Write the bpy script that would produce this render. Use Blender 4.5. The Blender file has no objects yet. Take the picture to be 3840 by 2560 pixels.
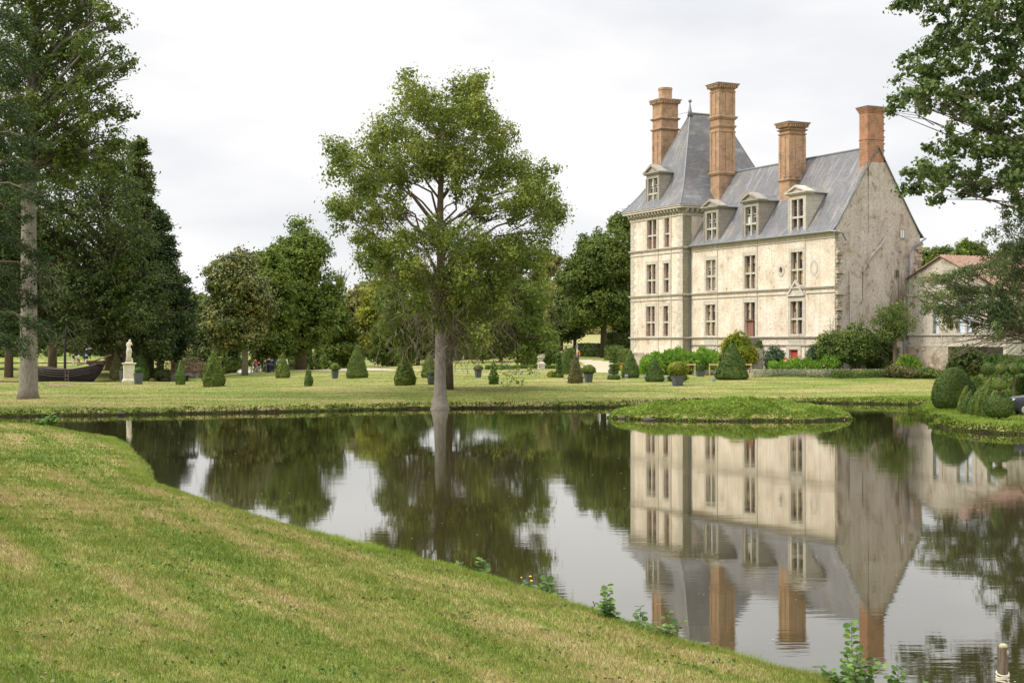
import bpy, math, random
import numpy as np
from math import pi, sin, cos, radians
from mathutils import Vector
rng = np.random.default_rng(7); random.seed(7)
sc = bpy.context.scene
C = sc.collection
# ------------------------------------------------------------------ camera
F = 5333.3; HZ = 1285.0; CH = 4.1          # focal length and horizon in photo pixels, eye height over the water
cam = bpy.data.cameras.new('camera'); co = bpy.data.objects.new('camera', cam); C.objects.link(co)
co.location = (0, 0, CH); co.rotation_euler = (radians(90), 0, 0)
cam.lens = 50; cam.sensor_width = 36; cam.shift_y = (HZ-1280)/3840; cam.clip_start = .1; cam.clip_end = 3000
sc.camera = co
# ------------------------------------------------------------------ light
SUN_EL, SUN_AZ = 42, 258                   # compass degrees, north = +y
w = bpy.data.worlds.new('World'); sc.world = w; w.use_nodes = True
nt = w.node_tree; nt.nodes.clear(); N = nt.nodes.new; L = nt.links.new
out = N('ShaderNodeOutputWorld'); bg1 = N('ShaderNodeBackground'); bg2 = N('ShaderNodeBackground'); mx = N('ShaderNodeMixShader')
sky = N('ShaderNodeTexSky'); sky.sky_type = 'NISHITA'; sky.sun_disc = False
sky.sun_elevation = radians(SUN_EL); sky.sun_rotation = radians(SUN_AZ)
L(sky.outputs[0], bg1.inputs[0]); bg1.inputs[1].default_value = .12
tc = N('ShaderNodeTexCoord'); sp = N('ShaderNodeSeparateXYZ'); L(tc.outputs['Generated'], sp.inputs[0])
mp = N('ShaderNodeMapping'); mp.inputs['Scale'].default_value = (1, 1, 3.4); L(tc.outputs['Generated'], mp.inputs[0])
nz = N('ShaderNodeTexNoise'); nz.inputs['Scale'].default_value = 3.1; nz.inputs['Detail'].default_value = 6; nz.inputs['Roughness'].default_value = .5
L(mp.outputs[0], nz.inputs['Vector'])
cr = N('ShaderNodeValToRGB'); L(nz.outputs[0], cr.inputs[0])
e = cr.color_ramp.elements; e[0].position = .36; e[0].color = (.855, .86, .885, 1); e[1].position = .54; e[1].color = (.985, .98, .985, 1)
mr = N('ShaderNodeMapRange'); L(sp.outputs[2], mr.inputs[0])
mr.inputs[1].default_value = .22; mr.inputs[2].default_value = .9; mr.inputs[3].default_value = .975; mr.inputs[4].default_value = 3.0
L(cr.outputs[0], bg2.inputs[0]); L(mr.outputs[0], bg2.inputs[1])
mf = N('ShaderNodeMapRange'); L(nz.outputs[0], mf.inputs[0])
mf.inputs[1].default_value = .25; mf.inputs[2].default_value = .5; mf.inputs[3].default_value = .86; mf.inputs[4].default_value = 1.0
L(mf.outputs[0], mx.inputs[0]); L(bg1.outputs[0], mx.inputs[1]); L(bg2.outputs[0], mx.inputs[2]); L(mx.outputs[0], out.inputs[0])
sl = bpy.data.lights.new('sun', 'SUN'); so = bpy.data.objects.new('sun', sl); C.objects.link(so)
sl.energy = 3.1; sl.angle = radians(9); sl.color = (1, .945, .86)
az = radians(SUN_AZ); el = radians(SUN_EL)
sd = Vector((sin(az)*cos(el), cos(az)*cos(el), sin(el)))
so.rotation_euler = sd.to_track_quat('Z', 'Y').to_euler(); so.location = (-40, -20, 60)
sc.view_settings.view_transform = 'Standard'; sc.view_settings.look = 'None'
sc.view_settings.exposure = 0.1; sc.view_settings.gamma = 1
sc.cycles.max_bounces = 6; sc.cycles.diffuse_bounces = 3; sc.cycles.glossy_bounces = 3; sc.cycles.transparent_max_bounces = 8
sc.cycles.use_denoising = True

# ------------------------------------------------------------------ materials
M = {}
class NB:
    def __init__(s, name, rough=.8):
        s.m = bpy.data.materials.new(name); s.m.use_nodes = True; s.t = s.m.node_tree
        s.p = s.t.nodes['Principled BSDF']; s.p.inputs['Roughness'].default_value = rough
        s.p.inputs['Specular IOR Level'].default_value = .3
        s.out = s.t.nodes['Material Output']; M[name] = s.m
    def n(s, k, **kw):
        x = s.t.nodes.new('ShaderNode'+k)
        for a, b in kw.items(): setattr(x, a, b)
        return x
    def l(s, a, b): s.t.links.new(a, b)
    def obj(s, scale=(1, 1, 1), rot=(0, 0, 0)):
        t = s.n('TexCoord'); m = s.n('Mapping'); m.inputs['Scale'].default_value = scale; m.inputs['Rotation'].default_value = rot
        s.l(t.outputs['Object'], m.inputs[0]); return m.outputs[0]
    def wallvec(s, sx=1, sz=1):            # (x+y, z) so courses run level on both wall directions
        t = s.n('TexCoord'); q = s.n('SeparateXYZ'); s.l(t.outputs['Object'], q.inputs[0])
        a = s.n('Math', operation='ADD'); s.l(q.outputs[0], a.inputs[0]); s.l(q.outputs[1], a.inputs[1])
        c = s.n('CombineXYZ'); s.l(a.outputs[0], c.inputs[0]); s.l(q.outputs[2], c.inputs[1])
        m = s.n('Mapping'); m.inputs['Scale'].default_value = (sx, sz, 1); s.l(c.outputs[0], m.inputs[0]); return m.outputs[0]
    def noise(s, vec, scale, detail=4, rough=.55):
        x = s.n('TexNoise'); x.inputs['Scale'].default_value = scale; x.inputs['Detail'].default_value = detail; x.inputs['Roughness'].default_value = rough
        s.l(vec, x.inputs['Vector']); return x.outputs[0]
    def ramp(s, fac, stops):
        r = s.n('ValToRGB'); s.l(fac, r.inputs[0]); e = r.color_ramp.elements
        while len(e) < len(stops): e.new(.5)
        for k, (p, c) in enumerate(stops):
            e[k].position = p; e[k].color = (*c, 1) if len(c) == 3 else c
        return r.outputs[0]
    def mix(s, fac, a, b, mode='MIX'):
        x = s.n('MixRGB', blend_type=mode)
        for k, v in enumerate((fac, a, b)):
            if hasattr(v, 'node'): s.l(v, x.inputs[k])
            elif isinstance(v, (int, float)): x.inputs[k].default_value = v
            else: x.inputs[k].default_value = (*v, 1)
        return x.outputs[0]
    def math(s, op, a, b=None):
        x = s.n('Math', operation=op)
        for k, v in enumerate((a, b)):
            if v is None: continue
            if hasattr(v, 'node'): s.l(v, x.inputs[k])
            else: x.inputs[k].default_value = v
        return x.outputs[0]
    def color(s, c): s.l(c, s.p.inputs['Base Color']) if hasattr(c, 'node') else setattr(s.p.inputs['Base Color'], 'default_value', (*c, 1))
    def bump(s, h, strength=.3, dist=.05):
        b = s.n('Bump'); b.inputs['Strength'].default_value = strength; b.inputs['Distance'].default_value = dist
        s.l(h, b.inputs['Height']); s.l(b.outputs[0], s.p.inputs['Normal'])
BW = lambda p, q: [(p, (0, 0, 0)), (q, (1, 1, 1))]
def plain(name, c, rough=.7, metal=0, var=.25, scale=6):
    b = NB(name, rough); b.p.inputs['Metallic'].default_value = metal
    n = b.noise(b.obj(), scale, 5)
    b.color(b.mix(n, tuple(x*(1-var) for x in c), tuple(min(1, x*(1+var)) for x in c))); return b
def lawn_color(b, near):
    v = b.obj()
    a = b.noise(v, .22 if near else .12, 5, .6)
    so_ = b.obj((1.15, 11, 1) if near else (28, 2.6, 1), (0, 0, radians(25.5) if near else radians(3))); so_.node.vector_type = 'TEXTURE'; st = b.noise(so_, 1.3, 5, .62)
    f = b.noise(v, 3.2 if near else 1.6, 6, .7)
    m = b.math('ADD', b.math('MULTIPLY', a, .27), b.math('ADD', b.math('MULTIPLY', st, .5), b.math('MULTIPLY', f, .30)))
    return b.ramp(m, [(.40, (.078, .125, .013)), (.485, (.122, .165, .020)), (.54, (.178, .192, .038)), (.60, (.275, .232, .09)), (.70, (.21, .155, .07))]), f
b = NB('ground', .95)
v = b.obj(); cn, f1 = lawn_color(b, True); cf, f2 = lawn_color(b, False)
q = b.n('SeparateXYZ'); b.l(v, q.inputs[0])
isfar = b.math('GREATER_THAN', q.outputs[1], 78)
c = b.mix(isfar, cn, cf)
under = b.math('LESS_THAN', q.outputs[2], b.math('ADD', b.math('MULTIPLY', b.noise(v, 1.3, 4), .22), .02))     # wet earth at the foot of the banks and on the pond bed
b.color(b.mix(under, c, (.028, .022, .012)))
b.bump(b.noise(v, 9, 6, .7), .6, .06)
for nm, near in (('grass_near', True), ('grass_far', False)):
    b = NB(nm, .8); cn, _ = lawn_color(b, near)
    g = b.n('NewGeometry'); r = b.ramp(g.outputs['Random Per Island'], [(0, (.55, .6, .5)), (.5, (1, 1, 1)), (1, (1.4, 1.3, 1.25))])
    c = b.mix(1.0, cn, r, 'MULTIPLY'); b.color(c)
    tr = b.n('BsdfTranslucent'); b.l(c, tr.inputs[0]); ms = b.n('MixShader'); ms.inputs[0].default_value = .3
    b.l(b.p.outputs[0], ms.inputs[1]); b.l(tr.outputs[0], ms.inputs[2]); b.l(ms.outputs[0], b.out.inputs[0])
def leafmat(name, dark, mid, light, trans=.3, rough=.6, patch=.5, spec=.12):
    b = NB(name, rough); b.p.inputs['Specular IOR Level'].default_value = spec
    g = b.n('NewGeometry'); n = b.noise(b.obj(), patch, 3)
    m = b.math('ADD', b.math('MULTIPLY', g.outputs['Random Per Island'], .5), b.math('MULTIPLY', b.ramp(n, BW(.33, .67)), .52))
    c = b.ramp(m, [(.2, dark), (.5, mid), (.85, light)]); b.color(c)
    tr = b.n('BsdfTranslucent'); b.l(c, tr.inputs[0]); ms = b.n('MixShader'); ms.inputs[0].default_value = trans
    b.l(b.p.outputs[0], ms.inputs[1]); b.l(tr.outputs[0], ms.inputs[2]); b.l(ms.outputs[0], b.out.inputs[0]); return b
leafmat('leaf_ash', (.085, .125, .022), (.155, .20, .034), (.30, .32, .06), .4)
leafmat('leaf_oak', (0.054, 0.082, 0.019), (0.092, 0.128, 0.025), (0.162, 0.195, 0.034), .3)
leafmat('leaf_darkoak', (0.036, 0.059, 0.016), (0.066, 0.091, 0.024), (0.124, 0.147, 0.040), .25)
leafmat('leaf_linden', (0.073, 0.111, 0.021), (0.117, 0.163, 0.028), (0.190, 0.235, 0.040), .35)
leafmat('leaf_magnolia', (0.064, 0.092, 0.024), (0.113, 0.135, 0.032), (0.257, 0.230, 0.061), .15, .35, spec=.25)
leafmat('leaf_yellow', (.13, .16, .022), (.21, .235, .03), (.32, .32, .05), .4)
leafmat('leaf_pale', (0.129, 0.144, 0.047), (0.206, 0.213, 0.067), (0.335, 0.310, 0.114), .35)
leafmat('leaf_poplar', (0.051, 0.085, 0.021), (0.087, 0.131, 0.031), (0.176, 0.221, 0.059), .3, .4, spec=.25)
leafmat('leaf_euc', (0.073, 0.111, 0.041), (0.116, 0.156, 0.056), (0.204, 0.221, 0.082), .3)
leafmat('leaf_fir', (.026, .046, .016), (.042, .070, .022), (.075, .11, .034), .15)
leafmat('leaf_cedar', (.055, .085, .022), (.10, .13, .03), (.18, .20, .045), .3)
leafmat('leaf_yew', (0.039, 0.064, 0.014), (0.063, 0.101, 0.020), (0.098, 0.144, 0.030), .12)
leafmat('leaf_yewlight', (.060, .092, .018), (.10, .135, .026), (.16, .185, .04), .2)
leafmat('leaf_boxgreen', (.035, .075, .014), (.06, .115, .02), (.11, .17, .032), .2)
leafmat('leaf_brown', (.085, .080, .03), (.13, .12, .045), (.19, .17, .07), .2)
leafmat('leaf_canna', (0.067, 0.150, 0.013), (0.123, 0.240, 0.025), (0.235, 0.360, 0.045), .4)
leafmat('leaf_bush', (0.053, 0.088, 0.019), (0.094, 0.135, 0.029), (0.181, 0.216, 0.049), .25)
leafmat('leaf_holly', (.028, .056, .020), (.050, .088, .030), (.10, .14, .055), .15, .35, spec=.25)
leafmat('leaf_wisteria', (0.101, 0.150, 0.013), (0.190, 0.230, 0.018), (0.358, 0.330, 0.036), .4)
leafmat('leaf_silver', (0.179, 0.200, 0.117), (0.269, 0.280, 0.171), (0.403, 0.400, 0.270), .2)
leafmat('leaf_bank', (0.031, 0.046, 0.007), (0.059, 0.084, 0.011), (0.104, 0.136, 0.020), .35)
leafmat('leaf_island', (.11, .17, .022), (.17, .25, .034), (.26, .34, .06), .35)
leafmat('leaf_alder', (.05, .11, .014), (.09, .175, .022), (.17, .27, .045), .35, .4, 6, .3)
leafmat('petal_red', (.5, .05, .02), (.7, .08, .03), (.8, .2, .06), .3)
leafmat('petal_pink', (.7, .25, .15), (.8, .35, .2), (.85, .5, .35), .3)
def bark(name, a, bcol, sc_=(6, 6, 1.2)):
    b = NB(name, .95); n = b.noise(b.obj(sc_), 2.2, 7, .65)
    n2 = b.noise(b.obj(), .7, 3)
    b.color(b.mix(b.math('MULTIPLY', n2, .7), b.ramp(n, [(.3, a), (.7, bcol)]), tuple(x*.8 for x in bcol))); b.bump(n, .9, .08)
bark('bark_grey', (.065, .055, .04), (.27, .24, .19)); bark('bark_dark', (.035, .028, .02), (.10, .08, .055))
bark('bark_brown', (.07, .05, .03), (.17, .13, .085)); bark('twig', (.10, .08, .05), (.22, .18, .12))
# walls
def wall_material(name, plaster, plaster2, stone1, stone2, amount, streak=.25):
    b = NB(name, .92); v = b.obj()
    wv = b.wallvec()
    vo = b.n('TexVoronoi'); vo.inputs['Scale'].default_value = 2.6; b.l(b.mix(.25, wv, b.noise(wv, 2.0)), vo.inputs['Vector'])
    vd = b.n('TexVoronoi'); vd.feature = 'DISTANCE_TO_EDGE'; vd.inputs['Scale'].default_value = 2.6; b.l(b.mix(.25, wv, b.noise(wv, 2.0)), vd.inputs['Vector'])
    bw = b.n('RGBToBW'); b.l(vo.outputs['Color'], bw.inputs[0])
    st = b.ramp(bw.outputs[0], [(.2, stone1), (.5, stone2), (.8, tuple(x*.8 for x in stone1))])
    st = b.mix(b.ramp(vd.outputs[0], [(.0, (1, 1, 1)), (.07, (0, 0, 0))]), st, tuple(x*.8 for x in plaster2))
    big = b.noise(v, .45, 6, .62); fine = b.noise(v, 5, 5, .7); sp_ = b.noise(v, 1.7, 4, .6)
    pl = b.mix(b.ramp(big, BW(.38, .62)), plaster, plaster2)
    pl = b.mix(b.ramp(fine, BW(.46, .66)), pl, tuple(x*.80 for x in plaster2)); pl = b.mix(b.math('MULTIPLY', b.ramp(b.noise(v, 1.1, 6, .72), BW(.50, .60)), .55), pl, plaster2)
    mask = b.ramp(b.math('ADD', b.math('MULTIPLY', sp_, .6), b.math('MULTIPLY', big, .4)), BW(amount, amount+.035))
    c = b.mix(mask, pl, st)
    dots = b.n('TexVoronoi'); dots.inputs['Scale'].default_value = 2.2; b.l(wv, dots.inputs['Vector'])
    dm = b.ramp(dots.outputs['Distance'], [(.13, (.8, .8, .8)), (.20, (0, 0, 0))])
    c = b.mix(b.math('MULTIPLY', dm, b.ramp(fine, BW(.42, .52))), c, stone1)
    sv = b.noise(b.obj((1.6, 1.6, .10)), 1.6, 6, .65)
    c = b.mix(b.math('MULTIPLY', b.ramp(sv, BW(.50, .78)), streak), c, tuple(x*.42 for x in stone1))
    b.color(c); b.bump(b.math('ADD', fine, b.math('MULTIPLY', mask, .6)), .5, .05)
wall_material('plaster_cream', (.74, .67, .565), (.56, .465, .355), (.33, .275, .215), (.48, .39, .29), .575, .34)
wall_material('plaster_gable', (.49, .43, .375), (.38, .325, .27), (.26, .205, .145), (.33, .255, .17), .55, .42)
wall_material('rubble', (.50, .44, .35), (.42, .36, .28), (.26, .20, .14), (.48, .42, .33), .42)
wall_material('plaster_annex', (.55, .51, .43), (.43, .38, .31), (.28, .24, .18), (.35, .28, .21), .53, .5)
def ashlar(name, a, bb, lichen=(.28, .22, .06), amt=.64):
    b = NB(name, .9); wv = b.wallvec()
    br = b.n('TexBrick'); b.l(wv, br.inputs['Vector']); br.inputs['Scale'].default_value = 1
    br.inputs['Brick Width'].default_value = .75; br.inputs['Row Height'].default_value = .38; br.inputs['Mortar Size'].default_value = .012
    for k, cc in (('Color1', a), ('Color2', bb), ('Mortar', tuple(x*.62 for x in a))): br.inputs[k].default_value = (*cc, 1)
    n = b.noise(b.obj(), 3, 6, .7); n2 = b.noise(b.obj((1, 1, .3)), 1.1, 5)
    c = b.mix(b.ramp(n, BW(.45, .8)), br.outputs[0], tuple(x*.6 for x in a))
    b.color(b.mix(b.math('MULTIPLY', b.ramp(n2, BW(amt, amt+.12)), .7), c, lichen)); b.bump(n, .4, .03)
ashlar('stone', (.52, .47, .39), (.44, .395, .325)); ashlar('stone_grey', (.34, .305, .25), (.28, .25, .205))
ashlar('stone_return', (.29, .265, .195), (.24, .22, .16), (.22, .19, .07), .55); ashlar('stone_light', (.52, .48, .40), (.46, .42, .34), amt=.8)
def brick(name, a, bb, mort):
    b = NB(name, .9); wv = b.wallvec(); br = b.n('TexBrick'); b.l(wv, br.inputs['Vector'])
    br.inputs['Scale'].default_value = 1; br.inputs['Brick Width'].default_value = .34; br.inputs['Row Height'].default_value = .14; br.inputs['Mortar Size'].default_value = .016
    for k, cc in (('Color1', a), ('Color2', bb), ('Mortar', mort)): br.inputs[k].default_value = (*cc, 1)
    n = b.noise(b.obj(), 1.2, 6, .7)
    b.color(b.mix(b.math('MULTIPLY', b.ramp(n, BW(.46, .66)), .65), br.outputs[0], (.13, .095, .06))); b.bump(br.outputs['Fac'], .5, -.02)
brick('brick_buff', (.43, .23, .12), (.30, .17, .095), (.42, .34, .24)); brick('brick_red', (.42, .165, .08), (.28, .13, .07), (.33, .25, .18))
b = NB('slate', .62); wv = b.wallvec(); br = b.n('TexBrick'); b.l(wv, br.inputs['Vector']); br.inputs['Scale'].default_value = 1
br.inputs['Brick Width'].default_value = .3; br.inputs['Row Height'].default_value = .17; br.inputs['Mortar Size'].default_value = .012
for k, cc in (('Color1', (.155, .154, .158)), ('Color2', (.122, .122, .127)), ('Mortar', (.08, .08, .085))): br.inputs[k].default_value = (*cc, 1)
n1 = b.noise(b.obj((1.8, .4, .16)), 1.5, 6, .6); n2 = b.noise(b.obj(), .35, 6, .7); n3 = b.noise(b.obj(), 7, 4, .7)
c = b.mix(b.math('MULTIPLY', b.ramp(n1, BW(.52, .70)), .6), br.outputs[0], (.31, .31, .315))
c = b.mix(b.math('MULTIPLY', b.ramp(n2, BW(.50, .66)), b.ramp(n3, BW(.45, .6))), c, (.27, .25, .20))
c = b.mix(b.math('MULTIPLY', b.ramp(b.noise(b.obj(), .6, 5, .7), BW(.58, .68)), .5), c, (.25, .17, .07)); b.color(c); b.bump(br.outputs['Fac'], .4, -.02)
b = NB('terracotta', .9); wv = b.wallvec(4, 3); n = b.noise(b.obj(), 4, 5, .8)
b.color(b.ramp(n, [(.3, (.11, .07, .05)), (.5, (.26, .15, .105)), (.7, (.34, .27, .21))])); b.bump(n, .8, .1)
b = NB('gravel', .95); n = b.noise(b.obj(), 5, 6, .8); b.color(b.ramp(n, [(.3, (.30, .25, .17)), (.7, (.46, .40, .29))]))
b = NB('meadow', .95); n = b.noise(b.obj((.08, .5, 1)), 1, 6, .7); b.color(b.ramp(n, [(.35, (.16, .17, .05)), (.6, (.30, .25, .10))])); b.bump(n, .5, .3)
plain('glass', (.03, .035, .04), .08, var=.3, scale=1.2).p.inputs['Specular IOR Level'].default_value = .6
plain('curtain', (.30, .22, .12), .9, scale=2); plain('wood_red', (.22, .105, .075), .7); plain('wood_pale', (.50, .34, .18), .8)
plain('door_red', (.42, .06, .045), .6, var=.12, scale=3); plain('shutter_blue', (.55, .60, .68), .7, var=.08)
plain('lead', (.20, .21, .22), .5, .3); plain('cap_stone', (.42, .40, .37), .9); plain('iron', (.03, .03, .03), .6)
plain('marble', (.55, .50, .38), .8, var=.3, scale=3); plain('planter_metal', (.115, .125, .14), .45, .5, .35, 3)
plain('boat_wood', (.018, .014, .012), .7, var=.5, scale=8); plain('boat_trim', (.13, .10, .075), .8, var=.4); plain('rust', (.05, .025, .016), .8)
plain('rail_rust', (.42, .28, .17), .8, var=.4); plain('rail_white', (.45, .38, .28), .8, var=.3); plain('white_metal', (.26, .27, .28), .45)
plain('skin', (.50, .30, .21), .6, var=.08); plain('hair_dark', (.03, .02, .015), .7)
for nm, cc in dict(cloth_red=(.62, .04, .03), cloth_black=(.015, .015, .018), cloth_grey=(.10, .10, .105), cloth_blue=(.022, .03, .06), cloth_denim=(.16, .21, .30),
                   cloth_white=(.65, .63, .58), cloth_tan=(.35, .22, .12), cloth_orange=(.70, .14, .03), cloth_lightblue=(.25, .34, .45), cloth_khaki=(.22, .18, .11)).items():
    plain(nm, cc, .9, var=.12)
plain('car_paint', (.045, .048, .058), .25, .5, .05); plain('car_black', (.012, .012, .013), .4); plain('car_glass', (.10, .13, .15), .05, var=.1)
plain('chrome', (.65, .65, .66), .2, .9, .05); plain('lamp_glass', (.75, .77, .8), .1, var=.05); plain('rubber', (.02, .02, .02), .9)
plain('sign_blue', (.05, .08, .20), .5, var=.05); plain('sign_white', (.7, .7, .68), .6, var=.04); plain('sign_dark', (.02, .02, .022), .6); plain('board_blue', (.16, .30, .36), .6)
bark('post_wood', (.055, .04, .025), (.24, .185, .13), (14, 14, 1.5)); plain('rope', (.50, .45, .34), .9); plain('moss', (.35, .33, .20), 1, var=.4, scale=30)
plain('rock', (.065, .052, .04), .95, var=.5, scale=2); plain('petal_yellow', (.80, .55, .02), .6, var=.1); plain('stick', (.03, .022, .015), .9); plain('speck', (.42, .40, .30), .8)
plain('yew_core', (.018, .034, .009), 1, var=.3, scale=5); plain('core_dark', (.014, .024, .008), 1, var=.3, scale=5)
# water
b = NB('water', .03); t = b.t; v = b.obj()
fr = b.n('Fresnel'); fr.inputs['IOR'].default_value = 1.33
gl = b.n('BsdfGlossy'); gl.inputs['Roughness'].default_value = .02; gl.inputs['Color'].default_value = (.95, .94, .91, 1)
df = b.n('BsdfDiffuse'); b.l(b.mix(b.noise(v, .05, 4), (.020, .018, .007), (.034, .030, .012)), df.inputs['Color'])
fac = b.math('MINIMUM', b.math('ADD', b.math('MULTIPLY', fr.outputs[0], .95), .17), 1)
w1 = b.noise(b.obj((1.1, 5.5, 1)), 1.0, 3, .5); w2 = b.noise(b.obj((.18, .7, 1), (0, 0, .1)), 1.0, 2, .5); wm = b.noise(b.obj((.05, .16, 1)), 1, 3, .5)
hh = b.math('ADD', b.math('MULTIPLY', b.math('MULTIPLY', w1, b.ramp(wm, [(.40, (.25, .25, .25)), (.62, (1, 1, 1))])), .022), b.math('MULTIPLY', w2, .03))
bp = b.n('Bump'); bp.inputs['Strength'].default_value = .055; bp.inputs['Distance'].default_value = 1.0; b.l(hh, bp.inputs['Height'])
b.l(bp.outputs[0], gl.inputs['Normal']); ms = b.n('MixShader'); b.l(fac, ms.inputs[0]); b.l(df.outputs[0], ms.inputs[1]); b.l(gl.outputs[0], ms.inputs[2]); b.l(ms.outputs[0], b.out.inputs[0])

# ------------------------------------------------------------------ helpers
def tag(o, label=None, cat=None, group=None, kind=None):
    if label: o['label'] = label
    if cat: o['category'] = cat
    if group: o['group'] = group
    if kind: o['kind'] = kind
    return o
def empty(name, loc=(0, 0, 0), rz=0, label=None, cat=None, group=None):
    o = bpy.data.objects.new(name, None); C.objects.link(o); o.location = loc; o.rotation_euler = (0, 0, rz); o.empty_display_size = .2
    return tag(o, label, cat, group)
def link(name, me, mat, parent=None, loc=None):
    o = bpy.data.objects.new(name, me); C.objects.link(o)
    if mat: me.materials.append(M[mat] if isinstance(mat, str) else mat)
    if parent: o.parent = parent
    if loc is not None: o.location = loc
    return o
def fast(name, V, Fc, smooth=False):          # numpy arrays -> mesh, all faces the same size
    me = bpy.data.meshes.new(name); V = np.asarray(V, np.float32); Fc = np.asarray(Fc, np.int32); k = Fc.shape[1]
    me.vertices.add(len(V)); me.vertices.foreach_set('co', V.ravel())
    me.loops.add(Fc.size); me.loops.foreach_set('vertex_index', Fc.ravel())
    me.polygons.add(len(Fc)); me.polygons.foreach_set('loop_start', np.arange(0, Fc.size, k, dtype=np.int32))
    me.polygons.foreach_set('loop_total', np.full(len(Fc), k, np.int32))
    if smooth: me.polygons.foreach_set('use_smooth', np.ones(len(Fc), bool))
    me.update(calc_edges=True); return me
class MB:
    def __init__(s): s.v = []; s.f = []
    def add(s, vs, fs):
        k = len(s.v); s.v += [tuple(p) for p in vs]; s.f += [tuple(i+k for i in f) for f in fs]; return s
    def box(s, x0, x1, y0, y1, z0, z1):
        return s.add([(x0, y0, z0), (x1, y0, z0), (x1, y1, z0), (x0, y1, z0), (x0, y0, z1), (x1, y0, z1), (x1, y1, z1), (x0, y1, z1)],
                     [(0, 3, 2, 1), (4, 5, 6, 7), (0, 1, 5, 4), (1, 2, 6, 5), (2, 3, 7, 6), (3, 0, 4, 7)])
    def frustum(s, cx, cy, z0, z1, hx0, hy0, hx1, hy1):
        return s.add([(cx-hx0, cy-hy0, z0), (cx+hx0, cy-hy0, z0), (cx+hx0, cy+hy0, z0), (cx-hx0, cy+hy0, z0), (cx-hx1, cy-hy1, z1), (cx+hx1, cy-hy1, z1), (cx+hx1, cy+hy1, z1), (cx-hx1, cy+hy1, z1)],
                     [(0, 3, 2, 1), (4, 5, 6, 7), (0, 1, 5, 4), (1, 2, 6, 5), (2, 3, 7, 6), (3, 0, 4, 7)])
    def tube(s, pts, rad, n=6, cap=True):
        pts = [Vector(p) for p in pts]; rings = []
        if not hasattr(rad, '__len__'): rad = [rad]*len(pts)
        for i, p in enumerate(pts):
            d = (pts[min(i+1, len(pts)-1)]-pts[max(i-1, 0)]).normalized()
            a = d.cross(Vector((0, 0, 1)) if abs(d.z) < .9 else Vector((1, 0, 0))).normalized(); c = d.cross(a)
            rings.append([p+(a*cos(2*pi*j/n)+c*sin(2*pi*j/n))*rad[i] for j in range(n)])
        vs = [q for r in rings for q in r]; fs = [(i*n+j, i*n+(j+1) % n, (i+1)*n+(j+1) % n, (i+1)*n+j) for i in range(len(pts)-1) for j in range(n)]
        if cap: fs += [tuple(range(n))[::-1], tuple((len(pts)-1)*n+j for j in range(n))]
        return s.add(vs, fs)
    def lathe(s, prof, c=(0, 0, 0), n=24):
        vs = [(c[0]+r*cos(2*pi*j/n), c[1]+r*sin(2*pi*j/n), c[2]+z) for r, z in prof for j in range(n)]
        fs = [(i*n+j, i*n+(j+1) % n, (i+1)*n+(j+1) % n, (i+1)*n+j) for i in range(len(prof)-1) for j in range(n)]
        fs += [tuple(range(n))[::-1], tuple((len(prof)-1)*n+j for j in range(n))]
        return s.add(vs, fs)
    def ball(s, c, r, n=12, m=8):
        r = r if hasattr(r, '__len__') else (r, r, r)
        vs = []; fs = []
        for i in range(m+1):
            a = pi*i/m
            for j in range(n): vs.append((c[0]+r[0]*sin(a)*cos(2*pi*j/n), c[1]+r[1]*sin(a)*sin(2*pi*j/n), c[2]-r[2]*cos(a)))
        for i in range(m):
            for j in range(n): fs.append((i*n+j, i*n+(j+1) % n, (i+1)*n+(j+1) % n, (i+1)*n+j))
        return s.add(vs, fs)
    def prism(s, poly, d):                     # closed polygon (list of 3d points) moved by d
        k = len(poly); d = Vector(d); vs = [Vector(p) for p in poly]; vs += [p+d for p in vs]
        return s.add(vs, [tuple(range(k))[::-1], tuple(range(k, 2*k))]+[(i, (i+1) % k, (i+1) % k+k, i+k) for i in range(k)])
    def build(s, name, mat, parent=None, loc=None, smooth=False, bevel=0):
        me = bpy.data.meshes.new(name); me.from_pydata(s.v, [], s.f); me.validate()
        if smooth: me.polygons.foreach_set('use_smooth', [True]*len(me.polygons))
        o = link(name, me, mat, parent, loc)
        if bevel:
            m = o.modifiers.new('bevel', 'BEVEL'); m.width = bevel; m.segments = 2; m.limit_method = 'ANGLE'
        return o
def copy_tree(o, parent=None):
    c = o.copy(); C.objects.link(c); c.parent = parent
    for ch in list(o.children): copy_tree(ch, c)
    return c
# ------------------------------------------------------------------ terrain
P1 = np.array([(14.4, 1.3), (9.6, 8.9), (6.6, 13.3), (4.05, 16.2), (3.2, 17.35), (2.3, 18.8), (1.02, 21.35), (-.58, 24.4), (-2.4, 27.2), (-4.15, 30), (-6.8, 34.2), (-10.2, 40.2), (-12.1, 46.8),
    (-16.2, 58.5), (-21.6, 67), (-27, 72), (-40, 75.5), (-150, 77), (-150, 82), (-60, 80), (-28.4, 78.9), (-22.6, 80.5), (-14.5, 83.8), (-5.3, 88.2), (.9, 89.2), (6.4, 90.4), (11, 94), (16, 97), (22.8, 96),
    (26.1, 94), (27, 90.5), (24.4, 86.4), (22.6, 80), (22.3, 76.5), (20.9, 70), (20.9, 66.6), (21.8, 64.2), (23.5, 63.4), (30, 62), (38, 52), (38, 12), (28, 1)], float)
P2 = np.array([(-75, 134), (-48, 133.5), (-36, 134), (-29, 136), (-28, 142), (-33.6, 148), (-34.6, 170), (-26, 182), (-24, 215), (-38, 275), (-70, 286), (-150, 290), (-150, 185), (-60, 178), (-38, 172), (-37.2, 150), (-44, 148), (-75, 148)], float)
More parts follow.
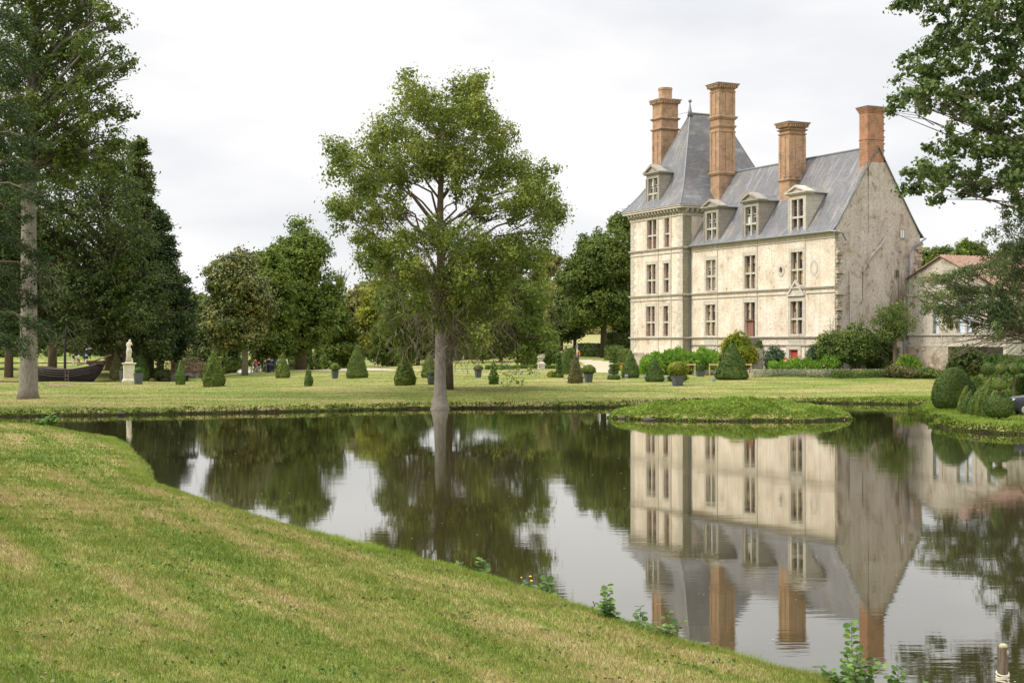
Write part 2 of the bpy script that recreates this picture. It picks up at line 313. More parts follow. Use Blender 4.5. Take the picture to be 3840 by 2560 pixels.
def sdist(P, x, y):                            # + on land, - in the water
    x = np.asarray(x, float); y = np.asarray(y, float); d = np.full(x.shape, 1e9); ins = np.zeros(x.shape, bool)
    for i in range(len(P)):
        ax, ay = P[i]; bx, by = P[(i+1) % len(P)]; ex, ey = bx-ax, by-ay
        t = np.clip(((x-ax)*ex+(y-ay)*ey)/(ex*ex+ey*ey), 0, 1)
        d = np.minimum(d, np.hypot(x-ax-t*ex, y-ay-t*ey))
        c = ((ay > y) != (by > y)); 
        xi = ax+(y-ay)/(ey if ey else 1e-9)*ex
        ins ^= c & (x < xi)
    return np.where(ins, -d, d)
def wob(x, y): return .22*np.sin(x*1.7+y*.6)+.13*np.sin(x*3.9-y*2.3)+.07*np.sin(x*8.1+y*5.7)
YS = [0, 60, 87, 105, 120, 135, 150, 160, 180, 200, 240, 280, 400, 1500]
BL = [.5, .5, .5, .70, .75, .85, 1.0, 1.05, 1.15, 1.2, 1.3, 1.5, 3, 6]
BR = [.55, .55, .58, .80, 1.12, 1.38, 1.5, 1.6, 1.9, 2.4, 3.7, 5.3, 9, 22]
def is_near(x, y): return (y < 78.2) & (x < 17) | (y < 30) & (x < 60)
def H(x, y):
    x = np.asarray(x, float); y = np.asarray(y, float)
    s1 = sdist(P1, x, y)+wob(x, y)*np.clip(y/80, .35, 1); s2 = sdist(P2, x, y)+wob(x, y); s = np.minimum(s1, s2); sp_ = np.maximum(s, 0)
    bed = np.maximum(s*.9, -1.3)
    near = .22*(1-np.exp(-sp_/.22))+np.interp(y, [0, 20, 60, 80], [.155, .155, .06, .05])*sp_; near = np.minimum(near, 2.6+.01*sp_)
    bl = np.interp(y, YS, BL); br = np.interp(y, YS, BR); t = np.clip((x+28)/32, 0, 1); t = t*t*(3-2*t)
    B = bl*(1-t)+br*t
    far = .34*(1-np.exp(-sp_/.2))+(B-.34)*(1-np.exp(-sp_/8))
    z = np.where(is_near(x, y), near, far)
    z = z+.03*np.sin(x*.9+.3*y)*np.clip(sp_, 0, 1)
    z = np.where(s < 0, bed, z)
    ix = (x-12.3)/(6.5+.25*np.sin(y*2.1)); iy = (y-78.0)/(3.9+.25*np.sin(x*1.3)); th = np.arctan2(iy, ix); r = np.hypot(ix, iy)*(1+.06*np.sin(3*th+1)+.035*np.sin(7*th+.5)+.02*np.sin(13*th))
    isl = .90*np.clip(1-r**2.6, 0, 1)**.62*(1+.10*np.sin(x*1.1)+.05*np.sin(x*3.1+y*2))*(1-.10*np.clip((x-12)/6, 0, 1))
    return np.where(r < 1, np.maximum(z, isl), z)
def h1(x, y): return float(H(np.array([x]), np.array([y]))[0])
_Y = np.concatenate([np.arange(6, 60, .05), np.arange(60, 330, .15)])
def G(px, py):                                  # photo pixel -> point of the ground it shows
    x = (px-1920)/F*_Y; zr = CH-(py-HZ)/F*_Y; h = H(x, _Y); k = np.nonzero(h >= zr)[0]; k = k[0] if len(k) else -1
    return Vector((x[k], _Y[k], h[k]))
def W(px, py, Y): return Vector(((px-1920)/F*Y, Y, CH-(py-HZ)/F*Y))
def axis(parts):
    a = [np.arange(p, q, s) for p, q, s in parts]; return np.unique(np.round(np.concatenate(a), 4))
gx = axis([(-900, -300, 100), (-300, -80, 12), (-80, -34, 1.5), (-34, 34, .28), (34, 80, 1.5), (80, 300, 12), (300, 901, 100)])
gy = axis([(-60, -4, 6), (-4, 50, .28), (50, 101, .28), (101, 190, 1.0), (190, 340, 4), (340, 600, 20), (600, 1501, 100)])
X_, Y_ = np.meshgrid(gx, gy); Z_ = H(X_.ravel(), Y_.ravel())
V = np.stack([X_.ravel(), Y_.ravel(), Z_], 1); nx, ny = len(gx), len(gy)
i0 = (np.arange(ny-1)[:, None]*nx+np.arange(nx-1)[None]).ravel()
ground = link('ground', fast('ground', V, np.stack([i0, i0+1, i0+1+nx, i0+nx], 1), True), 'ground'); tag(ground, kind='structure')
wm_ = MB(); wm_.add([(-160, -2, 0), (60, -2, 0), (60, 130, 0), (60, 300, 0), (-160, 300, 0)], [(0, 1, 2, 3, 4)])
tag(wm_.build('water', 'water'), kind='structure')
ZG = Z_.reshape(ny, nx)
def HB(x, y):                                   # bilinear look-up in the finished ground sheet
    x = np.clip(np.asarray(x, float), gx[0], gx[-1]-1e-3); y = np.clip(np.asarray(y, float), gy[0], gy[-1]-1e-3)
    i = np.searchsorted(gx, x, 'right')-1; j = np.searchsorted(gy, y, 'right')-1; u = (x-gx[i])/(gx[i+1]-gx[i]); v = (y-gy[j])/(gy[j+1]-gy[j])
    return (ZG[j, i]*(1-u)+ZG[j, i+1]*u)*(1-v)+(ZG[j+1, i]*(1-u)+ZG[j+1, i+1]*u)*v
def h1(x, y): return float(HB([x], [y])[0])
def G(px, py):
    x = (px-1920)/F*_Y; zr = CH-(py-HZ)/F*_Y; h = HB(x, _Y); k = np.nonzero(h >= zr)[0]; k = k[0] if len(k) else -1
    return Vector((x[k], _Y[k], h[k]))
def sheet(name, mat, pts, dz=.01, step=1.2):    # thin sheet laid over the ground inside a polygon
    P = np.array(pts, float); x0, y0 = P.min(0); x1, y1 = P.max(0); vs = []; fs = []
    nxx = max(2, int((x1-x0)/step)); nyy = max(2, int((y1-y0)/step)); xs = np.linspace(x0, x1, nxx); ys = np.linspace(y0, y1, nyy)
    X, Y = np.meshgrid(xs, ys); s = sdist(P, X.ravel(), Y.ravel()); Z = HB(X.ravel(), Y.ravel())+dz; V = np.stack([X.ravel(), Y.ravel(), Z], 1)
    i = (np.arange(nyy-1)[:, None]*nxx+np.arange(nxx-1)[None]).ravel(); q = np.stack([i, i+1, i+1+nxx, i+nxx], 1); q = q[(s[q] < .35*step).all(1)]
    return tag(link(name, fast(name, V, q, True), mat), kind='structure')

# ------------------------------------------------------------------ foliage
def leafmesh(name, Cn, size, aspect=1.7, up=.6, var=.4, droop=0, extra=None, dirs=None):
    bias = None
    if Cn.shape[1] == 6: Cn, bias = Cn[:, :3], Cn[:, 3:]
    n = len(Cn); r = rng.normal(size=(n, 3)); r[:, 2] += up
    if bias is not None: r = r*.62+bias*1.0
    r = r.copy(); r /= np.linalg.norm(r, axis=1)[:, None]
    t = rng.normal(size=(n, 3)) if dirs is None else dirs+rng.normal(size=(n, 3))*.35
    t[:, 2] -= droop; t -= (t*r).sum(1)[:, None]*r; t /= np.linalg.norm(t, axis=1)[:, None]+1e-9
    bb = np.cross(r, t); s = (size*(1+var*rng.uniform(-1, 1, n)))[:, None] if not hasattr(size, '__len__') else np.asarray(size)[:, None]
    a = Cn-t*s*.5; c = Cn+t*s*.5; m = Cn+t*s*.05+r*s*.08; p = m+bb*s*.5/aspect; q = m-bb*s*.5/aspect
    V = np.stack([a, p, c, q], 1).reshape(-1, 3); Fc = np.arange(4*n).reshape(-1, 4)
    if extra is not None:
        ev, ef = extra; k = len(V); V = np.concatenate([V, ev]); Fc = np.concatenate([Fc, np.asarray(ef)+k])
    return fast(name, V, Fc)
def tufts(clumps, nt_, per, tr, inner=.5, flat=.75):
    cl = np.array(clumps, float); wgt = (cl[:, 3]*cl[:, 5]+cl[:, 3]*cl[:, 4]); wgt /= wgt.sum()
    k = rng.choice(len(cl), nt_, p=wgt); d = rng.normal(size=(nt_, 3)); d /= np.linalg.norm(d, axis=1)[:, None]
    rad = inner+(1-inner)*rng.uniform(0, 1, nt_)**.6; pos = cl[k, :3]+d*rad[:, None]*cl[k, 3:6]
    o = rng.normal(size=(nt_, per, 3)); o *= (tr*.46*rng.uniform(.55, 1.35, nt_))[:, None, None]; o[:, :, 2] *= flat
    bz = o/(np.linalg.norm(o, axis=2, keepdims=True)+1e-6)*.75+d[:, None]*.55
    return np.concatenate([(pos[:, None]+o).reshape(-1, 3), bz.reshape(-1, 3)], 1)
def limbs(mb, trunk, radii, clumps, r_l, sub=3, k0=.35, n=6, wav=1):
    pts = [Vector(p) for p in trunk]; mb.tube(pts, radii, 10)
    top = pts[-1]; zlo = pts[0].z+(top.z-pts[0].z)*k0
    for c in clumps:
        e = Vector(c[:3]); dist = math.hypot(e.x-top.x, e.y-top.y)
        zs = min(max(zlo, e.z-dist*.55-1.0), top.z)
        for i in range(len(pts)-1):
            if pts[i].z <= zs <= pts[i+1].z+1e-4: break
        a = pts[i].lerp(pts[i+1], (zs-pts[i].z)/max(1e-4, pts[i+1].z-pts[i].z))
        mid = a.lerp(e, .5)+Vector((random.uniform(-.4, .4)*wav, random.uniform(-.4, .4)*wav, .12*dist*random.uniform(.4, 1.6))); r0 = min(r_l*(.5+.08*dist), radii[i]*.7)
        q = [a, a.lerp(mid, .5)+Vector((random.gauss(0, .12)*wav, random.gauss(0, .12)*wav, .05*dist+random.gauss(0, .1)*wav)), mid, mid.lerp(e, .6)+Vector((random.gauss(0, .15)*wav, random.gauss(0, .15)*wav, random.gauss(0, .15)*wav)), e]
        mb.tube(q, [r0, r0*.8, r0*.6, r0*.38, r0*.15], n)
        for _ in range(sub):
            dd = Vector((random.gauss(0, 1), random.gauss(0, 1), random.gauss(0, .7)))*.75; f = e+Vector((dd.x*c[3], dd.y*c[4], dd.z*c[5])); s_ = mid.lerp(e, random.uniform(.1, .9))
            mb.tube([s_, s_.lerp(f, .5)+Vector((0, 0, .25)), f], [r0*.34, r0*.22, r0*.07], 4)
def tree(name, label, cat, base, trunk, radii, clumps, ntuft, per, tr, size, mat, barkm='bark_dark', rl=.16, aspect=1.7, inner=.5, up=.6, sub=3, droop=0, group=None, k0=.35, nl=40):
    t = empty(name, base, 0, label, cat, group); B = np.array(base)
    mb = MB(); tk = [Vector(p)-Vector(base) for p in trunk]; cl = [(c[0]-B[0], c[1]-B[1], c[2]-B[2], *c[3:6]) for c in clumps]
    limbs(mb, tk, radii, cl if len(cl) <= nl else random.sample(cl, nl), rl, sub, k0); mb.build('trunk', barkm, t, smooth=True)
    link('crown', leafmesh('crown', tufts(cl, ntuft, per, tr, inner), size, aspect, up, droop=droop), mat, t); return t
def px_clumps(L_, Y, depth=1.0, dup=2, jit=.3):   # clumps read off the photograph (2352 px wide view): x, y, radius px; spread through the crown's depth
    o = []
    for c in L_:
        cx, cy, r = c[:3]; r2 = c[3] if len(c) > 3 else r
        for k in range(dup):
            off = depth*(random.uniform(.1, 1) if k % 2 == 0 else -random.uniform(.1, 1))
            p = W(cx*1.6327, cy*1.6327, Y); m = 1.6327*Y/F
            o.append((p.x+random.uniform(-jit, jit), Y+off, p.z+random.uniform(-jit, jit), r*m, r*m*1.05, r2*m))
    return o
def auto_clumps(c, rx, ry, rz, n, cr, cone=0, low=.0):
    o = []
    for _ in range(n):
        while True:
            d = np.array([random.uniform(-1, 1) for _ in range(3)]); rr = np.linalg.norm(d)
            if .35 < rr < 1: break
        s = 1-cone*(d[2]+1)/2
        k = random.uniform(.6, 1.3); d = d*random.choice((.8, .95, 1.0, 1.1, 1.22))
        o.append((c[0]+d[0]*rx*s, c[1]+d[1]*ry*s, c[2]+d[2]*rz, cr*k, cr*k, cr*k*.8))
    return o
def dtree(name, label, cat, pxc, pybot, pytop, pxw, Y, mat, crown_bot=None, cone=0, n=26, cr=.24, ntuft=900, per=26, size=None, barkm='bark_dark', tr=None, group=None, asp=1.7, tw=.03, up=.6):
    """background tree given in 2352-px view units, standing at depth Y"""
    s = 1.6327*Y/F; x = (pxc-1176)*s; z0 = h1(x, Y)
    if pybot is not None: z0 = z0
    ztop = CH-(pytop*1.6327-HZ)/F*Y; cb = CH-((crown_bot or 830)*1.6327-HZ)/F*Y; hw = pxw*s/2; c = cr*hw*2
    zc = (ztop+cb)/2; rz = (ztop-cb)/2-c*.5; cl = auto_clumps((x, Y, zc), hw-c*.55, hw-c*.55, rz, n, c, cone)
    tk = [(x, Y, z0-.2), (x+.02*hw, Y, z0+(zc-z0)*.5), (x-.03*hw, Y, zc), (x, Y, ztop-c*1.4)]; r = hw*tw*2.2
    return tree(name, label, cat, (x, Y, z0), tk, [r*1.25, r, r*.75, r*.2], cl, ntuft, per, tr or c*.36, size or .0021*Y, mat, barkm, r*.6, asp, .45, up, group=group, nl=16)

# ================================================================== THE CHATEAU
CS, SN = .4407, .8976
class Fr:                                        # a building's own frame: x along its front towards the near end, y into the building, z over the water
    def __init__(s, ox, oy): s.ox, s.oy = ox, oy
    def x(s, px, y0=0): k = (px-1920)/F; return (k*(s.oy+CS*y0)-s.ox-SN*y0)/(CS+SN*k)
    def z(s, px, py, y0=0): x = s.x(px, y0); return CH+(HZ-py)/F*(s.oy-SN*x+CS*y0)
    def gy(s, px, x0=0): k = (px-1920)/F; return (k*(s.oy-SN*x0)-s.ox-CS*x0)/(SN-k*CS)
    def gz(s, px, py, x0=0): y = s.gy(px, x0); return CH+(HZ-py)/F*(s.oy-SN*x0+CS*y)
    def w(s, x, y, z=0): return Vector((s.ox+CS*x+SN*y, s.oy-SN*x+CS*y, z))
RZ = -math.atan2(SN, CS)
K = Fr(29.5, 130.0)
c1 = lambda a, b: (2300+a/1.96, 250+b/1.96)
c2 = lambda a, b: (2300+a/1.96, 900+b/1.96)
ch = empty('chateau', (K.ox, K.oy, 0), RZ, 'tall pale stone chateau with slate roofs and four brick chimneys beside the pond', 'chateau')
def win(px0, px1, pt, pb, y0, cc):
    a = cc(px0, pt); b_ = cc(px1, pb); xm = (a[0]+b_[0])/2
    return (K.x(a[0], y0), K.x(b_[0], y0), K.z(xm, b_[1], y0), K.z(xm, a[1], y0))
MW = [win(*q) for q in [(682, 752, 147, 370, 0, c2), (679, 750, 475, 700, 0, c2), (966, 1045, 115, 355, 0, c2), (1307, 1392, 88, 330, 0, c2), (1303, 1390, 450, 690, 0, c2)]]
FD = win(964, 1042, 458, 722, 0, c2)             # french window over the stairs
DOOR = win(1297, 1361, 808, 900, 0, c2); DOOR = (DOOR[0], DOOR[1], 1.3, DOOR[3])
OC = win(1221, 1246, 197, 248, 0, c2)
TW = [win(*q) for q in [(250, 317, 1127, 1340, -1, c1), (378, 412, 1113, 1325, -1, c1), (247, 312, 180, 395, -1, c2), (372, 408, 170, 385, -1, c2), (243, 306, 488, 705, -1, c2), (370, 404, 484, 705, -1, c2)]]
XT = K.x(2560, -1); XL = K.x(2366, -1)           # tower's right and left edges
TD = 12.2                                        # tower's back
Z1, Z2, Z3 = 4.70, 9.31, 14.35
def wall_holes(mb, x0, x1, z0, z1, y, holes, dep=.42):
    xs = sorted({x0, x1, *[h[0] for h in holes], *[h[1] for h in holes]}); zs = sorted({z0, z1, *[h[2] for h in holes], *[h[3] for h in holes]})
    for i in range(len(xs)-1):
        for j in range(len(zs)-1):
            cx, cz = (xs[i]+xs[i+1])/2, (zs[j]+zs[j+1])/2
            if any(h[0] < cx < h[1] and h[2] < cz < h[3] for h in holes): continue
            mb.add([(xs[i], y, zs[j]), (xs[i+1], y, zs[j]), (xs[i+1], y, zs[j+1]), (xs[i], y, zs[j+1])], [(0, 1, 2, 3)])
    for h in holes:
        a, b_, c, d = h[:4]; yb = y+dep
        mb.add([(a, y, c), (b_, y, c), (b_, y, d), (a, y, d), (a, yb, c), (b_, yb, c), (b_, yb, d), (a, yb, d)], [(0, 4, 7, 3), (1, 2, 6, 5), (0, 1, 5, 4), (3, 7, 6, 2)])
m = MB(); GB = 10.1; RIDGE = 22.4; EA = 14.35
OCH = (OC[0], OC[1], OC[2], OC[3])
wall_holes(m, XT-.02, 0, -.5, 14.35, 0, MW+[FD, DOOR, OCH])
m.build('front_wall', 'plaster_cream', ch)
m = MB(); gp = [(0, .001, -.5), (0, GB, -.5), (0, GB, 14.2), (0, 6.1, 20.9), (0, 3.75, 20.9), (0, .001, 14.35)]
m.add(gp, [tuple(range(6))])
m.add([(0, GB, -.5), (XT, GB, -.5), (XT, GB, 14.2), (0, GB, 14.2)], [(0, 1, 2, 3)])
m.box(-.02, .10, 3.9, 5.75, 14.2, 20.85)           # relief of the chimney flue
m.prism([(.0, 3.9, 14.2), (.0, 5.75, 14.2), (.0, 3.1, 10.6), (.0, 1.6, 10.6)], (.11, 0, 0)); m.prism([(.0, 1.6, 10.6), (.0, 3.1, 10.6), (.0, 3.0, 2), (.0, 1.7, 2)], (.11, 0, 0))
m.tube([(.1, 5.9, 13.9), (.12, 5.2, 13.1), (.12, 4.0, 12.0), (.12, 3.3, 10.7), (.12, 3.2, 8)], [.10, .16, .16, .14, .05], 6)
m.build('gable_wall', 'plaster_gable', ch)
for (yc, z0, z1) in ((.0, 2.2, 14.2), (GB, 2, 13.6)):
    z = z0; m = MB()
    while z < z1:
        hh_ = random.uniform(.22, .5); d = random.uniform(.25, 1.0) if yc == 0 else random.uniform(.2, .8); px_ = random.uniform(.08, .42) if yc == 0 else random.uniform(.05, .2)
        if yc == 0: m.box(-.1, px_, .02+random.uniform(0, .05), d, z, z+hh_-.03)
        else: m.box(-.3, px_, yc-d, yc+random.uniform(.05, .35), z, z+hh_-.03)
        z += hh_
    m.build('toothing_stones', 'rubble', ch, bevel=.03)
m = MB(); wall_holes(m, XL, XT, 3.0, 18.2, -1, TW)
m.add([(XT, -1, -.5), (XT, TD, -.5), (XT, TD, 18.2), (XT, -1, 18.2)], [(0, 1, 2, 3)]); m.add([(XL, -1, 3), (XL, TD, 3), (XL, TD, 18.2), (XL, -1, 18.2)], [(3, 2, 1, 0)])
m.add([(XL, TD, -.5), (XT, TD, -.5), (XT, TD, 18.2), (XL, TD, 18.2)], [(3, 2, 1, 0)])
m.build('tower_wall', 'plaster_cream', ch)
m = MB(); m.add([(XL-.45, -1.4, -.5), (XT, -1.25, -.5), (XT, -1, 3), (XL, -1, 3), (XL-.45, TD, -.5), (XL, TD, 3)], [(0, 1, 2, 3), (4, 0, 3, 5)]); m.build('battered_base', 'rubble', ch)
# dressed stone: quoins, pilaster strips, window surrounds
m = MB(); m2 = MB(); z = 3.1; k = 0
while z < 18.0:
    wd = .95 if k % 2 else .6
    m.box(XL-.025, XL+wd, -1.03, -.9, z, z+.40); m2.box(XT-wd, XT+.02, -1.03, -.9, z, z+.40); z += .42; k += 1
m.build('quoins', 'stone', ch); m2.build('quoins', 'stone', ch)
m = MB(); m.box(XT-.002, XT+.035, -.98, .06, 1, 18.1); m.build('tower_return', 'stone_return', ch)
m = MB()
def surround(h, y, z0, z1, wd=.30):
    m.box(h[0]-wd, h[0]-.004, y-.035, y+.1, z0, z1); m.box(h[1]+.004, h[1]+wd, y-.035, y+.1, z0, z1)
for h in MW+[FD]: surround(h, 0, h[2]-.05, h[3]+.28, .34); m.box(h[0]-.34, h[1]+.34, -.045, .05, h[3]+.005, h[3]+.42)
for h in TW: surround(h, -1, h[2]-.05, h[3]+.2, .30); m.box(h[0]-.3, h[1]+.3, -1.045, -.95, h[3]+.005, h[3]+.36)
for h in MW+TW:
    y = 0 if h in MW else -1; m.box(h[0]-.3, h[1]+.3, y-.09, y+.1, h[2]-.17, h[2]-.005)
for x, z0, z1 in [(MW[0][1]+.36, 1, 14.2), (FD[1]+.36, 3, 14.2), (MW[3][1]+.36, 1, 14.2), (MW[3][0]-.36, 1, 9.2)]: m.box(x-.05, x+.05, -.06, .05, z0, z1)
for x in (TW[0][1]+.36, TW[1][1]+.36): m.box(x-.05, x+.05, -1.06, -.95, 1, 18)
for (a, b_) in ((MW[0][0]-.3, MW[0][1]+.3), (MW[4][0]-.3, MW[4][1]+.3)): m.box(a, b_, -.05, .05, 1.0, 4.5) if a < -10 else m.box(a, b_, -.05, .05, 3.9, 4.5)
m.box(DOOR[0]-.45, DOOR[0]-.004, -.1, .1, 1, DOOR[3]+.05); m.box(DOOR[1]+.004, DOOR[1]+.45, -.1, .1, 1, DOOR[3]+.05); m.box(DOOR[0]-.45, DOOR[1]+.45, -.1, .1, DOOR[3]+.052, DOOR[3]+.5)
m.build('stone_dressings', 'stone', ch)
m = MB()                                         # pediment above the right-hand first-floor window
xa, xb = MW[4][0]-.42, MW[4][1]+.42; zp = MW[4][3]+.62
m.box(xa, xb, -.22, .02, zp-.13, zp); m.prism([(xa+.15, -.09, zp+.002), (xb-.15, -.09, zp+.002), ((xa+xb)/2, -.09, zp+1.15)], (0, .1, 0))
for s_ in (0, 1):
    a = (xa, xb)[s_]; cx = (xa+xb)/2
    m.prism([(a, -.2, zp+.01), (a+(.28 if s_ == 0 else -.28), -.2, zp+.01), (cx, -.2, zp+1.16), (cx, -.2, zp+1.42)], (0, .21, 0))
m.build('window_pediment', 'stone_light', ch)
for zz, mat in ((Z1, 'stone'), (Z2, 'stone'), (Z3-.02, 'stone')):
    m = MB(); m.box(XT+.04, .03, -.16, .02, zz-.16, zz-.06); m.box(XT+.04, .03, -.24, .02, zz-.058, zz+.03)
    if zz > 5: m.box(XT+.04, MW[3][0]-.5 if zz < 10 else .03, -.09, .02, zz-.60, zz-.52); m.box(MW[3][1]+.5, -.02, -.093, .02, zz-.602, zz-.522)
    if zz > 14: m.box(XT+.04, .03, -.30, .02, zz+.032, zz+.09)
    m.build('string_course', mat, ch)
    m = MB(); m.box(XL-.15, XT+.13, -1.16, -.95, zz-.16, zz-.06); m.box(XL-.22, XT+.2, -1.24, -.95, zz-.058, zz+.03); m.box(XT-.02, XT+.18, -1.1, -.02, zz-.162, zz+.028); m.box(XL-.2, XL+.02, -1.1, TD, zz-.16, zz+.028)
    if zz > 5: m.box(XL-.08, XT+.06, -1.09, -.95, zz-.60, zz-.52); m.box(XT-.02, XT+.09, -1.02, -.02, zz-.60, zz-.52)
    m.build('string_course', mat, ch)
m = MB(); m.box(XT+.04, .02, -.13, .02, 3.80, 3.92); m.build('plinth_ledge', 'stone_grey', ch)
# windows
def window(h, y, cols, glassmat, frame='wood_red', rows=(.46, .27, .27), mat='stone_light', parent=ch, open_=None, curtain=None):
    a, b_, c, d = h; wdt = b_-a; m = MB(); t = .09
    if cols == 2: m.box((a+b_)/2-t, (a+b_)/2+t, y+.05, y+.28, c+.003, d-.003)
    zz = c; lights = []
    for r in rows:
        z0 = zz; zz += (d-c)*r; lights.append((z0, zz))
        if r != rows[-1]:
            if cols == 2:
                m.box(a+.003, (a+b_)/2-t-.002, y+.052, y+.278, zz-t, zz+t); m.box((a+b_)/2+t+.002, b_-.003, y+.052, y+.278, zz-t, zz+t)
            else: m.box(a+.003, b_-.003, y+.052, y+.278, zz-t, zz+t)
    wo = m.build('window', mat, parent)
    mf = MB(); mg = MB(); mc = MB()
    for i in range(cols):
        xa = a if i == 0 else (a+b_)/2+t; xb = b_ if cols == 1 or i == 1 else (a+b_)/2-t
        for (z0, z1) in lights:
            z0 += t; z1 -= t; f = .055
            mf.box(xa+.01, xa+f, y+.30, y+.36, z0, z1); mf.box(xb-f, xb-.01, y+.30, y+.36, z0, z1); mf.box(xa+f, xb-f, y+.302, y+.358, z0, z0+f); mf.box(xa+f, xb-f, y+.302, y+.358, z1-f, z1)
            if z1-z0 > 1.0: mf.box(xa+f, xb-f, y+.31, y+.35, (z0+z1)/2-.015, (z0+z1)/2+.015)
            if curtain and random.random() < curtain[1]:
                k_ = random.uniform(.35, .75); sidea = random.random() < .5
                mc.box(xa+f if sidea else xb-f-(xb-xa)*k_, xa+f+(xb-xa)*k_ if sidea else xb-f, y+.336, y+.339, z0+f, z1-f)
    mg.add([(a, y+.34, c), (b_, y+.34, c), (b_, y+.34, d), (a, y+.34, d)], [(0, 1, 2, 3)])
    mf.build('casement', frame, wo); mg.build('pane', 'glass', wo)
    if curtain:
        for i in range(0, len(mc.v), 8): q_ = MB(); q_.add(mc.v[i:i+8], [(0, 3, 2, 1), (4, 5, 6, 7), (0, 1, 5, 4), (1, 2, 6, 5), (2, 3, 7, 6), (3, 0, 4, 7)]); q_.build('shutter', curtain[0], wo)
    return wo
for h in TW: window(h, -1, 2 if h[1]-h[0] > 1.3 else 1, 'glass', curtain=('wood_red', .95))
for i, h in enumerate(MW): window(h, 0, 2, 'glass', frame='cloth_white' if i in (0, ) else 'wood_red', curtain=('curtain', .85))
a, b_, c, d = FD; zt = c+(d-c)*.52
window((a, b_, zt, d), 0, 2, 'glass', curtain=('curtain', .9), rows=(.5, .5))
m = MB(); m.box(a+.05, a+.13, .3, .37, c, zt); m.box(b_-.13, b_-.05, .3, .37, c, zt); m.box((a+b_)/2+.05, (a+b_)/2+.2, .29, .36, c, zt); m.box(a+.13, (a+b_)/2+.05, .33, .36, c, zt-.1)
m.box(a+.003, b_-.003, .1, .3, zt-.08, zt+.0)
fd = m.build('french_window', 'wood_red', ch); m = MB(); m.add([(a, .37, c), (b_, .37, c), (b_, .37, zt), (a, .37, zt)], [(0, 1, 2, 3)]); m.build('pane', 'glass', fd)
a, b_, c, d = DOOR; m = MB(); n_ = 6; wd = (b_-a)/n_
for i in range(n_): m.box(a+i*wd+.012, a+(i+1)*wd-.003, .22, .27+.002*(i % 2), c, d-.01)
do = m.build('door', 'door_red', ch); m = MB(); m.ball((b_-.15, .19, 2.4), .05); m.build('handle', 'iron', do)
# oval window and blind oval
ocx, ocz = (OC[0]+OC[1])/2, (OC[2]+OC[3])/2; rx, rz_ = (OC[1]-OC[0])/2, (OC[3]-OC[2])/2
def oval(mb, cx, cz, rx, rz, y0, y1, wi, n=20):
    vs = []
    for k in range(n):
        a = 2*pi*k/n
        for (f, y) in ((1, y0), (1, y1)): vs.append((cx+rx*cos(a), y, cz+rz*sin(a)))
        for (f, y) in ((1, y0), (1, y1)): vs.append((cx+(rx+wi)*cos(a), y, cz+(rz+wi)*sin(a)))
    fs = []
    for k in range(n):
        i, j = 4*k, 4*((k+1) % n)
        fs += [(i, j, j+1, i+1), (i+2, i+3, j+3, j+2), (i, i+2, j+2, j), (i+1, j+1, j+3, i+3)]
    mb.add(vs, fs)
m = MB(); oval(m, ocx, ocz, rx*.92, rz_*.92, -.05, .2, .30); ow = m.build('oval_window', 'stone', ch)
m = MB(); m.box(ocx-rx, ocx+rx, .2, .22, ocz-rz_, ocz+rz_); m.build('pane', 'glass', ow); m = MB(); m.box(ocx-.02, ocx+.02, .15, .18, ocz-rz_, ocz+rz_); m.box(ocx-rx, ocx+rx, .15, .18, ocz-.02, ocz+.02); m.build('glazing_bar', 'wood_pale', ow)
q = win(1458, 1492, 165, 240, 0, c2); m = MB(); oval(m, (q[0]+q[1])/2, (q[2]+q[3])/2, (q[1]-q[0])/2, (q[3]-q[2])/2, -.03, .05, .26); m.build('blind_oval', 'stone', ch)
# main roof
def slate_plane(mb, pts): mb.add(pts, [tuple(range(len(pts)))])
m = MB(); yr = 5.05; prof = [(-.38, EA-.02), (.25, EA+.72), (1.2, EA+2.15), (yr, RIDGE)]; prb = [(GB+.45, 14.0), (GB-.2, 14.75), (GB-1.1, 16.1), (yr, RIDGE)]
xs_ = np.linspace(XT+.04, .14, 9)
for pr, fl in ((prof, 0), (prb, 1)):
    for i in range(3):
        for k in range(8):
            a, b_ = xs_[k], xs_[k+1]; q = [(a, *pr[i]), (b_, *pr[i]), (b_, *pr[i+1]), (a, *pr[i+1])]
            m.add(q, [(0, 1, 2, 3) if not fl else (3, 2, 1, 0)])
under = [(x, y, z-.12) for x in (.14,) for y, z in prof]
for pr in (prof, prb):
    for i in range(3): m.add([(.14, *pr[i]), (.14, *pr[i+1]), (.14, pr[i+1][0], pr[i+1][1]-.16), (.14, pr[i][0], pr[i][1]-.16)], [(0, 1, 2, 3)])
rf = m.build('roof', 'slate', ch)
m = MB(); m.tube([(XT, yr, RIDGE+.02), (-.9, yr, RIDGE+.02)], .11, 8); m.build('ridge_tiles', 'lead', rf)
m = MB(); m.tube([(XT+.1, -.46, EA-.03), (.1, -.46, EA-.06), (.45, -.3, EA-.1), (.5, .5, EA-.25), (.5, .9, EA-.9)], .085, 8); m.build('gutter', 'lead', rf)
m = MB(); m.tube([(.25, GB+.5, 13.95), (.28, GB-.9, 13.2), (.22, GB-1.5, 12.4), (.16, GB-1.5, 1.6)], .085, 8); m.tube([(.15, GB-2.7, 6.9), (.15, GB-2.1, 5.4), (.15, GB-2.0, 3)], .1, 8); m.build('downpipe', 'lead', ch)
m = MB(); m.tube([(XT+.12, -.16, 14.1), (XT+.12, -.2, 5), (XT+.12, -.2, 3.6), (XT-.1, -.25, 3.1)], .07, 8); m.build('downpipe', 'lead', ch)
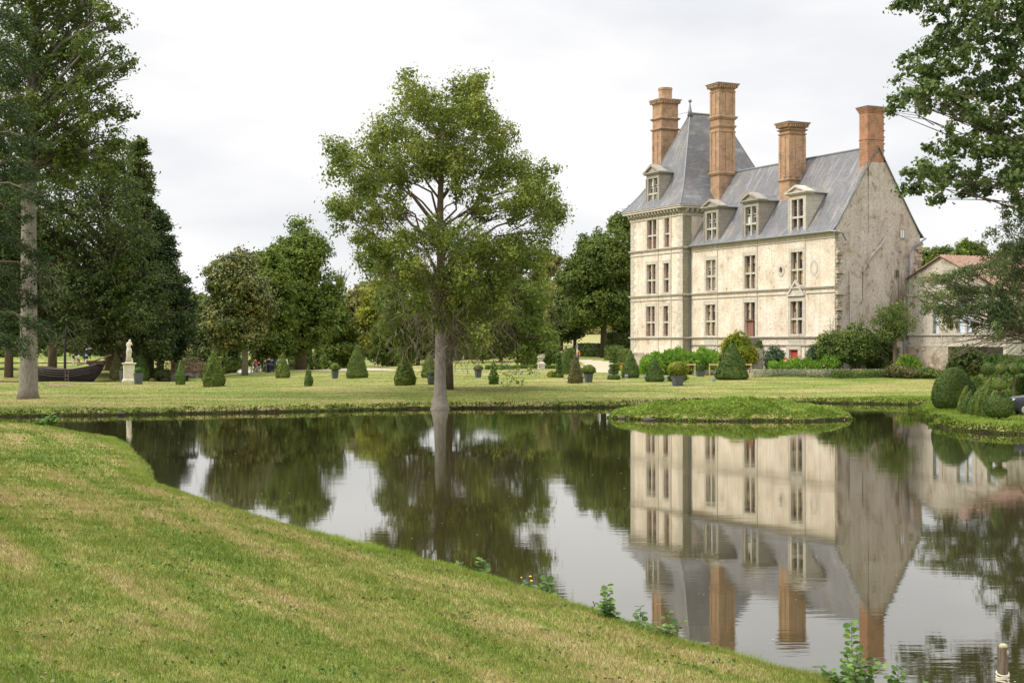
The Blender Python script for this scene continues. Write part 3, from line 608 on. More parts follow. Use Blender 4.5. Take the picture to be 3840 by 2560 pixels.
# tower cornice and roof
m = MB(); zc = 17.75
m.box(XL-.12, XT+.10, -1.10, TD+.1, zc-.12, zc+.10)
n_ = 17
for k in range(n_):
    x = XL+(XT-XL)*(k+.5)/n_; m.prism([(x-.13, -1.10, zc+.12), (x-.13, -1.10, zc+.62), (x-.13, -1.62, zc+.62), (x-.13, -1.5, zc+.36)], (.26, 0, 0))
n_ = 21
for k in range(n_):
    y = -1+(TD+1)*(k+.5)/n_
    m.prism([(XT+.10, y-.13, zc+.12), (XT+.10, y-.13, zc+.62), (XT+.62, y-.13, zc+.62), (XT+.5, y-.13, zc+.36)], (0, .26, 0)); m.prism([(XL-.12, y-.13, zc+.12), (XL-.12, y-.13, zc+.62), (XL-.62, y-.13, zc+.62), (XL-.5, y-.13, zc+.36)], (0, .26, 0))
m.box(XL-.05, XT+.04, -1.04, TD, zc+.102, zc+.64); m.box(XL-.70, XT+.68, -1.70, TD+.7, zc+.642, zc+.86); m.box(XL-.78, XT+.76, -1.78, TD+.78, zc+.862, zc+1.0)
m.build('cornice', 'stone', ch)
m = MB(); zb = zc+1.0; ins = [(0, 0), (.85, .85), (1.8, 1.65), (2.9, 2.40), (4.4, 3.12), (6.9, 4.35), (10.05, 5.85)]; X0, X1, Y0, Y1 = XL-.82, XT+.8, -1.82, TD+.82; hw = (X1-X0)/2; rings = []
APZ = 29.5; tot = APZ-zb
for h_, i_ in ins:
    f = i_/5.85; dx = hw*f; dy = 5.25*f; zz = zb+h_/10.05*tot; rings.append([(X0+dx, Y0+dy, zz), (X1-dx, Y0+dy, zz), (X1-dx, Y1-dy, zz), (X0+dx, Y1-dy, zz)])
for i in range(len(rings)-1):
    for j in range(4):
        a, b_, c, d = rings[i][j], rings[i][(j+1) % 4], rings[i+1][(j+1) % 4], rings[i+1][j]
        m.add([a, b_, c, d], [(0, 1, 2, 3)])
m.add([(X0, Y0, zb), (X1, Y0, zb), (X1, Y1, zb), (X0, Y1, zb)], [(3, 2, 1, 0)])
tr_ = m.build('tower_roof', 'slate', ch)
xc = (X0+X1)/2; ya, yb = rings[-1][0][1], rings[-1][2][1]
m = MB()
for j in range(4):
    m.tube([Vector(r[j])+Vector((0, 0, .02)) for r in rings], .05, 5)
m.tube([(xc, ya, APZ+.04), (xc, yb, APZ+.04)], .12, 8); m.build('roof_flashing', 'lead', tr_)
m = MB(); m.lathe([(.32, -.3), (.2, .3), (.1, .8), (.06, 1.15), (.06, 1.2)], (xc, ya, APZ), 12); m.ball((xc, ya, APZ+1.38), .2); m.build('finial', 'lead', tr_, smooth=True)
# chimneys
def chimney(x0, x1, y0, y1, z0, z1, mat, bands, capd=.4, round_=False, pil=True, label=None):
    m = MB(); m.box(x0, x1, y0, y1, z0, z1-.02); cx, cy, hx, hy = (x0+x1)/2, (y0+y1)/2, (x1-x0)/2, (y1-y0)/2
    for (zb_, hh_, p) in bands:
        m.frustum(cx, cy, zb_, zb_+hh_*.5, hx+p*.35, hy+p*.35, hx+p, hy+p); m.box(cx-hx-p, cx+hx+p, cy-hy-p, cy+hy+p, zb_+hh_*.5+.002, zb_+hh_*.78); m.frustum(cx, cy, zb_+hh_*.782, zb_+hh_, hx+p*.6, hy+p*.6, hx+p*.3, hy+p*.3)
    if pil:
        segs = sorted([b[0] for b in bands]); lo = segs[0]+bands[0][1]
        for (za, zb_) in pil:
            for f in (-.86, .86, 0):
                wd = .16
                if f: m.box(cx+f*hx-wd, cx+f*hx+wd, cy-hy-.07, cy-hy+.02, za, zb_); m.box(cx+hx-.02, cx+hx+.07, cy+f*hy-wd, cy+f*hy+wd, za, zb_); m.box(cx-hx-.07, cx-hx+.02, cy+f*hy-wd, cy+f*hy+wd, za, zb_)
                elif hx > .7: m.box(cx-.18, cx+.18, cy-hy-.05, cy-hy+.02, za, zb_); m.box(cx+hx-.02, cx+hx+.05, cy-.2, cy+.2, za, zb_)
    # widening top
    if capd:
        st_ = 4
        for k in range(st_): p = capd*(k+1)/st_; m.box(cx-hx-p, cx+hx+p, cy-hy-p, cy+hy+p, z1-.5+k*.12, z1-.5+(k+1)*.12-.003)
        if mat == 'brick_buff':
            for f in np.linspace(-.9, .9, 9):
                m.box(cx+f*hx*1.2-.05, cx+f*hx*1.2+.05, cy-hy-capd-.03, cy-hy-capd*.4, z1-.44, z1-.20); m.box(cx+hx+capd*.4, cx+hx+capd+.03, cy+f*hy*1.2-.05, cy+f*hy*1.2+.05, z1-.44, z1-.20)
    if round_: m.lathe([(hx*.80, z1+.05), (hx*.80, z1+1.15), (hx*.86, z1+1.17), (hx*.86, z1+1.4), (hx*.7, z1+1.41)], (cx, cy, 0), 24)
    o = m.build('chimney', mat, ch)
    if label: o['label'] = label
    m = MB(); e_ = hx+capd+.06, hy+capd+.06
    m.box(cx-e_[0], cx+e_[0], cy-e_[1], cy+e_[1], z1, z1+.06); 
    if not round_: m.frustum(cx, cy, z1+.062, z1+.30, e_[0], e_[1], .1, .1)
    m.build('chimney_cap', 'cap_stone' if round_ else 'lead', o); return o
x2 = K.x(2703, 3.2)
ztop = lambda px, py, x, y: CH+(HZ-py)/F*(K.oy-SN*x+CS*y)
chimney(x2-1.65, x2, 3.0, 5.0, 15.5, ztop(0, 312, x2, 3), 'brick_buff', [(22.0, .45, .22), (27.1, .35, .14), (28.0, .45, .24), (26.6, .2, .1), (30.9, .2, .1)], .36, pil=[(22.5, 26.6), (28.5, 30.9)], label='tallest brick chimney with moulded bands')
x3 = K.x(2963, 2.4)
chimney(x3-1.6, x3, 2.3, 4.25, 15, ztop(0, 458, x3, 2.3), 'brick_buff', [(20.0, .30, .17), (24.6, .18, .12), (25.0, .2, .2)], .34, pil=[(20.4, 24.5)], label='shorter brick chimney rising from the middle of the main roof')
chimney(-1.15, .02, 3.8, 5.72, 19.5, ztop(0, 400, 0, 3.8), 'brick_red', [(22.9, .12, .06)], .22, pil=None, label='plain redder brick chimney on the gable')
for k in range(7):
    for y0, y1 in ((3.74, 3.84), (5.66, 5.8)): m = MB(); m.box(-.02, .10, y0, y1, 21.3+.62*k, 21.42+.62*k); m.build('projecting_brick', 'brick_red', ch)
x1_ = XL+2.3
chimney(XL+.25, XL+2.15, 1.7, 3.9, 17, ztop(0, 382, XL, 2.6)-.05, 'brick_buff', [(21.2, .35, .2), (22.5, .35, .22), (28.0, .3, .2), (29.2, .3, .22)], .28, round_=True, pil=[(23.0, 27.9)], label='brick chimney with round pot at the far corner of the tower')
m = MB(); m.tube([(XL+1.9, 2.2, 29.4), (xc-.05, ya, 29.7)], .018, 4); m.build('stay_wire', 'iron', ch)
# dormers
def dormer(h, y, zbot, apex, back, mat='stone_grey', x0o=.42, label=None, curt='cloth_white', roofslope=1.0):
    a, b_, c, d = h; a0, b0 = a-x0o, b_+x0o; zt = d+.55; m = MB()
    wall_holes(m, a0, b0, zbot, zt, y, [(a, b_, c, d)], .4)
    m.box(a0-.002, a0+.3, y+.001, back, zbot, zt-.002); m.box(b0-.3, b0+.002, y+.001, back, zbot, zt-.002); m.box(a0+.302, b0-.302, y+.5, y+.6, zbot, zt-.002)
    m.box(a0-.06, a0+.05, y-.06, y+.2, zbot+.1, zt-.5); m.box(b0-.05, b0+.06, y-.06, y+.2, zbot+.1, zt-.5)
    m.box(a-.1, b_+.1, y-.08, y+.06, c-.16, c-.005)
    o = m.build('dormer', mat, ch)
    if label: o['label'] = label
    cx = (a0+b0)/2; m = MB()
    m.box(a0-.22, b0+.22, y-.2, y+.9, zt-.12, zt); m.box(a0-.34, b0+.34, y-.32, y+.9, zt+.002, zt+.13)
    m.prism([(a0-.1, y-.10, zt+.132), (b0+.1, y-.10, zt+.132), (cx, y-.10, apex-.15)], (0, .9, 0))
    for sg in (-1, 1):
        e_ = cx+sg*(b0-a0)/2+sg*.34
        m.prism([(e_, y-.3, zt+.135), (e_-sg*.36, y-.3, zt+.135), (cx, y-.3, apex-.24), (cx, y-.3, apex)], (0, 1.2, 0))
    m.build('pediment', mat, o)
    m = MB(); za = apex-.12
    m.add([(a0-.28, y+.9, zt+.02), (cx, y+.9, za), (cx, back+.9, za), (a0-.28, back+.55, zt+.02)], [(0, 1, 2, 3)]); m.add([(b0+.28, y+.9, zt+.02), (cx, y+.9, za), (cx, back+.9, za), (b0+.28, back+.55, zt+.02)], [(3, 2, 1, 0)])
    m.box(a0-.29, b0+.29, y+.9, back+.2, zt-.06, zt+.018)
    m.build('dormer_roof', 'slate', o)
    wo = window((a, b_, c, d), y, 2, 'glass', frame='cloth_white' if curt == 'cloth_white' else 'wood_red', curtain=(curt, .5), parent=o)
    wo.name = 'dormer_window'
    for q_ in list(wo.children):               # keep three levels at most: glazing is joined under the dormer itself
        q_.parent = o
    return o
for q, ap, lb, mt, cu in (((688, 756, 1075, 1290), (735, 968), 'dormer nearest the tower', 'stone_grey', 'cloth_white'), ((972, 1050, 1030, 1262), (1008, 918), 'dormer in the middle of the roof', 'stone_grey', 'cloth_white'), ((1312, 1395, 975, 1220), (1350, 866), 'paler dormer nearest the gable', 'stone', 'wood_red')):
    h = win(*q, -.02, c1); a_ = c1(*ap); zap = K.z(a_[0], a_[1], -.3)
    dormer(h, -.04, EA-.05, zap, 3.0, mt, .42, lb, cu)
h = win(257, 322, 822, 1030, -1.1, c1); a_ = c1(292, 714)
dormer(h, -1.1, zb-.05, K.z(*a_, -1.3), 2.4, 'stone_grey', .40, 'dormer on the tower roof')
for (p0, p1, p2, p3) in (((2105), 2142, 1197, 1256), (2068, 2100, 1497, 1550)):
    a_ = c1(p0, p2); b2 = c1(p1, p3); ya_, yb_ = K.gy(a_[0]), K.gy(b2[0]); z1_ = K.gz(a_[0], a_[1]); z0_ = K.gz(a_[0], b2[1])
    m = MB(); m.box(-.01, .05, ya_, ya_+.08, z0_, z1_); m.box(-.01, .05, yb_-.08, yb_, z0_, z1_); m.box(-.01, .05, ya_, yb_, z0_-.08, z0_); m.box(-.01, .05, ya_, yb_, z1_, z1_+.1); m.box(-.01, .04, (ya_+yb_)/2-.03, (ya_+yb_)/2+.03, z0_, z1_)
    wo = m.build('gable_window', 'stone_grey', ch); m = MB(); m.box(.0, .02, ya_+.08, yb_-.08, z0_, z1_); m.build('pane', 'shutter_blue' if p0 > 2100 else 'glass', wo)
# outside stairs: a landing at the door with a flight towards the pond on the right and a sloping parapet on the left
def lw(p): d = Vector(p)-Vector((K.ox, K.oy, 0)); return Vector((CS*d.x-SN*d.y, SN*d.x+CS*d.y, d.z))
m = MB(); m3 = MB(); ns = 13
for k in range(ns):
    f0, f1 = k/ns, (k+1)/ns; z = 3.75-(3.75-1.35)*(k+1)/(ns+1)
    q = []
    for f in (f0, f1+.01):
        Yq = 138.2-7.6*f
        for px in (2818-6*f, 2862+2*f): q.append(lw(((px-1920)/F*Yq, Yq, z)))
    poly = [q[0], q[1], q[3], q[2]]; m3.prism([p-Vector((0, 0, .06)) for p in poly], (0, 0, .06)); m.prism([p-Vector((0, 0, .8)) for p in [q[0].lerp(q[2], .12), q[1].lerp(q[3], .12), q[3].lerp(q[1], .12), q[2].lerp(q[0], .12)]], (0, 0, .738))
m.box(FD[0]+.1, FD[1]+.3, -2.6, -.02, 1, 4.5)
st_ = m.build('staircase', 'stone_return', ch); m3.build('treads', 'stone_light', st_)
m = MB()
def lowwall(a, b_, zb_=.8, t=.3):
    a, b_ = lw(a), lw(b_); d = (b_-a); d.z = 0; d.normalize(); s_ = Vector((-d.y, d.x, 0))*t
    m.prism([a, b_, Vector((b_.x, b_.y, zb_)), Vector((a.x, a.y, zb_))], s_)
lowwall(W(2716, 1312, 138.5), W(2638, 1384, 134.5)); lowwall(W(2866, 1316, 138), W(2870, 1372, 131.6)); lowwall(W(2869, 1374, 131.6), W(2846, 1394, 130.2)); lowwall(W(2812, 1330, 137), W(2806, 1368, 132.5)); lowwall(W(2806, 1370, 132.5), W(2796, 1392, 130.6))
m.build('parapet', 'rubble', st_)

# ================================================================== ANNEX
A = Fr(42.6, 122.7); an = empty('annex_building', (A.ox, A.oy, 0), RZ, 'low pale stone building with terracotta tiled roof to the right of the chateau', 'building')
AL = A.x(3403); za0, za1 = 10.1, 8.55; xap = A.x(3531); zap = A.z(3531, 961)
AW = [(A.x(3499), A.x(3521), A.z(3510, 1250), A.z(3510, 1108)), (A.x(3588), A.x(3647), A.z(3617, 1248), A.z(3617, 1100)), (A.x(3703), A.x(3735), A.z(3720, 1248), A.z(3720, 1108))]
BG = (A.x(3557), A.x(3762), 1.0, A.z(3660, 1297))
m = MB(); wall_holes(m, AL, 0, -.5, za1, 0, AW+[BG], .5)
m.add([(AL, 0, za1), (0, 0, za1), (xap, 0, zap), (AL, 0, za0)], [(0, 1, 2, 3)])
m.add([(0, 0, -.5), (0, 18, -.5), (0, 18, za1), (0, 0, za1)], [(0, 1, 2, 3)]); m.add([(AL, 0, -.5), (AL, 18, -.5), (AL, 18, za0), (AL, 0, za0)], [(3, 2, 1, 0)])
m.build('wall', 'plaster_annex', an)
m = MB(); z_ = A.z(3600, 1252); m.box(AL-.05, .05, -.14, .02, z_-.12, z_+.06); z2_ = z_-1.05; m.box(AL-.05, .05, -.09, .02, z2_-.08, z2_+.05); m.box(AL-.1, .1, -.1, .02, za1-.1, za1+.08)
for h in AW: m.box(h[0]-.32, h[0]-.004, -.04, .05, z_+.07, h[3]+.35); m.box(h[1]+.004, h[1]+.32, -.04, .05, z_+.07, h[3]+.35); m.box(h[0]-.002, h[1]+.002, -.045, .05, h[3]+.004, h[3]+.35)
for h in AW[:2]: m.box(h[1]+.33, h[1]+.45, -.07, .05, z2_, z_+4)
m.box(AL-.02, AL+.6, -.05, .05, z_, za1-.12); m.build('stone_dressings', 'stone_light', an)
m = MB(); m.box(AL+.01, BG[0]-.01, -.07, .05, 0, z2_-.09); m.build('rubble_base', 'rubble', an)
for h in AW:
    m = MB(); t = .07; wdd = h[1]-h[0]; zt = h[2]+(h[3]-h[2])*.64
    m.box(h[0]+.003, h[1]-.003, .12, .3, zt-t, zt+t)
    if wdd > 1.2: m.box((h[0]+h[1])/2-.12, (h[0]+h[1])/2+.12, .119, .301, h[2]+.003, h[3]-.003)
    wo = m.build('window', 'stone_light', an); m = MB(); n_ = max(3, int(wdd/.16)); s_ = wdd/n_
    for k in range(n_): m.box(h[0]+k*s_+.004, h[0]+(k+1)*s_-.004, .32, .36, h[2], h[3])
    m.build('shutter', 'shutter_blue', wo)
m = MB(); sl_ = (zap-za1)/(0-xap); 
nr = 44
for k in range(nr):                                # half-round tile rows down the right-hand slope
    y0 = -.25+k*.42; y1 = y0+.42
    for j in range(3):
        f0, f1 = j/3, (j+1)/3; ya_, yb_ = y0+(y1-y0)*f0, y0+(y1-y0)*f1; za_ = .09*sin(pi*f0); zb_ = .09*sin(pi*f1)
        m.add([(xap, ya_, zap+.1+za_), (xap, yb_, zap+.1+zb_), (.5, yb_, za1-.15+zb_), (.5, ya_, za1-.15+za_)], [(3, 2, 1, 0)])
m.add([(xap, -.25, zap+.1), (xap, 18, zap+.1), (AL-.3, 18, za0-.05), (AL-.3, -.25, za0-.05)], [(0, 1, 2, 3)])
m.add([(xap, -.25, zap+.1), (.5, -.25, za1-.15), (.5, -.25, za1-.25), (xap, -.25, zap-.02), (AL-.3, -.25, za0-.17), (AL-.3, -.25, za0-.05)], [(0, 1, 2, 3), (0, 3, 4, 5)])
rf = m.build('roof', 'terracotta', an)

# ================================================================== SETTING ON THE GROUND
g = lambda px, py, dz=0: (lambda p: (p.x, p.y))(G(px, py))
sheet('gravel_path', 'gravel', [g(1500, 1391), g(2100, 1396), g(2390, 1398), g(2560, 1398), g(2900, 1405), g(3540, 1415), g(3540, 1411.5), g(2900, 1401), g(2560, 1394), g(2460, 1392), g(2400, 1388), g(2310, 1386), g(2100, 1392), g(1500, 1388)], .02, .8)
sheet('gravel_path', 'gravel', [g(2175, 1397), g(2300, 1399), g(2300, 1384), g(2310, 1368), g(2290, 1356), g(2190, 1346), g(2165, 1350), g(2185, 1372)], .03, .8)
sheet('gravel_path', 'gravel', [g(1040, 1391), g(1500, 1391), g(1500, 1388), g(1040, 1388.5)], .02, .7)
sheet('meadow', 'meadow', [(4, 215), (90, 215), (160, 420), (-10, 420)], .05, 5)
plain('bare_earth', (.20, .13, .085), .95)
sheet('worn_patch', 'bare_earth', [g(170, 1441), g(300, 1438), g(250, 1446), g(175, 1447)], .012, .4)

def place(px, py): p = G(px, py); return p
def shape(name, label, cat, base, prof, mat, leaf=.11, dens=150, n=28, group=None, core='', sq=1.0, rough=.05, parent=None, lean=None):
    """clipped shrub: a revolved core under a skin of leaf-sized faces, one mesh"""
    P = np.array(prof, float); seg = np.hypot(np.diff(P[:, 0]), np.diff(P[:, 1])); rm = (P[:-1, 0]+P[1:, 0])/2; area = 2*pi*rm*seg; tot = area.sum()
    cnt = int(min(9000, max(250, tot*dens))); k = rng.choice(len(seg), cnt, p=area/tot); f = rng.uniform(0, 1, cnt)
    r = P[k, 0]*(1-f)+P[k+1, 0]*f; z = P[k, 1]*(1-f)+P[k+1, 1]*f; a = rng.uniform(0, 2*pi, cnt)
    bumpy = 1+rough*(np.sin(a*3+z*2.1)+np.sin(a*7-z*3.7+1)*.6); r = r*bumpy+rng.normal(0, leaf*.22, cnt)
    Cn = np.stack([r*np.cos(a), r*np.sin(a)*sq, z+rng.normal(0, leaf*.15, cnt)], 1)
    vs = []; fs = []
    for i, (rr, zz) in enumerate(prof):
        for j in range(n):
            t = 2*pi*j/n; q = rr*.965*(1+rough*(sin(t*3+zz*2.1)+sin(t*7-zz*3.7+1)*.6)); vs.append((q*cos(t), q*sin(t)*sq, zz))
    for i in range(len(prof)-1):
        for j in range(n): fs.append((i*n+j, i*n+(j+1) % n, (i+1)*n+(j+1) % n, (i+1)*n+j))
    vs = np.array(vs)
    if lean:
        for arr in (Cn, vs):
            zz = arr[:, 2]; arr[:, 0] += lean[0]*(zz/P[-1, 1])**2; arr[:, 1] += lean[1]*(zz/P[-1, 1])**2
    sl_ = np.hypot(P[k+1, 0]-P[k, 0], P[k+1, 1]-P[k, 1])+1e-6; nr = (P[k+1, 1]-P[k, 1])/sl_; nzz = -(P[k+1, 0]-P[k, 0])/sl_
    Cn = np.concatenate([Cn, np.stack([nr*np.cos(a), nr*np.sin(a), nzz], 1)*1.1], 1)
    me = leafmesh(name, Cn, leaf, 1.5, .15, extra=(vs, fs)); o = link(name, me, mat, parent, base); return tag(o, label, cat, group)
def cone_prof(w, h, b=.93, tip=.12, bulge=.0, low=.14):
    return [(w*.86, 0), (w, h*low), (w*.93, h*(low+.10)), (w*.74+bulge*w, h*.45), (w*.50+bulge*w, h*.66), (w*.26+bulge*w*.6, h*.86), (w*tip, h*.96), (.02, h)]
def cone(label, x0, x1, top, bot, mat, low=.14, bulge=0, leaf=.12, group='clipped yew cones on the lawn', rough=.035, cat='topiary', name='topiary_cone', tip=.12):
    xm = (x0+x1)/2; p = place(xm, bot-2); s = p.y/F
    return shape(name, label, cat, (p.x, p.y, p.z-.03), cone_prof((x1-x0)/2*s, (bot-top)*s, low=low, bulge=bulge, tip=tip), mat, leaf, 170, rough=rough, group=group)
cone('slim dark green clipped cone to the right of the wooden bridge arch', 657, 695, 1349, 1444, 'leaf_boxgreen', .28)
cone('wide bushy yellow-green yew cone in front of the bridge railing', 759, 841, 1313, 1451, 'leaf_yewlight', .2, .06, .16, rough=.07)
cone('yellowish yew cone in front of the group of visitors', 1034, 1086, 1322, 1419, 'leaf_yewlight', .12, .02, .15, rough=.05)
cone('small slender dark cone standing alone left of the little potted ball', 1141, 1173, 1364, 1449, 'leaf_yew', .25)
cone('large olive green cone beside the potted ball, with rounded tip', 1298, 1379, 1293, 1419, 'leaf_yewlight', .1, .02)
cone('broad shaggy cone left of the big tree trunk by the pond', 1479, 1557, 1331, 1446, 'leaf_yewlight', .2, .08, .16, rough=.06, tip=.3)
cone('pale green cone half hidden behind the big tree trunk by the pond', 1580, 1640, 1321, 1417, 'leaf_yewlight', .12, .04, .15)
cone('slim bright green cone right of the second tree trunk', 1832, 1870, 1350, 1442, 'leaf_boxgreen', .25)
cone('thin brownish ragged conifer cone in front of the hedged path', 2130, 2184, 1330, 1438, 'leaf_brown', .2, .06, .15, rough=.1, tip=.25)
cone('tall dark green egg-shaped yew behind the tiered topiary', 2096, 2148, 1300, 1404, 'leaf_yew', .3, .12, .13)
cone('tall dark cone at the left foot of the chateau tower', 2330, 2397, 1312, 1418, 'leaf_yew', .12, .03)
cone('medium dark cone in front of the canna bed, left of the round potted bush', 2420, 2491, 1340, 1432, 'leaf_yew', .1, .02)
cone('largest dark cone standing in front of the chateau steps', 2682, 2806, 1285, 1424, 'leaf_yew', .08, .0, .13)
cone('tall dark green cone behind the statue', 495, 562, 1303, 1428, 'leaf_yew', .1, .03, .14)
cone('brown dry conifer column left of the statue', 412, 462, 1314, 1421, 'leaf_brown', .15, .12, .17, rough=.14, tip=.3, name='conifer_shrub', cat='shrub', group=None)
cone('small reddish brown shrub at the right end of the bridge', 748, 765, 1378, 1419, 'leaf_brown', .3, .1, .14, rough=.12, name='small_shrub', cat='shrub', group=None)
cone('tiny clipped cone on top of the far hedge by the tower', 2308, 2328, 1286, 1311, 'leaf_yew', .1, 0, .13, name='topiary_cone')
# tiered topiaries
def tiers(label, xm, w, top, bot, levels, mat):
    p = place(xm, bot-1); s = p.y/F; t = empty('tiered_topiary', p, 0, label, 'topiary', 'topiaries clipped into stacked discs')
    for (y0, y1, ww, dome) in levels:
        r = ww/2*s; z0 = (bot-y1)*s; z1 = (bot-y0)*s; h = z1-z0
        prof = [(r*.5, z0), (r*.95, z0+.02), (r, z0+h*.3), (r*.98, z0+h*.8), (r*.85, z1), (.05, z1+.02)] if not dome else [(r*.4, z0), (r*.95, z0+h*.15), (r, z0+h*.35), (r*.8, z0+h*.75), (r*.4, z0+h*.95), (.03, z1)]
        shape('foliage_disc', None, None, (0, 0, 0), prof, mat, .10, 170, 20, parent=t)
    m = MB(); m.tube([(0, 0, -.1), (0, 0, (bot-top)*s*.9)], .06, 6); m.build('stem', 'bark_brown', t); return t
tiers('tiered topiary of stacked dark discs left of the brown cone', 2096, 34, 1322, 1416, [(1403, 1416, 34, 0), (1386, 1398, 24, 0), (1372, 1383, 23, 0), (1359, 1367, 24, 0), (1343, 1356, 20, 1), (1321, 1341, 21, 1)], 'leaf_yew')
tiers('tiered topiary of many thin discs between the domed pot and the tower cone', 2302, 48, 1320, 1423, [(1408, 1423, 48, 0), (1394, 1400, 36, 0), (1383, 1388, 34, 0), (1368, 1376, 36, 0), (1354, 1360, 34, 0), (1340, 1348, 28, 0), (1332, 1337, 22, 0), (1320, 1329, 16, 1)], 'leaf_yew')
# potted shrubs
def ballprof(r, z0, h, flat=0): return [(r*.35, z0), (r*.8, z0+h*.12), (r, z0+h*(.38 if not flat else .22)), (r*.93, z0+h*.62), (r*.66, z0+h*.85), (r*.3, z0+h*.97), (.02, z0+h)]
def potted(label, xm, potw, ptop, pbot, bw_, btop, mat='leaf_yewlight', square=True, dome=0, leaf=.09, cube=False, metal='planter_metal', rough=.04, taper=.72, rot=.35):
    p = place(xm, pbot-1); s = p.y/F; t = empty('potted_shrub', (p.x, p.y, p.z), rot, label, 'potted plant', 'shrubs in tall metal planters')
    w = potw/2*s/(1.15 if square else 1); h = (pbot-ptop)*s; m = MB()
    m.frustum(0, 0, 0, h*.93, w*taper, w*taper, w*.95, w*.95); m.box(-w, w, -w, w, h*.932, h)
    for i in (-1, 1):
        for j in (-1, 1): m.tube([(i*w*taper, j*w*taper, .01), (i*w*.95, j*w*.95, h*.93)], .02, 4)
    m.build('planter', metal, t); m = MB(); m.box(-w*.9, w*.9, -w*.9, w*.9, h+.002, h+.01); m.build('soil', 'post_wood', t)
    r = bw_/2*s; bh = (ptop-btop)*s
    prof = ballprof(r, h, bh, dome) if not cube else [(r*.95, h), (r, h+.05), (r, h+bh*.92), (r*.9, h+bh), (.02, h+bh)]
    shape('foliage', None, None, (0, 0, 0), prof, mat, leaf, 230, 20, parent=t, rough=rough); return t
potted('grey planter with clipped ball, right of the statue pedestal', 519, 39, 1399, 1441, 30, 1378, 'leaf_boxgreen')
potted('grey planter with clipped ball, partly behind the statue pedestal on its left', 464, 34, 1391, 1432, 25, 1371, 'leaf_boxgreen')
potted('slim grey planter with round ball standing alone left of the large olive cone', 1256, 27, 1391, 1420, 39, 1362, 'leaf_yewlight', dome=1)
potted('dark planter with low dome beside the big tree trunk by the pond', 1620, 36, 1407, 1443, 38, 1388, 'leaf_boxgreen', dome=1)
potted('small planter with loose brown-green ball right of the second tree trunk', 1793, 25, 1391, 1417, 37, 1369, 'leaf_brown', dome=1)
potted('planter with mushroom-shaped green dome beside the brown cone', 2207, 31, 1402, 1434, 53, 1369, 'leaf_yewlight', dome=1, leaf=.11)
potted('large grey planter with loose round yellow-green bush in front of the canna bed', 2541, 43, 1407, 1447, 78, 1357, 'leaf_yellow', leaf=.15, rough=.1)
potted('low wide planter with cube-clipped box left of the largest cone', 2626, 34, 1391, 1412, 32, 1369, 'leaf_yew', cube=True, rot=.05, taper=.82)
potted('pale planter hidden behind the tiered topiary of thin discs', 2300, 36, 1388, 1404, 20, 1378, 'leaf_yew', cube=True, taper=.85)
# floodlights
def floodlight(label, px, py, k):
    p = place(px, py); t = empty('floodlight', p, radians(-50+20*k), label, 'floodlight', 'small floodlights on the lawn aimed at the chateau')
    m = MB(); m.frustum(0, 0, .0, .06, .12, .10, .10, .08); m.box(-.14, -.12, -.03, .03, .06, .25); m.box(.12, .14, -.03, .03, .06, .25); m.build('bracket', 'white_metal', t)
    m = MB(); m.prism([(-.117, -.12, .14), (-.117, .10, .10), (-.117, .16, .30), (-.117, -.08, .33)], (.234, 0, 0)); m.build('housing', 'white_metal', t, bevel=.01)
    m = MB(); m.prism([(-.10, .108, .115), (-.10, .166, .29), (-.10, .178, .286), (-.10, .12, .11)], (.2, 0, 0)); m.build('lens', 'lamp_glass', t)
for k, (px, py, lb) in enumerate([(1956, 1402, 'floodlight under the hanging branches, left of the tiered topiary, nearer the tree'), (2001, 1405, 'floodlight left of the tiered topiary, nearer the yellow mound'), (2190, 1414, 'floodlight beside the domed planter by the brown cone'),
    (2349, 1418, 'floodlight in front of the cone at the tower foot'), (2416, 1420, 'floodlight left of the medium dark cone'), (2500, 1424, 'floodlight between the medium dark cone and the large potted bush'), (2675, 1431, 'floodlight left of the largest dark cone')]): floodlight(lb, px, py, k)
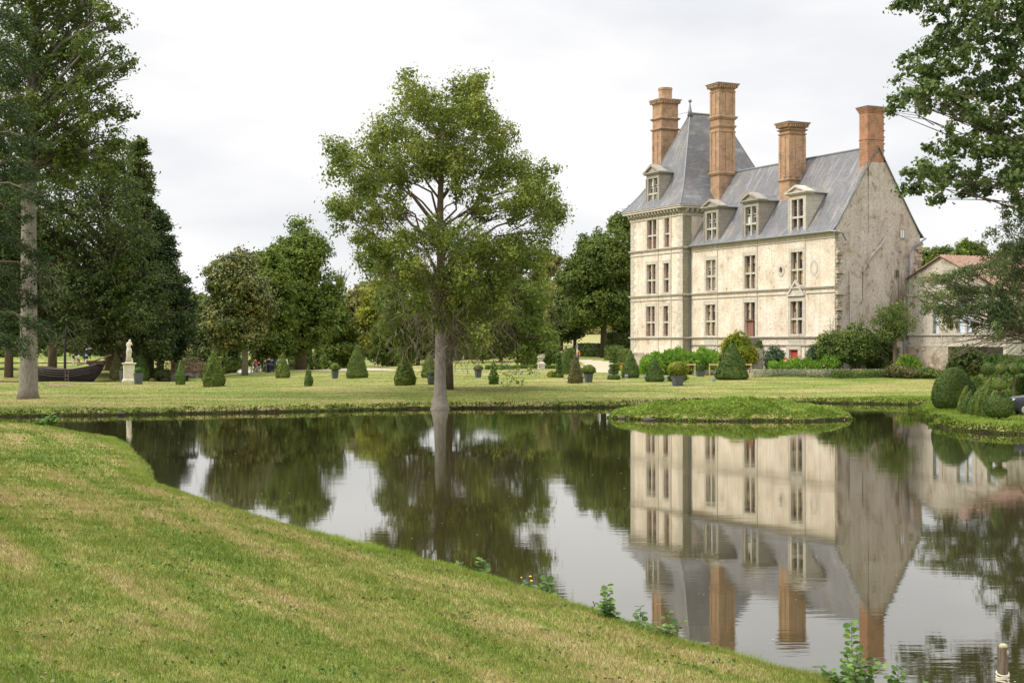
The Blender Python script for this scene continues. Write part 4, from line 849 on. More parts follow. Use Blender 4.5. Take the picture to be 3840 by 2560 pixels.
# low mounds and bushes
def bush(label, xm, w, top, bot, mat, leaf=.14, name='shrub', cat='shrub', per=16, Y=None, nt_=None, flat=.8, group=None, up=.5, aspect=1.6, stems=0, lift=0):
    p = place(xm, bot-1) if Y is None else Vector(((xm-1920)/F*Y, Y, h1((xm-1920)/F*Y, Y))); s = p.y/F; r = w/2*s; ztop = CH-(top-HZ)*s; h = ztop-p.z; z0 = lift*h
    cl = []
    nn = 14
    for k in range(nn):
        a = 2*pi*k/nn+random.random(); q = random.uniform(.15, .62)*r; zz = z0+(h-z0)*random.uniform(.3, .68); f = math.sqrt(max(.1, 1-(abs(zz-z0-(h-z0)*.45)/((h-z0)*.75))**2)); cr = r*.42
        cl.append((q*cos(a)*f, q*sin(a)*f, zz, cr, cr, min(cr, (h-z0)*.36)))
    cl.append((0, 0, z0+(h-z0)*.5, r*.72, r*.72, (h-z0)*.5))
    vs = []; fs = []; n = 16; pr = [(.4, .02), (.72, .2), (.8, .45), (.6, .72), (.3, .86), (.02, .9)]
    for (a_, b_) in pr:
        for j in range(n): vs.append((a_*r*.72*cos(2*pi*j/n), a_*r*.72*sin(2*pi*j/n), z0+b_*.82*(h-z0)))
    for i in range(5):
        for j in range(n): fs.append((i*n+j, i*n+(j+1) % n, (i+1)*n+(j+1) % n, (i+1)*n+j))
    nt_ = nt_ or int(min(2400, max(160, 16*r*r+22*r*h)*4.2))
    C_ = tufts(cl, nt_, per, .32*min(1, r), .72, flat); C_ = C_[C_[:, 2] > .02]
    me = leafmesh(name, C_, leaf, aspect, up, extra=(np.array(vs), fs))
    if not stems: return tag(link(name, me, mat, None, p), label, cat, group)
    t = empty(name, p, 0, label, cat, group); link('foliage', me, mat, t); m = MB()
    for k in range(stems):
        a = 2*pi*k/stems+.4; q = (.25 if stems > 1 else 0)*r; m.tube([(q*.3*cos(a), q*.3*sin(a), -.1), (q*cos(a)*.8, q*sin(a)*.8, h*.3), (q*1.4*cos(a), q*1.4*sin(a), h*.65)], [.13, .10, .05], 6)
    m.build('stems', 'bark_brown', t); return t
bush('low yellow-green mound beside the tiered topiary', 2072, 38, 1394, 1415, 'leaf_yellow', .12)
bush('low green mound behind the large potted bush', 2541, 68, 1406, 1431, 'leaf_yewlight', .12)
bush('dark green holly-like shrub behind the egg-shaped yew', 2082, 44, 1306, 1372, 'leaf_bush', .22, Y=165)
bush('broad leafy shrub behind the urn, left side', 1982, 66, 1318, 1380, 'leaf_bush', .22, Y=158)
bush('yellow flowering shrub at the foot of the tower behind the tiered topiary', 2322, 46, 1362, 1392, 'leaf_yellow', .14)
bush('tall clipped dark shrub block right of the urn', 2056, 34, 1310, 1376, 'leaf_yew', .16, Y=158)
bush('wide leafy shrub right of the egg-shaped yew', 2138, 50, 1306, 1372, 'leaf_bush', .22, Y=168)
bush('small ball bush on a stem behind the signpost', 2146, 18, 1303, 1319, 'leaf_yew', .16, Y=172, lift=.0)
bush('large round wisteria bush spilling over the chateau steps', 2768, 150, 1237, 1350, 'leaf_wisteria', .20, Y=133.5)
bush('lower half of the climbing wisteria beside the steps', 2776, 104, 1300, 1390, 'leaf_wisteria', .18, Y=131.8)
bush('small dark bush at the top of the chateau steps', 2846, 42, 1274, 1320, 'leaf_bush', .16, Y=138)
bush('round dark camellia bush right of the steps', 2902, 92, 1297, 1385, 'leaf_holly', .15, Y=130)
bush('dark round bush right of the red cellar door', 3058, 78, 1288, 1372, 'leaf_holly', .15, Y=129)
bush('broad clipped bush with pale tips, left of the two big round shrubs', 3120, 150, 1236, 1368, 'leaf_bush', .17, Y=127, stems=4, lift=.12)
bush('biggest round shrub on several bare stems by the gable', 3212, 176, 1208, 1360, 'leaf_bush', .17, Y=125.5, stems=6, lift=.18)
bush('dark undergrowth shrub behind the bare stems by the gable', 3290, 170, 1240, 1392, 'leaf_darkoak', .2, Y=129)
bush('low brown and yellow grassy shrub bed by the annex', 3372, 128, 1375, 1414, 'leaf_brown', .16, Y=121)
bush('low mixed green shrub at the foot of the annex', 3475, 110, 1384, 1414, 'leaf_bush', .15, Y=121)
bush('dark clipped shrub filling the archway of the annex', 3625, 150, 1290, 1420, 'leaf_darkoak', .2, Y=118)
bush('small rust-red bush under the canna bed left of the rail', 2590, 60, 1358, 1398, 'leaf_brown', .15, Y=128)
bush('rose bush with reddish leaves under the left parapet', 2668, 70, 1352, 1394, 'leaf_brown', .13, Y=130)
# pollard tree by the gable
pc = px_clumps([(2050, 735, 34, 30), (2025, 750, 26), (2078, 742, 26), (2050, 765, 34, 20), (2030, 720, 18), (2065, 712, 18)], 124, .9, 2, .1)
p0 = W(3356, 1385, 124); p0.z = h1(p0.x, 124)
tree('pollard_tree', 'small pollarded tree with one bare trunk in front of the gable', 'tree', p0, [p0, p0+Vector((.02, 0, 1.4)), p0+Vector((-.05, 0, 3.2)), p0+Vector((0, 0, 5))], [.2, .17, .16, .08], pc, 260, 26, .55, .15, 'leaf_bush', 'bark_brown', .1)
C_ = tufts([(0, 0, 0, 1.1, 1.1, .4)], 60, 1, .2, .1); vs = []
m = MB()
def spray(label, px, py, top, w, Y, n, mat, name, cat, leaf=.1, per=14, blade=False):
    x = (px-1920)/F*Y; z = h1(x, Y) if py is None else CH-(py-HZ)/F*Y; h = CH-(top-HZ)/F*Y-z; r = w/2*Y/F
    P_ = []; D_ = []
    for k in range(n):
        a = random.uniform(0, 2*pi); q = random.random()**.5*r; hh_ = h*random.uniform(.6, 1); ln = random.uniform(.1, .4)
        for j in range(per): f = (j+random.random())/per; P_.append((q*cos(a)*(.5+f*.5), q*sin(a)*(.5+f*.5), hh_*f)); D_.append((cos(a)*ln, sin(a)*ln, 1))
    me = leafmesh(name, np.array(P_), leaf, 3.2, .1, dirs=np.array(D_)); return tag(link(name, me, mat, None, (x, Y, z)), label, cat, None, 'stuff' if name == 'shoots' else None)
spray('feathery upright green shoots rising above the pollarded tree', 3350, 1205, 1120, 150, 124.3, 55, 'leaf_bush', 'shoots', 'plant', .16)
spray('thin climbing plant on the corner of the facade above the bushes', 3118, 1250, 1185, 26, 127.5, 12, 'leaf_bush', 'climbing_plant', 'plant', .12)
spray('leafy shoots sticking up above the biggest round shrub', 3228, 1240, 1165, 34, 127, 16, 'leaf_bush', 'shoots', 'plant', .14)
# broad-leaved canna beds (nobody could count the plants): one bed each
def leafbed(name, label, x0, x1, top, bot, Y0, Y1, n, mat, leaf=.55, cat='flower bed', flowers=None, aspect=4.2, prof=None):
    P_ = []; D_ = []; S_ = []; n = int(n)
    for k in range(n):
        Y = random.uniform(Y0, Y1); fx = random.random(); px = x0+(x1-x0)*fx; x = (px-1920)/F*Y; z = h1(x, Y); h = (CH-(top-HZ)/F*Y)-z
        h *= (prof(fx) if prof else 1)*(.55+.45*math.sqrt(max(0, 1-((Y-(Y0+Y1)/2)/((Y1-Y0)/2))**2)))
        a = random.uniform(0, 2*pi); zz = z+h*random.random()**.7; t = random.uniform(.25, .9)
        P_.append((x+.1*cos(a), Y+.1*sin(a), zz)); D_.append((cos(a)*t, sin(a)*t, 1.0)); S_.append(leaf*random.uniform(.6, 1.15))
    me = leafmesh(name, np.array(P_), np.array(S_), aspect, .2, dirs=np.array(D_)); o = tag(link(name, me, mat), kind='stuff', label=label, cat=cat)
    if flowers:
        Q = [P_[i] for i in np.random.RandomState(3).choice(n, flowers[1])]; Q = np.array([(q[0], q[1]-.2, q[2]+.25) for q in Q])
        link('blossom', leafmesh('blossom', np.repeat(Q, 5, 0)+rng.normal(0, .06, (len(Q)*5, 3)), .14, 1.3), flowers[0], o)
    return o
leafbed('canna_bed', 'tall bright green broad-leaved canna bed at the foot of the tower', 2405, 2690, 1300, 1392, 127, 137, 8200, 'leaf_canna', .62, prof=lambda f: min(1, .55+f*1.8)*(.86+.10*sin(f*17)+.06*sin(f*41)))
leafbed('canna_bed', 'lower canna bed with pink flowers in front of the red cellar door', 2885, 3105, 1344, 1400, 124, 129.5, 5000, 'leaf_canna', .42, flowers=('petal_pink', 26), prof=lambda f: .75+.25*sin(f*pi)+.1*sin(f*31))
leafbed('canna_bed', 'leafy green bed under the round shrubs by the gable', 3085, 3150, 1330, 1398, 124, 127, 900, 'leaf_canna', .42)
leafbed('canna_bed', 'bright green canna clump with a few red flowers beside the annex', 3352, 3455, 1330, 1390, 121.5, 125, 1300, 'leaf_canna', .5, flowers=('petal_red', 7), prof=lambda f: .6+.45*sin(f*pi))
leafbed('lavender_border', 'low silvery border along the gravel path in front of the chateau', 2820, 3330, 1383, 1402, 122.6, 124.4, 9000, 'leaf_silver', .13, aspect=1.8)
leafbed('lavender_border', 'short silvery border along the path left of the steps', 2600, 2700, 1385, 1396, 126.5, 128, 1600, 'leaf_silver', .13, aspect=1.8)
leafbed('ground_cover', 'ragged green undergrowth along the path under the gable shrubs', 3120, 3560, 1388, 1412, 120.5, 123.5, 8000, 'leaf_bush', .17, aspect=1.8, flowers=('petal_red', 5))
leafbed('flower_bed', 'low leafy bed with flowers at the tower foot behind the cones', 2330, 2440, 1378, 1396, 131, 135, 2400, 'leaf_yellow', .2, aspect=2, flowers=('petal_red', 20))
# hedges
def hedge(label, pts, width, z1, mat='leaf_yew', leaf=.15, dens=110, name='hedge', cat='hedge', group=None, htop=None):
    """clipped straight hedge through ground points (x, y)"""
    P_ = []; vs = []; fs = []
    for i in range(len(pts)-1):
        a = Vector((*pts[i], 0)); b_ = Vector((*pts[i+1], 0)); d = b_-a; Ln = d.length; d.normalize(); s_ = Vector((-d.y, d.x, 0)); za = h1(a.x, a.y)-.05; zb_ = h1(b_.x, b_.y)-.05
        h = z1; n = int((2*h+width)*Ln*dens)
        u = rng.uniform(0, Ln, n); t = rng.uniform(0, 2*h+width, n)
        for uu, tt in zip(u, t):
            zg = za+(zb_-za)*uu/Ln
            if tt < h: o = (-width/2, tt)
            elif tt < h+width: o = (tt-h-width/2, h)
            else: o = (width/2, tt-h-width)
            q = a+d*uu+s_*o[0]; P_.append((q.x+random.gauss(0, .03), q.y+random.gauss(0, .03), zg+o[1]+random.gauss(0, .03)+.04*sin(uu*1.7)))
        for e_, q0 in ((0, a), (Ln, b_)):
            zg = za if e_ == 0 else zb_
            for _ in range(int(h*width*dens)): q = q0+s_*random.uniform(-width/2, width/2)+d*random.gauss(0, .02); P_.append((q.x, q.y, zg+random.uniform(0, h)))
        k = len(vs); w_ = width/2-.03; hh_ = h-.03
        for q0, zg in ((a, za), (b_, zb_)):
            for sx in (-w_, w_):
                for zz in (0, hh_): q = q0+s_*sx; vs.append((q.x, q.y, zg+zz))
        fs += [(k, k+4, k+5, k+1), (k+2, k+3, k+7, k+6), (k+1, k+5, k+7, k+3), (k, k+1, k+3, k+2), (k+4, k+6, k+7, k+5)]
    o0 = Vector((*pts[0], h1(*pts[0]))); P_ = np.array(P_)-np.array(o0); vs = np.array(vs)-np.array(o0)
    return tag(link(name, leafmesh(name, P_, leaf, 1.5, .3, extra=(vs, fs)), mat, None, o0), label, cat, group)
xy = lambda px, Y: ((px-1920)/F*Y, Y)
hedge('long low box hedge in front of the urn', [xy(1820, 146), xy(2082, 146)], .7, .42, 'leaf_boxgreen', .12, 150)
hedge('tall scalloped hedge along the gravel path left of the tower', [xy(2185, 196), xy(2284, 192)], 2.0, 1.75, 'leaf_darkoak', .24, 60)
hedge('block of clipped hedge between the path and the tower, left one', [xy(2286, 180), xy(2318, 178)], 1.6, 1.85, 'leaf_yew', .2, 70)
hedge('block of clipped light green hedge nearest the tower', [xy(2320, 170), xy(2360, 168)], 1.8, 1.65, 'leaf_yewlight', .18, 80)
hedge('low dark hedge behind the clipped hedge blocks', [xy(2290, 205), xy(2380, 202)], 2, 3.0, 'leaf_darkoak', .25, 50)
hedge('row of dark hedge far behind the second trunk', [xy(1560, 215), xy(1800, 215)], 2, 1.9, 'leaf_darkoak', .28, 40)
hedge('long dark clipped hedge behind the topiary shapes at the right edge', [xy(3530, 88), xy(3688, 86.5), xy(3845, 84.5), xy(3990, 83)], .9, 1.62, 'leaf_yew', .10, 230)
hedge('tall deep green hedge on the right below the annex', [xy(3703, 112), xy(3990, 108)], 1.6, 2.25, 'leaf_boxgreen', .17, 120)

# ================================================================== TREES
# the big ash at the water's edge
Yt = 88.2; b0 = W(1650, 1528, Yt); b0.z = .1
ash = [(960, 235, 42), (1070, 225, 40), (1085, 195, 24), (955, 205, 20), (1010, 280, 55), (1100, 280, 45), (920, 300, 40), (1150, 330, 38), (880, 330, 32), (850, 370, 35), (800, 360, 32), (780, 350, 20), (775, 400, 25), (840, 430, 40),
    (910, 390, 50), (980, 370, 55), (1060, 360, 55), (1130, 400, 45), (1190, 380, 34), (1240, 410, 30), (1220, 450, 35), (1265, 455, 24), (1275, 490, 20), (1245, 510, 30), (1240, 560, 28), (1180, 480, 40), (800, 470, 32), (780, 490, 22), (850, 500, 34), (800, 530, 22),
    (900, 470, 30), (1110, 460, 34), (1040, 430, 30), (930, 560, 34), (880, 570, 25), (850, 600, 16), (870, 620, 18), (1000, 540, 45), (1060, 560, 48), (1120, 570, 42), (1180, 560, 36), (1200, 600, 22), (950, 620, 36), (1030, 640, 34), (1090, 640, 46), (1150, 640, 34), (1130, 690, 36), (840, 560, 28), (885, 605, 26), (1230, 585, 26), (1238, 625, 16), (930, 600, 34), (1165, 610, 36), (860, 640, 14), (1110, 770, 26), (1075, 800, 18), (1010, 740, 26), (970, 690, 34), (1060, 700, 40), (1100, 740, 28), (1160, 720, 24)]
t = empty('ash_tree', b0, 0, 'tall pale-trunked ash standing alone at the water edge of the far lawn', 'tree')
ac = [(c[0]-b0.x, c[1]-b0.y, c[2]-b0.z, *c[3:]) for c in px_clumps(ash, Yt, 4.0, 2, .3)]
tk = [Vector(p) for p in ((0, 0, -.4), (.0, 0, .5), (.02, 0, 2), (.03, 0, 5), (.05, .1, 8.5), (.0, .1, 12), (.1, 0, 15.5), (.3, 0, 18.5))]
m = MB(); lb = []
for px, py, r in ash[:50:1]: lb.append(W(px*1.6327, py*1.6327, Yt)-b0)
random.seed(11)
m.tube([(0, 0, -.5), (0, 0, .1), (0, 0, .8), (.01, 0, 1.8), (.03, 0, 5.1)], [.85, .54, .41, .36, .315], 14)
m.build('trunk', 'bark_grey', t, smooth=True); m = MB()
limbs(m, [p for p in tk if p.z > 4.4], [.32, .27, .22, .14, .05], ac[::2], .10, 6, .15, 5, 2.2)
m.build('limbs', 'bark_brown', t, smooth=True)
link('crown', leafmesh('crown', tufts(ac, 2700, 36, .58, .30), .19, 1.8, .6), 'leaf_ash', t)
m = MB()
for k in range(620):                               # bare hanging twigs around the lower trunk
    a = random.uniform(0, 2*pi); r = random.uniform(.3, 4.6); z = random.uniform(5, 11.5) if k % 2 else random.uniform(3.2, 8); p = Vector((r*cos(a)+.5, r*sin(a), z)); q = [p]
    for j in range(4): p = p+Vector((random.gauss(0, .28), random.gauss(0, .28), -random.uniform(.1, .6))); q.append(p)
    m.tube(q, [.022, .018, .014, .01, .006], 3, False)
m.build('bare_twigs', 'twig', t)
link('low_spray', leafmesh('low_spray', np.array([(W(px, py, Yt-3)-b0)[:] for px, py in [(1905, 1400), (1925, 1422), (1948, 1432), (1990, 1385), (1995, 1392), (1900, 1440), (1880, 1390), (1935, 1405), (1860, 1380)] for _ in range(26)])+rng.normal(0, .22, (234, 3)), .16, 1.6), 'leaf_ash', t)['kind'] = 'stuff'
m = MB(); m.tube([(2.2, -1.5, 5), (W(1850, 1330, Yt-3)-b0)[:], (W(1935, 1395, Yt-3)-b0)[:], (W(1990, 1390, Yt-3)-b0)[:]], [.05, .03, .02, .01], 4); m.build('low_branch', 'twig', t)
# second tree just behind it
Y2 = 103.5; p0 = W(1678, 1458, Y2); p0.z = h1(p0.x, Y2)
c2_ = px_clumps([(900, 680, 34), (940, 640, 40), (930, 730, 40), (1000, 700, 45), (980, 770, 36), (900, 760, 30), (1080, 760, 45), (1130, 700, 45), (1150, 780, 40), (1210, 740, 42), (1230, 680, 40), (1200, 800, 26), (1250, 780, 24), (930, 800, 26), (1060, 650, 40), (1170, 650, 36), (1110, 810, 24)], Y2, 3.5, 2)
tree('broad_tree', 'second tree with brown trunk right behind the tall ash', 'tree', p0, [p0, p0+Vector((0, 0, 2)), p0+Vector((-.1, 0, 5)), p0+Vector((0, 0, 9))], [.48, .4, .38, .15], c2_, 1500, 26, .6, .22, 'leaf_linden', 'bark_brown', .16)
# left foreground group
Yl = 92; p0 = W(105, 1492, Yl); p0.z = h1(p0.x, Yl)
ok = [(150, 20, 50), (220, 30, 34), (255, 45, 26), (60, 40, 50), (110, 90, 50), (190, 100, 40), (240, 120, 36), (275, 135, 18), (60, 140, 50), (150, 170, 50), (220, 170, 34), (265, 175, 14), (255, 225, 28), (50, 230, 55), (130, 250, 50), (200, 250, 40), (275, 250, 16), (60, 310, 50), (240, 300, 34), (160, 320, 45), (270, 330, 20), (200, 350, 40),
    (-40, 60, 50), (-40, 160, 50), (-40, 260, 50), (-40, 350, 50), (120, -40, 60), (200, -40, 45), (30, -50, 60), (50, 390, 40), (120, 390, 40), (250, 380, 34)]
cl = px_clumps(ok, Yl, 3.5, 2)
tree('oak_tree', 'very tall grey-trunked oak at the left edge, in front of the dark wood', 'tree', p0,
     [p0+Vector((0, 0, -.3)), p0+Vector((.02, 0, .6)), p0+Vector((.05, 0, 2.5)), W(108, 1000, Yl), W(108, 700, Yl), W(118, 370, Yl), W(125, 200, Yl), W(120, -60, Yl)], [.80, .60, .54, .50, .45, .36, .24, .12], cl, 1600, 28, .58, .23, 'leaf_oak', 'bark_grey', .2, k0=.55, nl=60)
m = MB(); m.tube([W(112, 370, Yl), W(160, 250, Yl), (W(250, 150, Yl)), W(300, 60, Yl), W(315, -40, Yl)], [.3, .25, .2, .14, .08], 8)
lim = m.build('limb', 'bark_grey'); lim.parent = bpy.data.objects['oak_tree']; lim.matrix_parent_inverse = bpy.data.objects['oak_tree'].matrix_basis.inverted()
lim.location = (-Vector(p0))*0
Yb = 151; p0 = W(455, 1400, Yb); p0.z = 1.0
big = [(60, 450, 60), (150, 430, 55), (230, 420, 45), (280, 440, 40), (120, 520, 60), (210, 510, 60), (290, 510, 50), (330, 550, 40), (60, 560, 60), (150, 600, 60), (240, 600, 60), (320, 620, 50), (360, 660, 40), (90, 670, 60), (180, 680, 60), (270, 690, 60), (350, 720, 45), (390, 740, 34), (120, 740, 50), (200, 760, 45), (290, 770, 40), (370, 790, 34), (20, 500, 60), (20, 620, 60), (30, 720, 50), (170, 360, 40), (250, 350, 30), (205, 800, 24), (330, 800, 26)]
cl = px_clumps(big, Yb, 4.5, 2)
tree('dense_oak', 'huge dark spreading oak filling the left side above the wooden boat', 'tree', p0, [p0, p0+Vector((.1, 0, 3)), W(440, 1100, Yb), W(400, 800, Yb)], [.85, .7, .55, .3], cl, 2700, 28, .95, .30, 'leaf_darkoak', 'bark_dark', .3, nl=50)
def conifer(name, label, pxc, pybot, pytop, pxw, Y, mat, seed, n=15, droop=.1, leaf=.4, bar='bark_brown', ntip=46, zlow=.1, per=9):
    random.seed(seed); s = 1.6327*Y/F; x = (pxc-1176)*s; z0 = h1(x, Y); zt = CH-(pytop*1.6327-HZ)/F*Y; h = zt-z0; R = pxw*s/2; t = empty(name, (x, Y, z0), 0, label, 'tree')
    m = MB(); m.tube([(0, 0, -.3), (0, 0, h*.5), (.05, 0, h*.8), (.1, 0, h)], [h*.024, h*.016, h*.008, .03], 8); P_ = []; D_ = []
    for i in range(n):
        f = zlow+(1-zlow)*i/n; z = h*f; rr = R*min(1, (1-f)*1.6)**.8*random.uniform(.75, 1.1)+.3; nb = max(4, int(9*(1-f)+3)); a0 = random.random()*6
        for k in range(nb):
            a = a0+2*pi*k/nb+random.uniform(-.3, .3); r_ = rr*random.uniform(.65, 1.1); up_ = random.uniform(-.12, .22)-droop; z_ = z+random.uniform(-.4, .4)
            m.tube([(0, 0, z_), (r_*.5*cos(a), r_*.5*sin(a), z_+r_*.12), (r_*cos(a), r_*sin(a), z_+r_*up_)], [.09, .06, .02], 4)
            cnt = int(ntip*r_/R)+10
            for j in range(cnt):
                q = random.uniform(.25, 1.03); sp_ = r_*.25*(1.1-q)+.25
                for _ in range(per): P_.append((r_*q*cos(a)+random.gauss(0, sp_), r_*q*sin(a)+random.gauss(0, sp_), z_+r_*(.12*(1-abs(2*q-1))+up_*q)+random.gauss(.05, .22))); D_.append((cos(a), sin(a), random.uniform(-.5, .2)))
    for _ in range(150): P_.append((random.gauss(0, .35), random.gauss(0, .35), h*random.uniform(.85, 1.0))); D_.append((0, 0, 1))
    m.build('trunk', bar, t); link('crown', leafmesh('crown', np.array(P_), leaf, 2.2, .9, dirs=np.array(D_)), mat, t); return t
conifer('cedar_tree', 'yellow-green layered cedar rising above the dark oak on the left', 318, 840, 312, 165, 168, 'leaf_cedar', 3, 17, .0, .45, zlow=.3)
conifer('pine_tree', 'dark conifer with long outstretched branches at the right end of the left wood', 368, 840, 480, 132, 158, 'leaf_fir', 5, 15, -.05, .38, zlow=.12, ntip=60)
conifer('spruce_tree', 'dark blue-green conifer beside the layered cedar', 340, 840, 560, 140, 172, 'leaf_fir', 9, 15, .1, .42, zlow=.15, ntip=60)
# fir boughs reaching in from the left edge
Yf = 80; xb_ = W(-75*1.6327, 1500, Yf).x; zf = h1(xb_, Yf); t = empty('fir_tree', (xb_, Yf, zf), 0, 'blue-green fir boughs with bare hanging twigs reaching in from the left edge', 'tree')
m = MB(); m.tube([(0, 0, -.3), (0, 0, 10), (0, 0, 24)], [.5, .35, .08], 8); P_ = []; D_ = []; tw_ = MB()
for (px, py) in [(60, 60), (70, 130), (40, 180), (70, 270), (100, 330), (85, 400), (100, 450), (60, 500), (40, 560), (110, 590), (130, 640), (95, 690), (50, 650), (20, 700), (120, 760), (70, 800), (15, 780), (20, 340), (30, 420)]:
    e_ = W(px*1.6327, py*1.6327, Yf+random.uniform(-2.5, 2.5))-Vector((xb_, Yf, zf)); a = Vector((0, 0, e_.z+random.uniform(.3, 1.2))); mid = a.lerp(e_, .55)+Vector((0, 0, .5)); m.tube([a, mid, e_], [.10, .06, .015], 5)
    for j in range(46):
        f = random.uniform(.3, 1.02); c_ = (a.lerp(mid, f*2) if f < .5 else mid.lerp(e_, f*2-1)); sg = .25+.5*(1-f)
        c_ = c_+Vector((random.gauss(0, sg), random.gauss(0, sg), -abs(random.gauss(0, .35))))
        for _ in range(30): P_.append(tuple(c_+Vector((random.gauss(0, .16), random.gauss(0, .16), random.gauss(0, .12))))); D_.append((.7, random.uniform(-.6, .6), random.uniform(-.8, .1)))
    if py > 560:
        for _ in range(16):
            s_ = mid.lerp(e_, random.random()); q = [s_]
            for j in range(4): s_ = s_+Vector((random.uniform(-.1, .45), random.gauss(0, .15), -random.uniform(.05, .5))); q.append(s_)
            tw_.tube(q, [.02, .016, .012, .008, .005], 3, False)
m.build('trunk', 'bark_brown', t); link('crown', leafmesh('crown', np.array(P_), .19, 3.0, .5, dirs=np.array(D_)), 'leaf_fir', t); tw_.build('bare_twigs', 'twig', t)
# park trees further back
D = dtree
random.seed(21)
D('magnolia_tree', 'glossy round magnolia with forked grey trunk beside the people on the path', 'tree', 562, 858, 566, 166, 150, 'leaf_magnolia', 838, 0, 34, .24, 1600, 30, .32, 'bark_grey', tw=.035)
D('linden_tree', 'tall dark green tree with pointed top in the middle distance, behind the magnolia', 'tree', 690, 850, 503, 205, 172, 'leaf_linden', 848, .4, 46, .2, 2100, 30, .36, 'bark_brown', tw=.05)
D('young_linden', 'lighter green tree between the magnolia and the tall pointed tree', 'tree', 615, 850, 548, 130, 164, 'leaf_linden', 845, .2, 28, .26, 1300, 28, .36)
D('pale_tree', 'pale grey-green tree right of the tall pointed tree', 'tree', 822, 840, 652, 100, 205, 'leaf_pale', 825, .1, 18, .28, 800, 26)
D('yellow_tree', 'bright yellow-green tree left of the big ash', 'tree', 880, 840, 628, 116, 190, 'leaf_yellow', 830, .2, 20, .28, 950, 26)
D('autumn_tree', 'small rust-tinged tree behind the bridge between the wood and the magnolia', 'tree', 440, 850, 650, 96, 235, 'leaf_yewlight', 840, .1, 18, .28, 800, 26)
D('background_tree', 'dark bushy tree behind the bridge, left of the magnolia', 'tree', 485, 850, 700, 95, 215, 'leaf_darkoak', 848, .1, 18, .28, 800, 24)
D('background_tree', 'grey-green tree behind the dark oak near the bare gap right of the ash', 'tree', 1250, 840, 596, 96, 235, 'leaf_pale', 800, .15, 18, .28, 850, 26)
D('background_tree', 'low green tree between the ash and the dark oak by the chateau', 'tree', 1210, 840, 690, 110, 200, 'leaf_linden', 815, .1, 18, .28, 800, 26)
D('background_tree', 'bushy green tree behind the trunk of the ash', 'tree', 1080, 840, 690, 140, 195, 'leaf_bush', 830, .1, 18, .28, 900, 26)
D('background_tree', 'bushy tree behind the broad shaggy cone', 'tree', 960, 840, 700, 120, 180, 'leaf_darkoak', 820, .1, 18, .28, 900, 26)
D('dark_oak', 'dark green oak with bare lower trunk to the left of the chateau tower', 'tree', 1385, 815, 505, 190, 190, 'leaf_oak', 782, .12, 36, .22, 1900, 28, .38, 'bark_dark', tw=.03)
D('dark_oak', 'second dark oak right behind the chateau tower, with thin bare trunk', 'tree', 1432, 815, 445, 110, 205, 'leaf_oak', 790, .35, 26, .25, 1300, 28, .4, 'bark_dark', tw=.025)
D('dark_oak', 'rounded low oak left of the meadow', 'tree', 1320, 815, 585, 110, 200, 'leaf_darkoak', 770, .2, 22, .26, 1000, 26, .4, 'bark_dark', tw=.03)
D('park_tree', 'yellowing tree rising behind the annex roof, nearer the chateau', 'tree', 2150, 800, 520, 120, 200, 'leaf_yewlight', 790, .2, 26, .25, 1200, 28, .42, tw=.02)
D('park_tree', 'greener tree behind the annex roof, further right', 'tree', 2225, 800, 545, 110, 195, 'leaf_linden', 790, .2, 22, .26, 1000, 28, .42, tw=.02)
D('park_tree', 'round tree behind the annex roof at the right edge', 'tree', 2330, 800, 560, 120, 190, 'leaf_linden', 790, .2, 22, .26, 1000, 28, .42)
D('background_tree', 'mid-green tree filling the gap right of the pointed tree', 'tree', 778, 845, 690, 90, 190, 'leaf_linden', 845, .1, 18, .28, 850, 26)
D('background_tree', 'leafy tree behind and left of the magnolia crown', 'tree', 532, 850, 660, 90, 200, 'leaf_yewlight', 845, .1, 18, .28, 850, 26)
D('background_tree', 'green tree under the yellow tree, lower crown', 'tree', 905, 845, 720, 110, 178, 'leaf_linden', 840, .1, 18, .28, 850, 26)
D('background_tree', 'wide low tree right of the second trunk', 'tree', 1150, 845, 720, 130, 175, 'leaf_linden', 815, .1, 18, .28, 900, 26)
D('background_tree', 'tall airy tree between the ash and the dark oak', 'tree', 1290, 845, 640, 90, 215, 'leaf_pale', 800, .1, 18, .28, 800, 26)
# dark wood on the left behind the boat: separate trees
for k, (px, tp, wd, Y, mt, lb) in enumerate([(20, 430, 150, 150, 'leaf_darkoak', 'dark tree at the far left edge behind the boat mast'), (250, 500, 150, 168, 'leaf_darkoak', 'dark tree behind the statue and the oak'), (345, 600, 130, 160, 'leaf_oak', 'oak whose thick trunk stands behind the tall cone right of the statue'),
    (120, 560, 160, 176, 'leaf_oak', 'oak with thick trunk just behind the boat bow'), (400, 690, 90, 172, 'leaf_darkoak', 'low dark tree at the right end of the left wood'), (285, 570, 80, 150, 'leaf_linden', 'bright green sapling glowing inside the dark wood on the left')]):
    D('wood_tree', lb, 'tree', px, 850, tp, wd, Y, mt, 795, .1, 26, .26, 1300, 28, .42, 'bark_brown', tw=.05, group='trees of the dark wood behind the boat')
for k in range(14):                                # the far edge of the second pond
    px = 10+k*52+random.uniform(-12, 12); Y = random.uniform(296, 330)
    D('far_tree', 'tree of the far wood beyond the second pond', 'tree', px, 850, random.uniform(650, 700), random.uniform(70, 95), Y, random.choice(['leaf_oak', 'leaf_pale', 'leaf_darkoak', 'leaf_linden']), 822, .1, 12, .34, 420, 20, .8, group='far wood beyond the second pond, trees alike', tw=.03)
for k in range(9):
    px = 760+k*75+random.uniform(-14, 14); Y = random.uniform(285, 320)
    D('hill_tree', 'tree on the far edge of the meadow hill', 'tree', px, 850, random.uniform(640, 690), random.uniform(80, 110), Y, random.choice(['leaf_oak', 'leaf_pale', 'leaf_linden']), 800, .1, 12, .34, 420, 20, .8, group='trees along the meadow hill, alike', tw=.03)
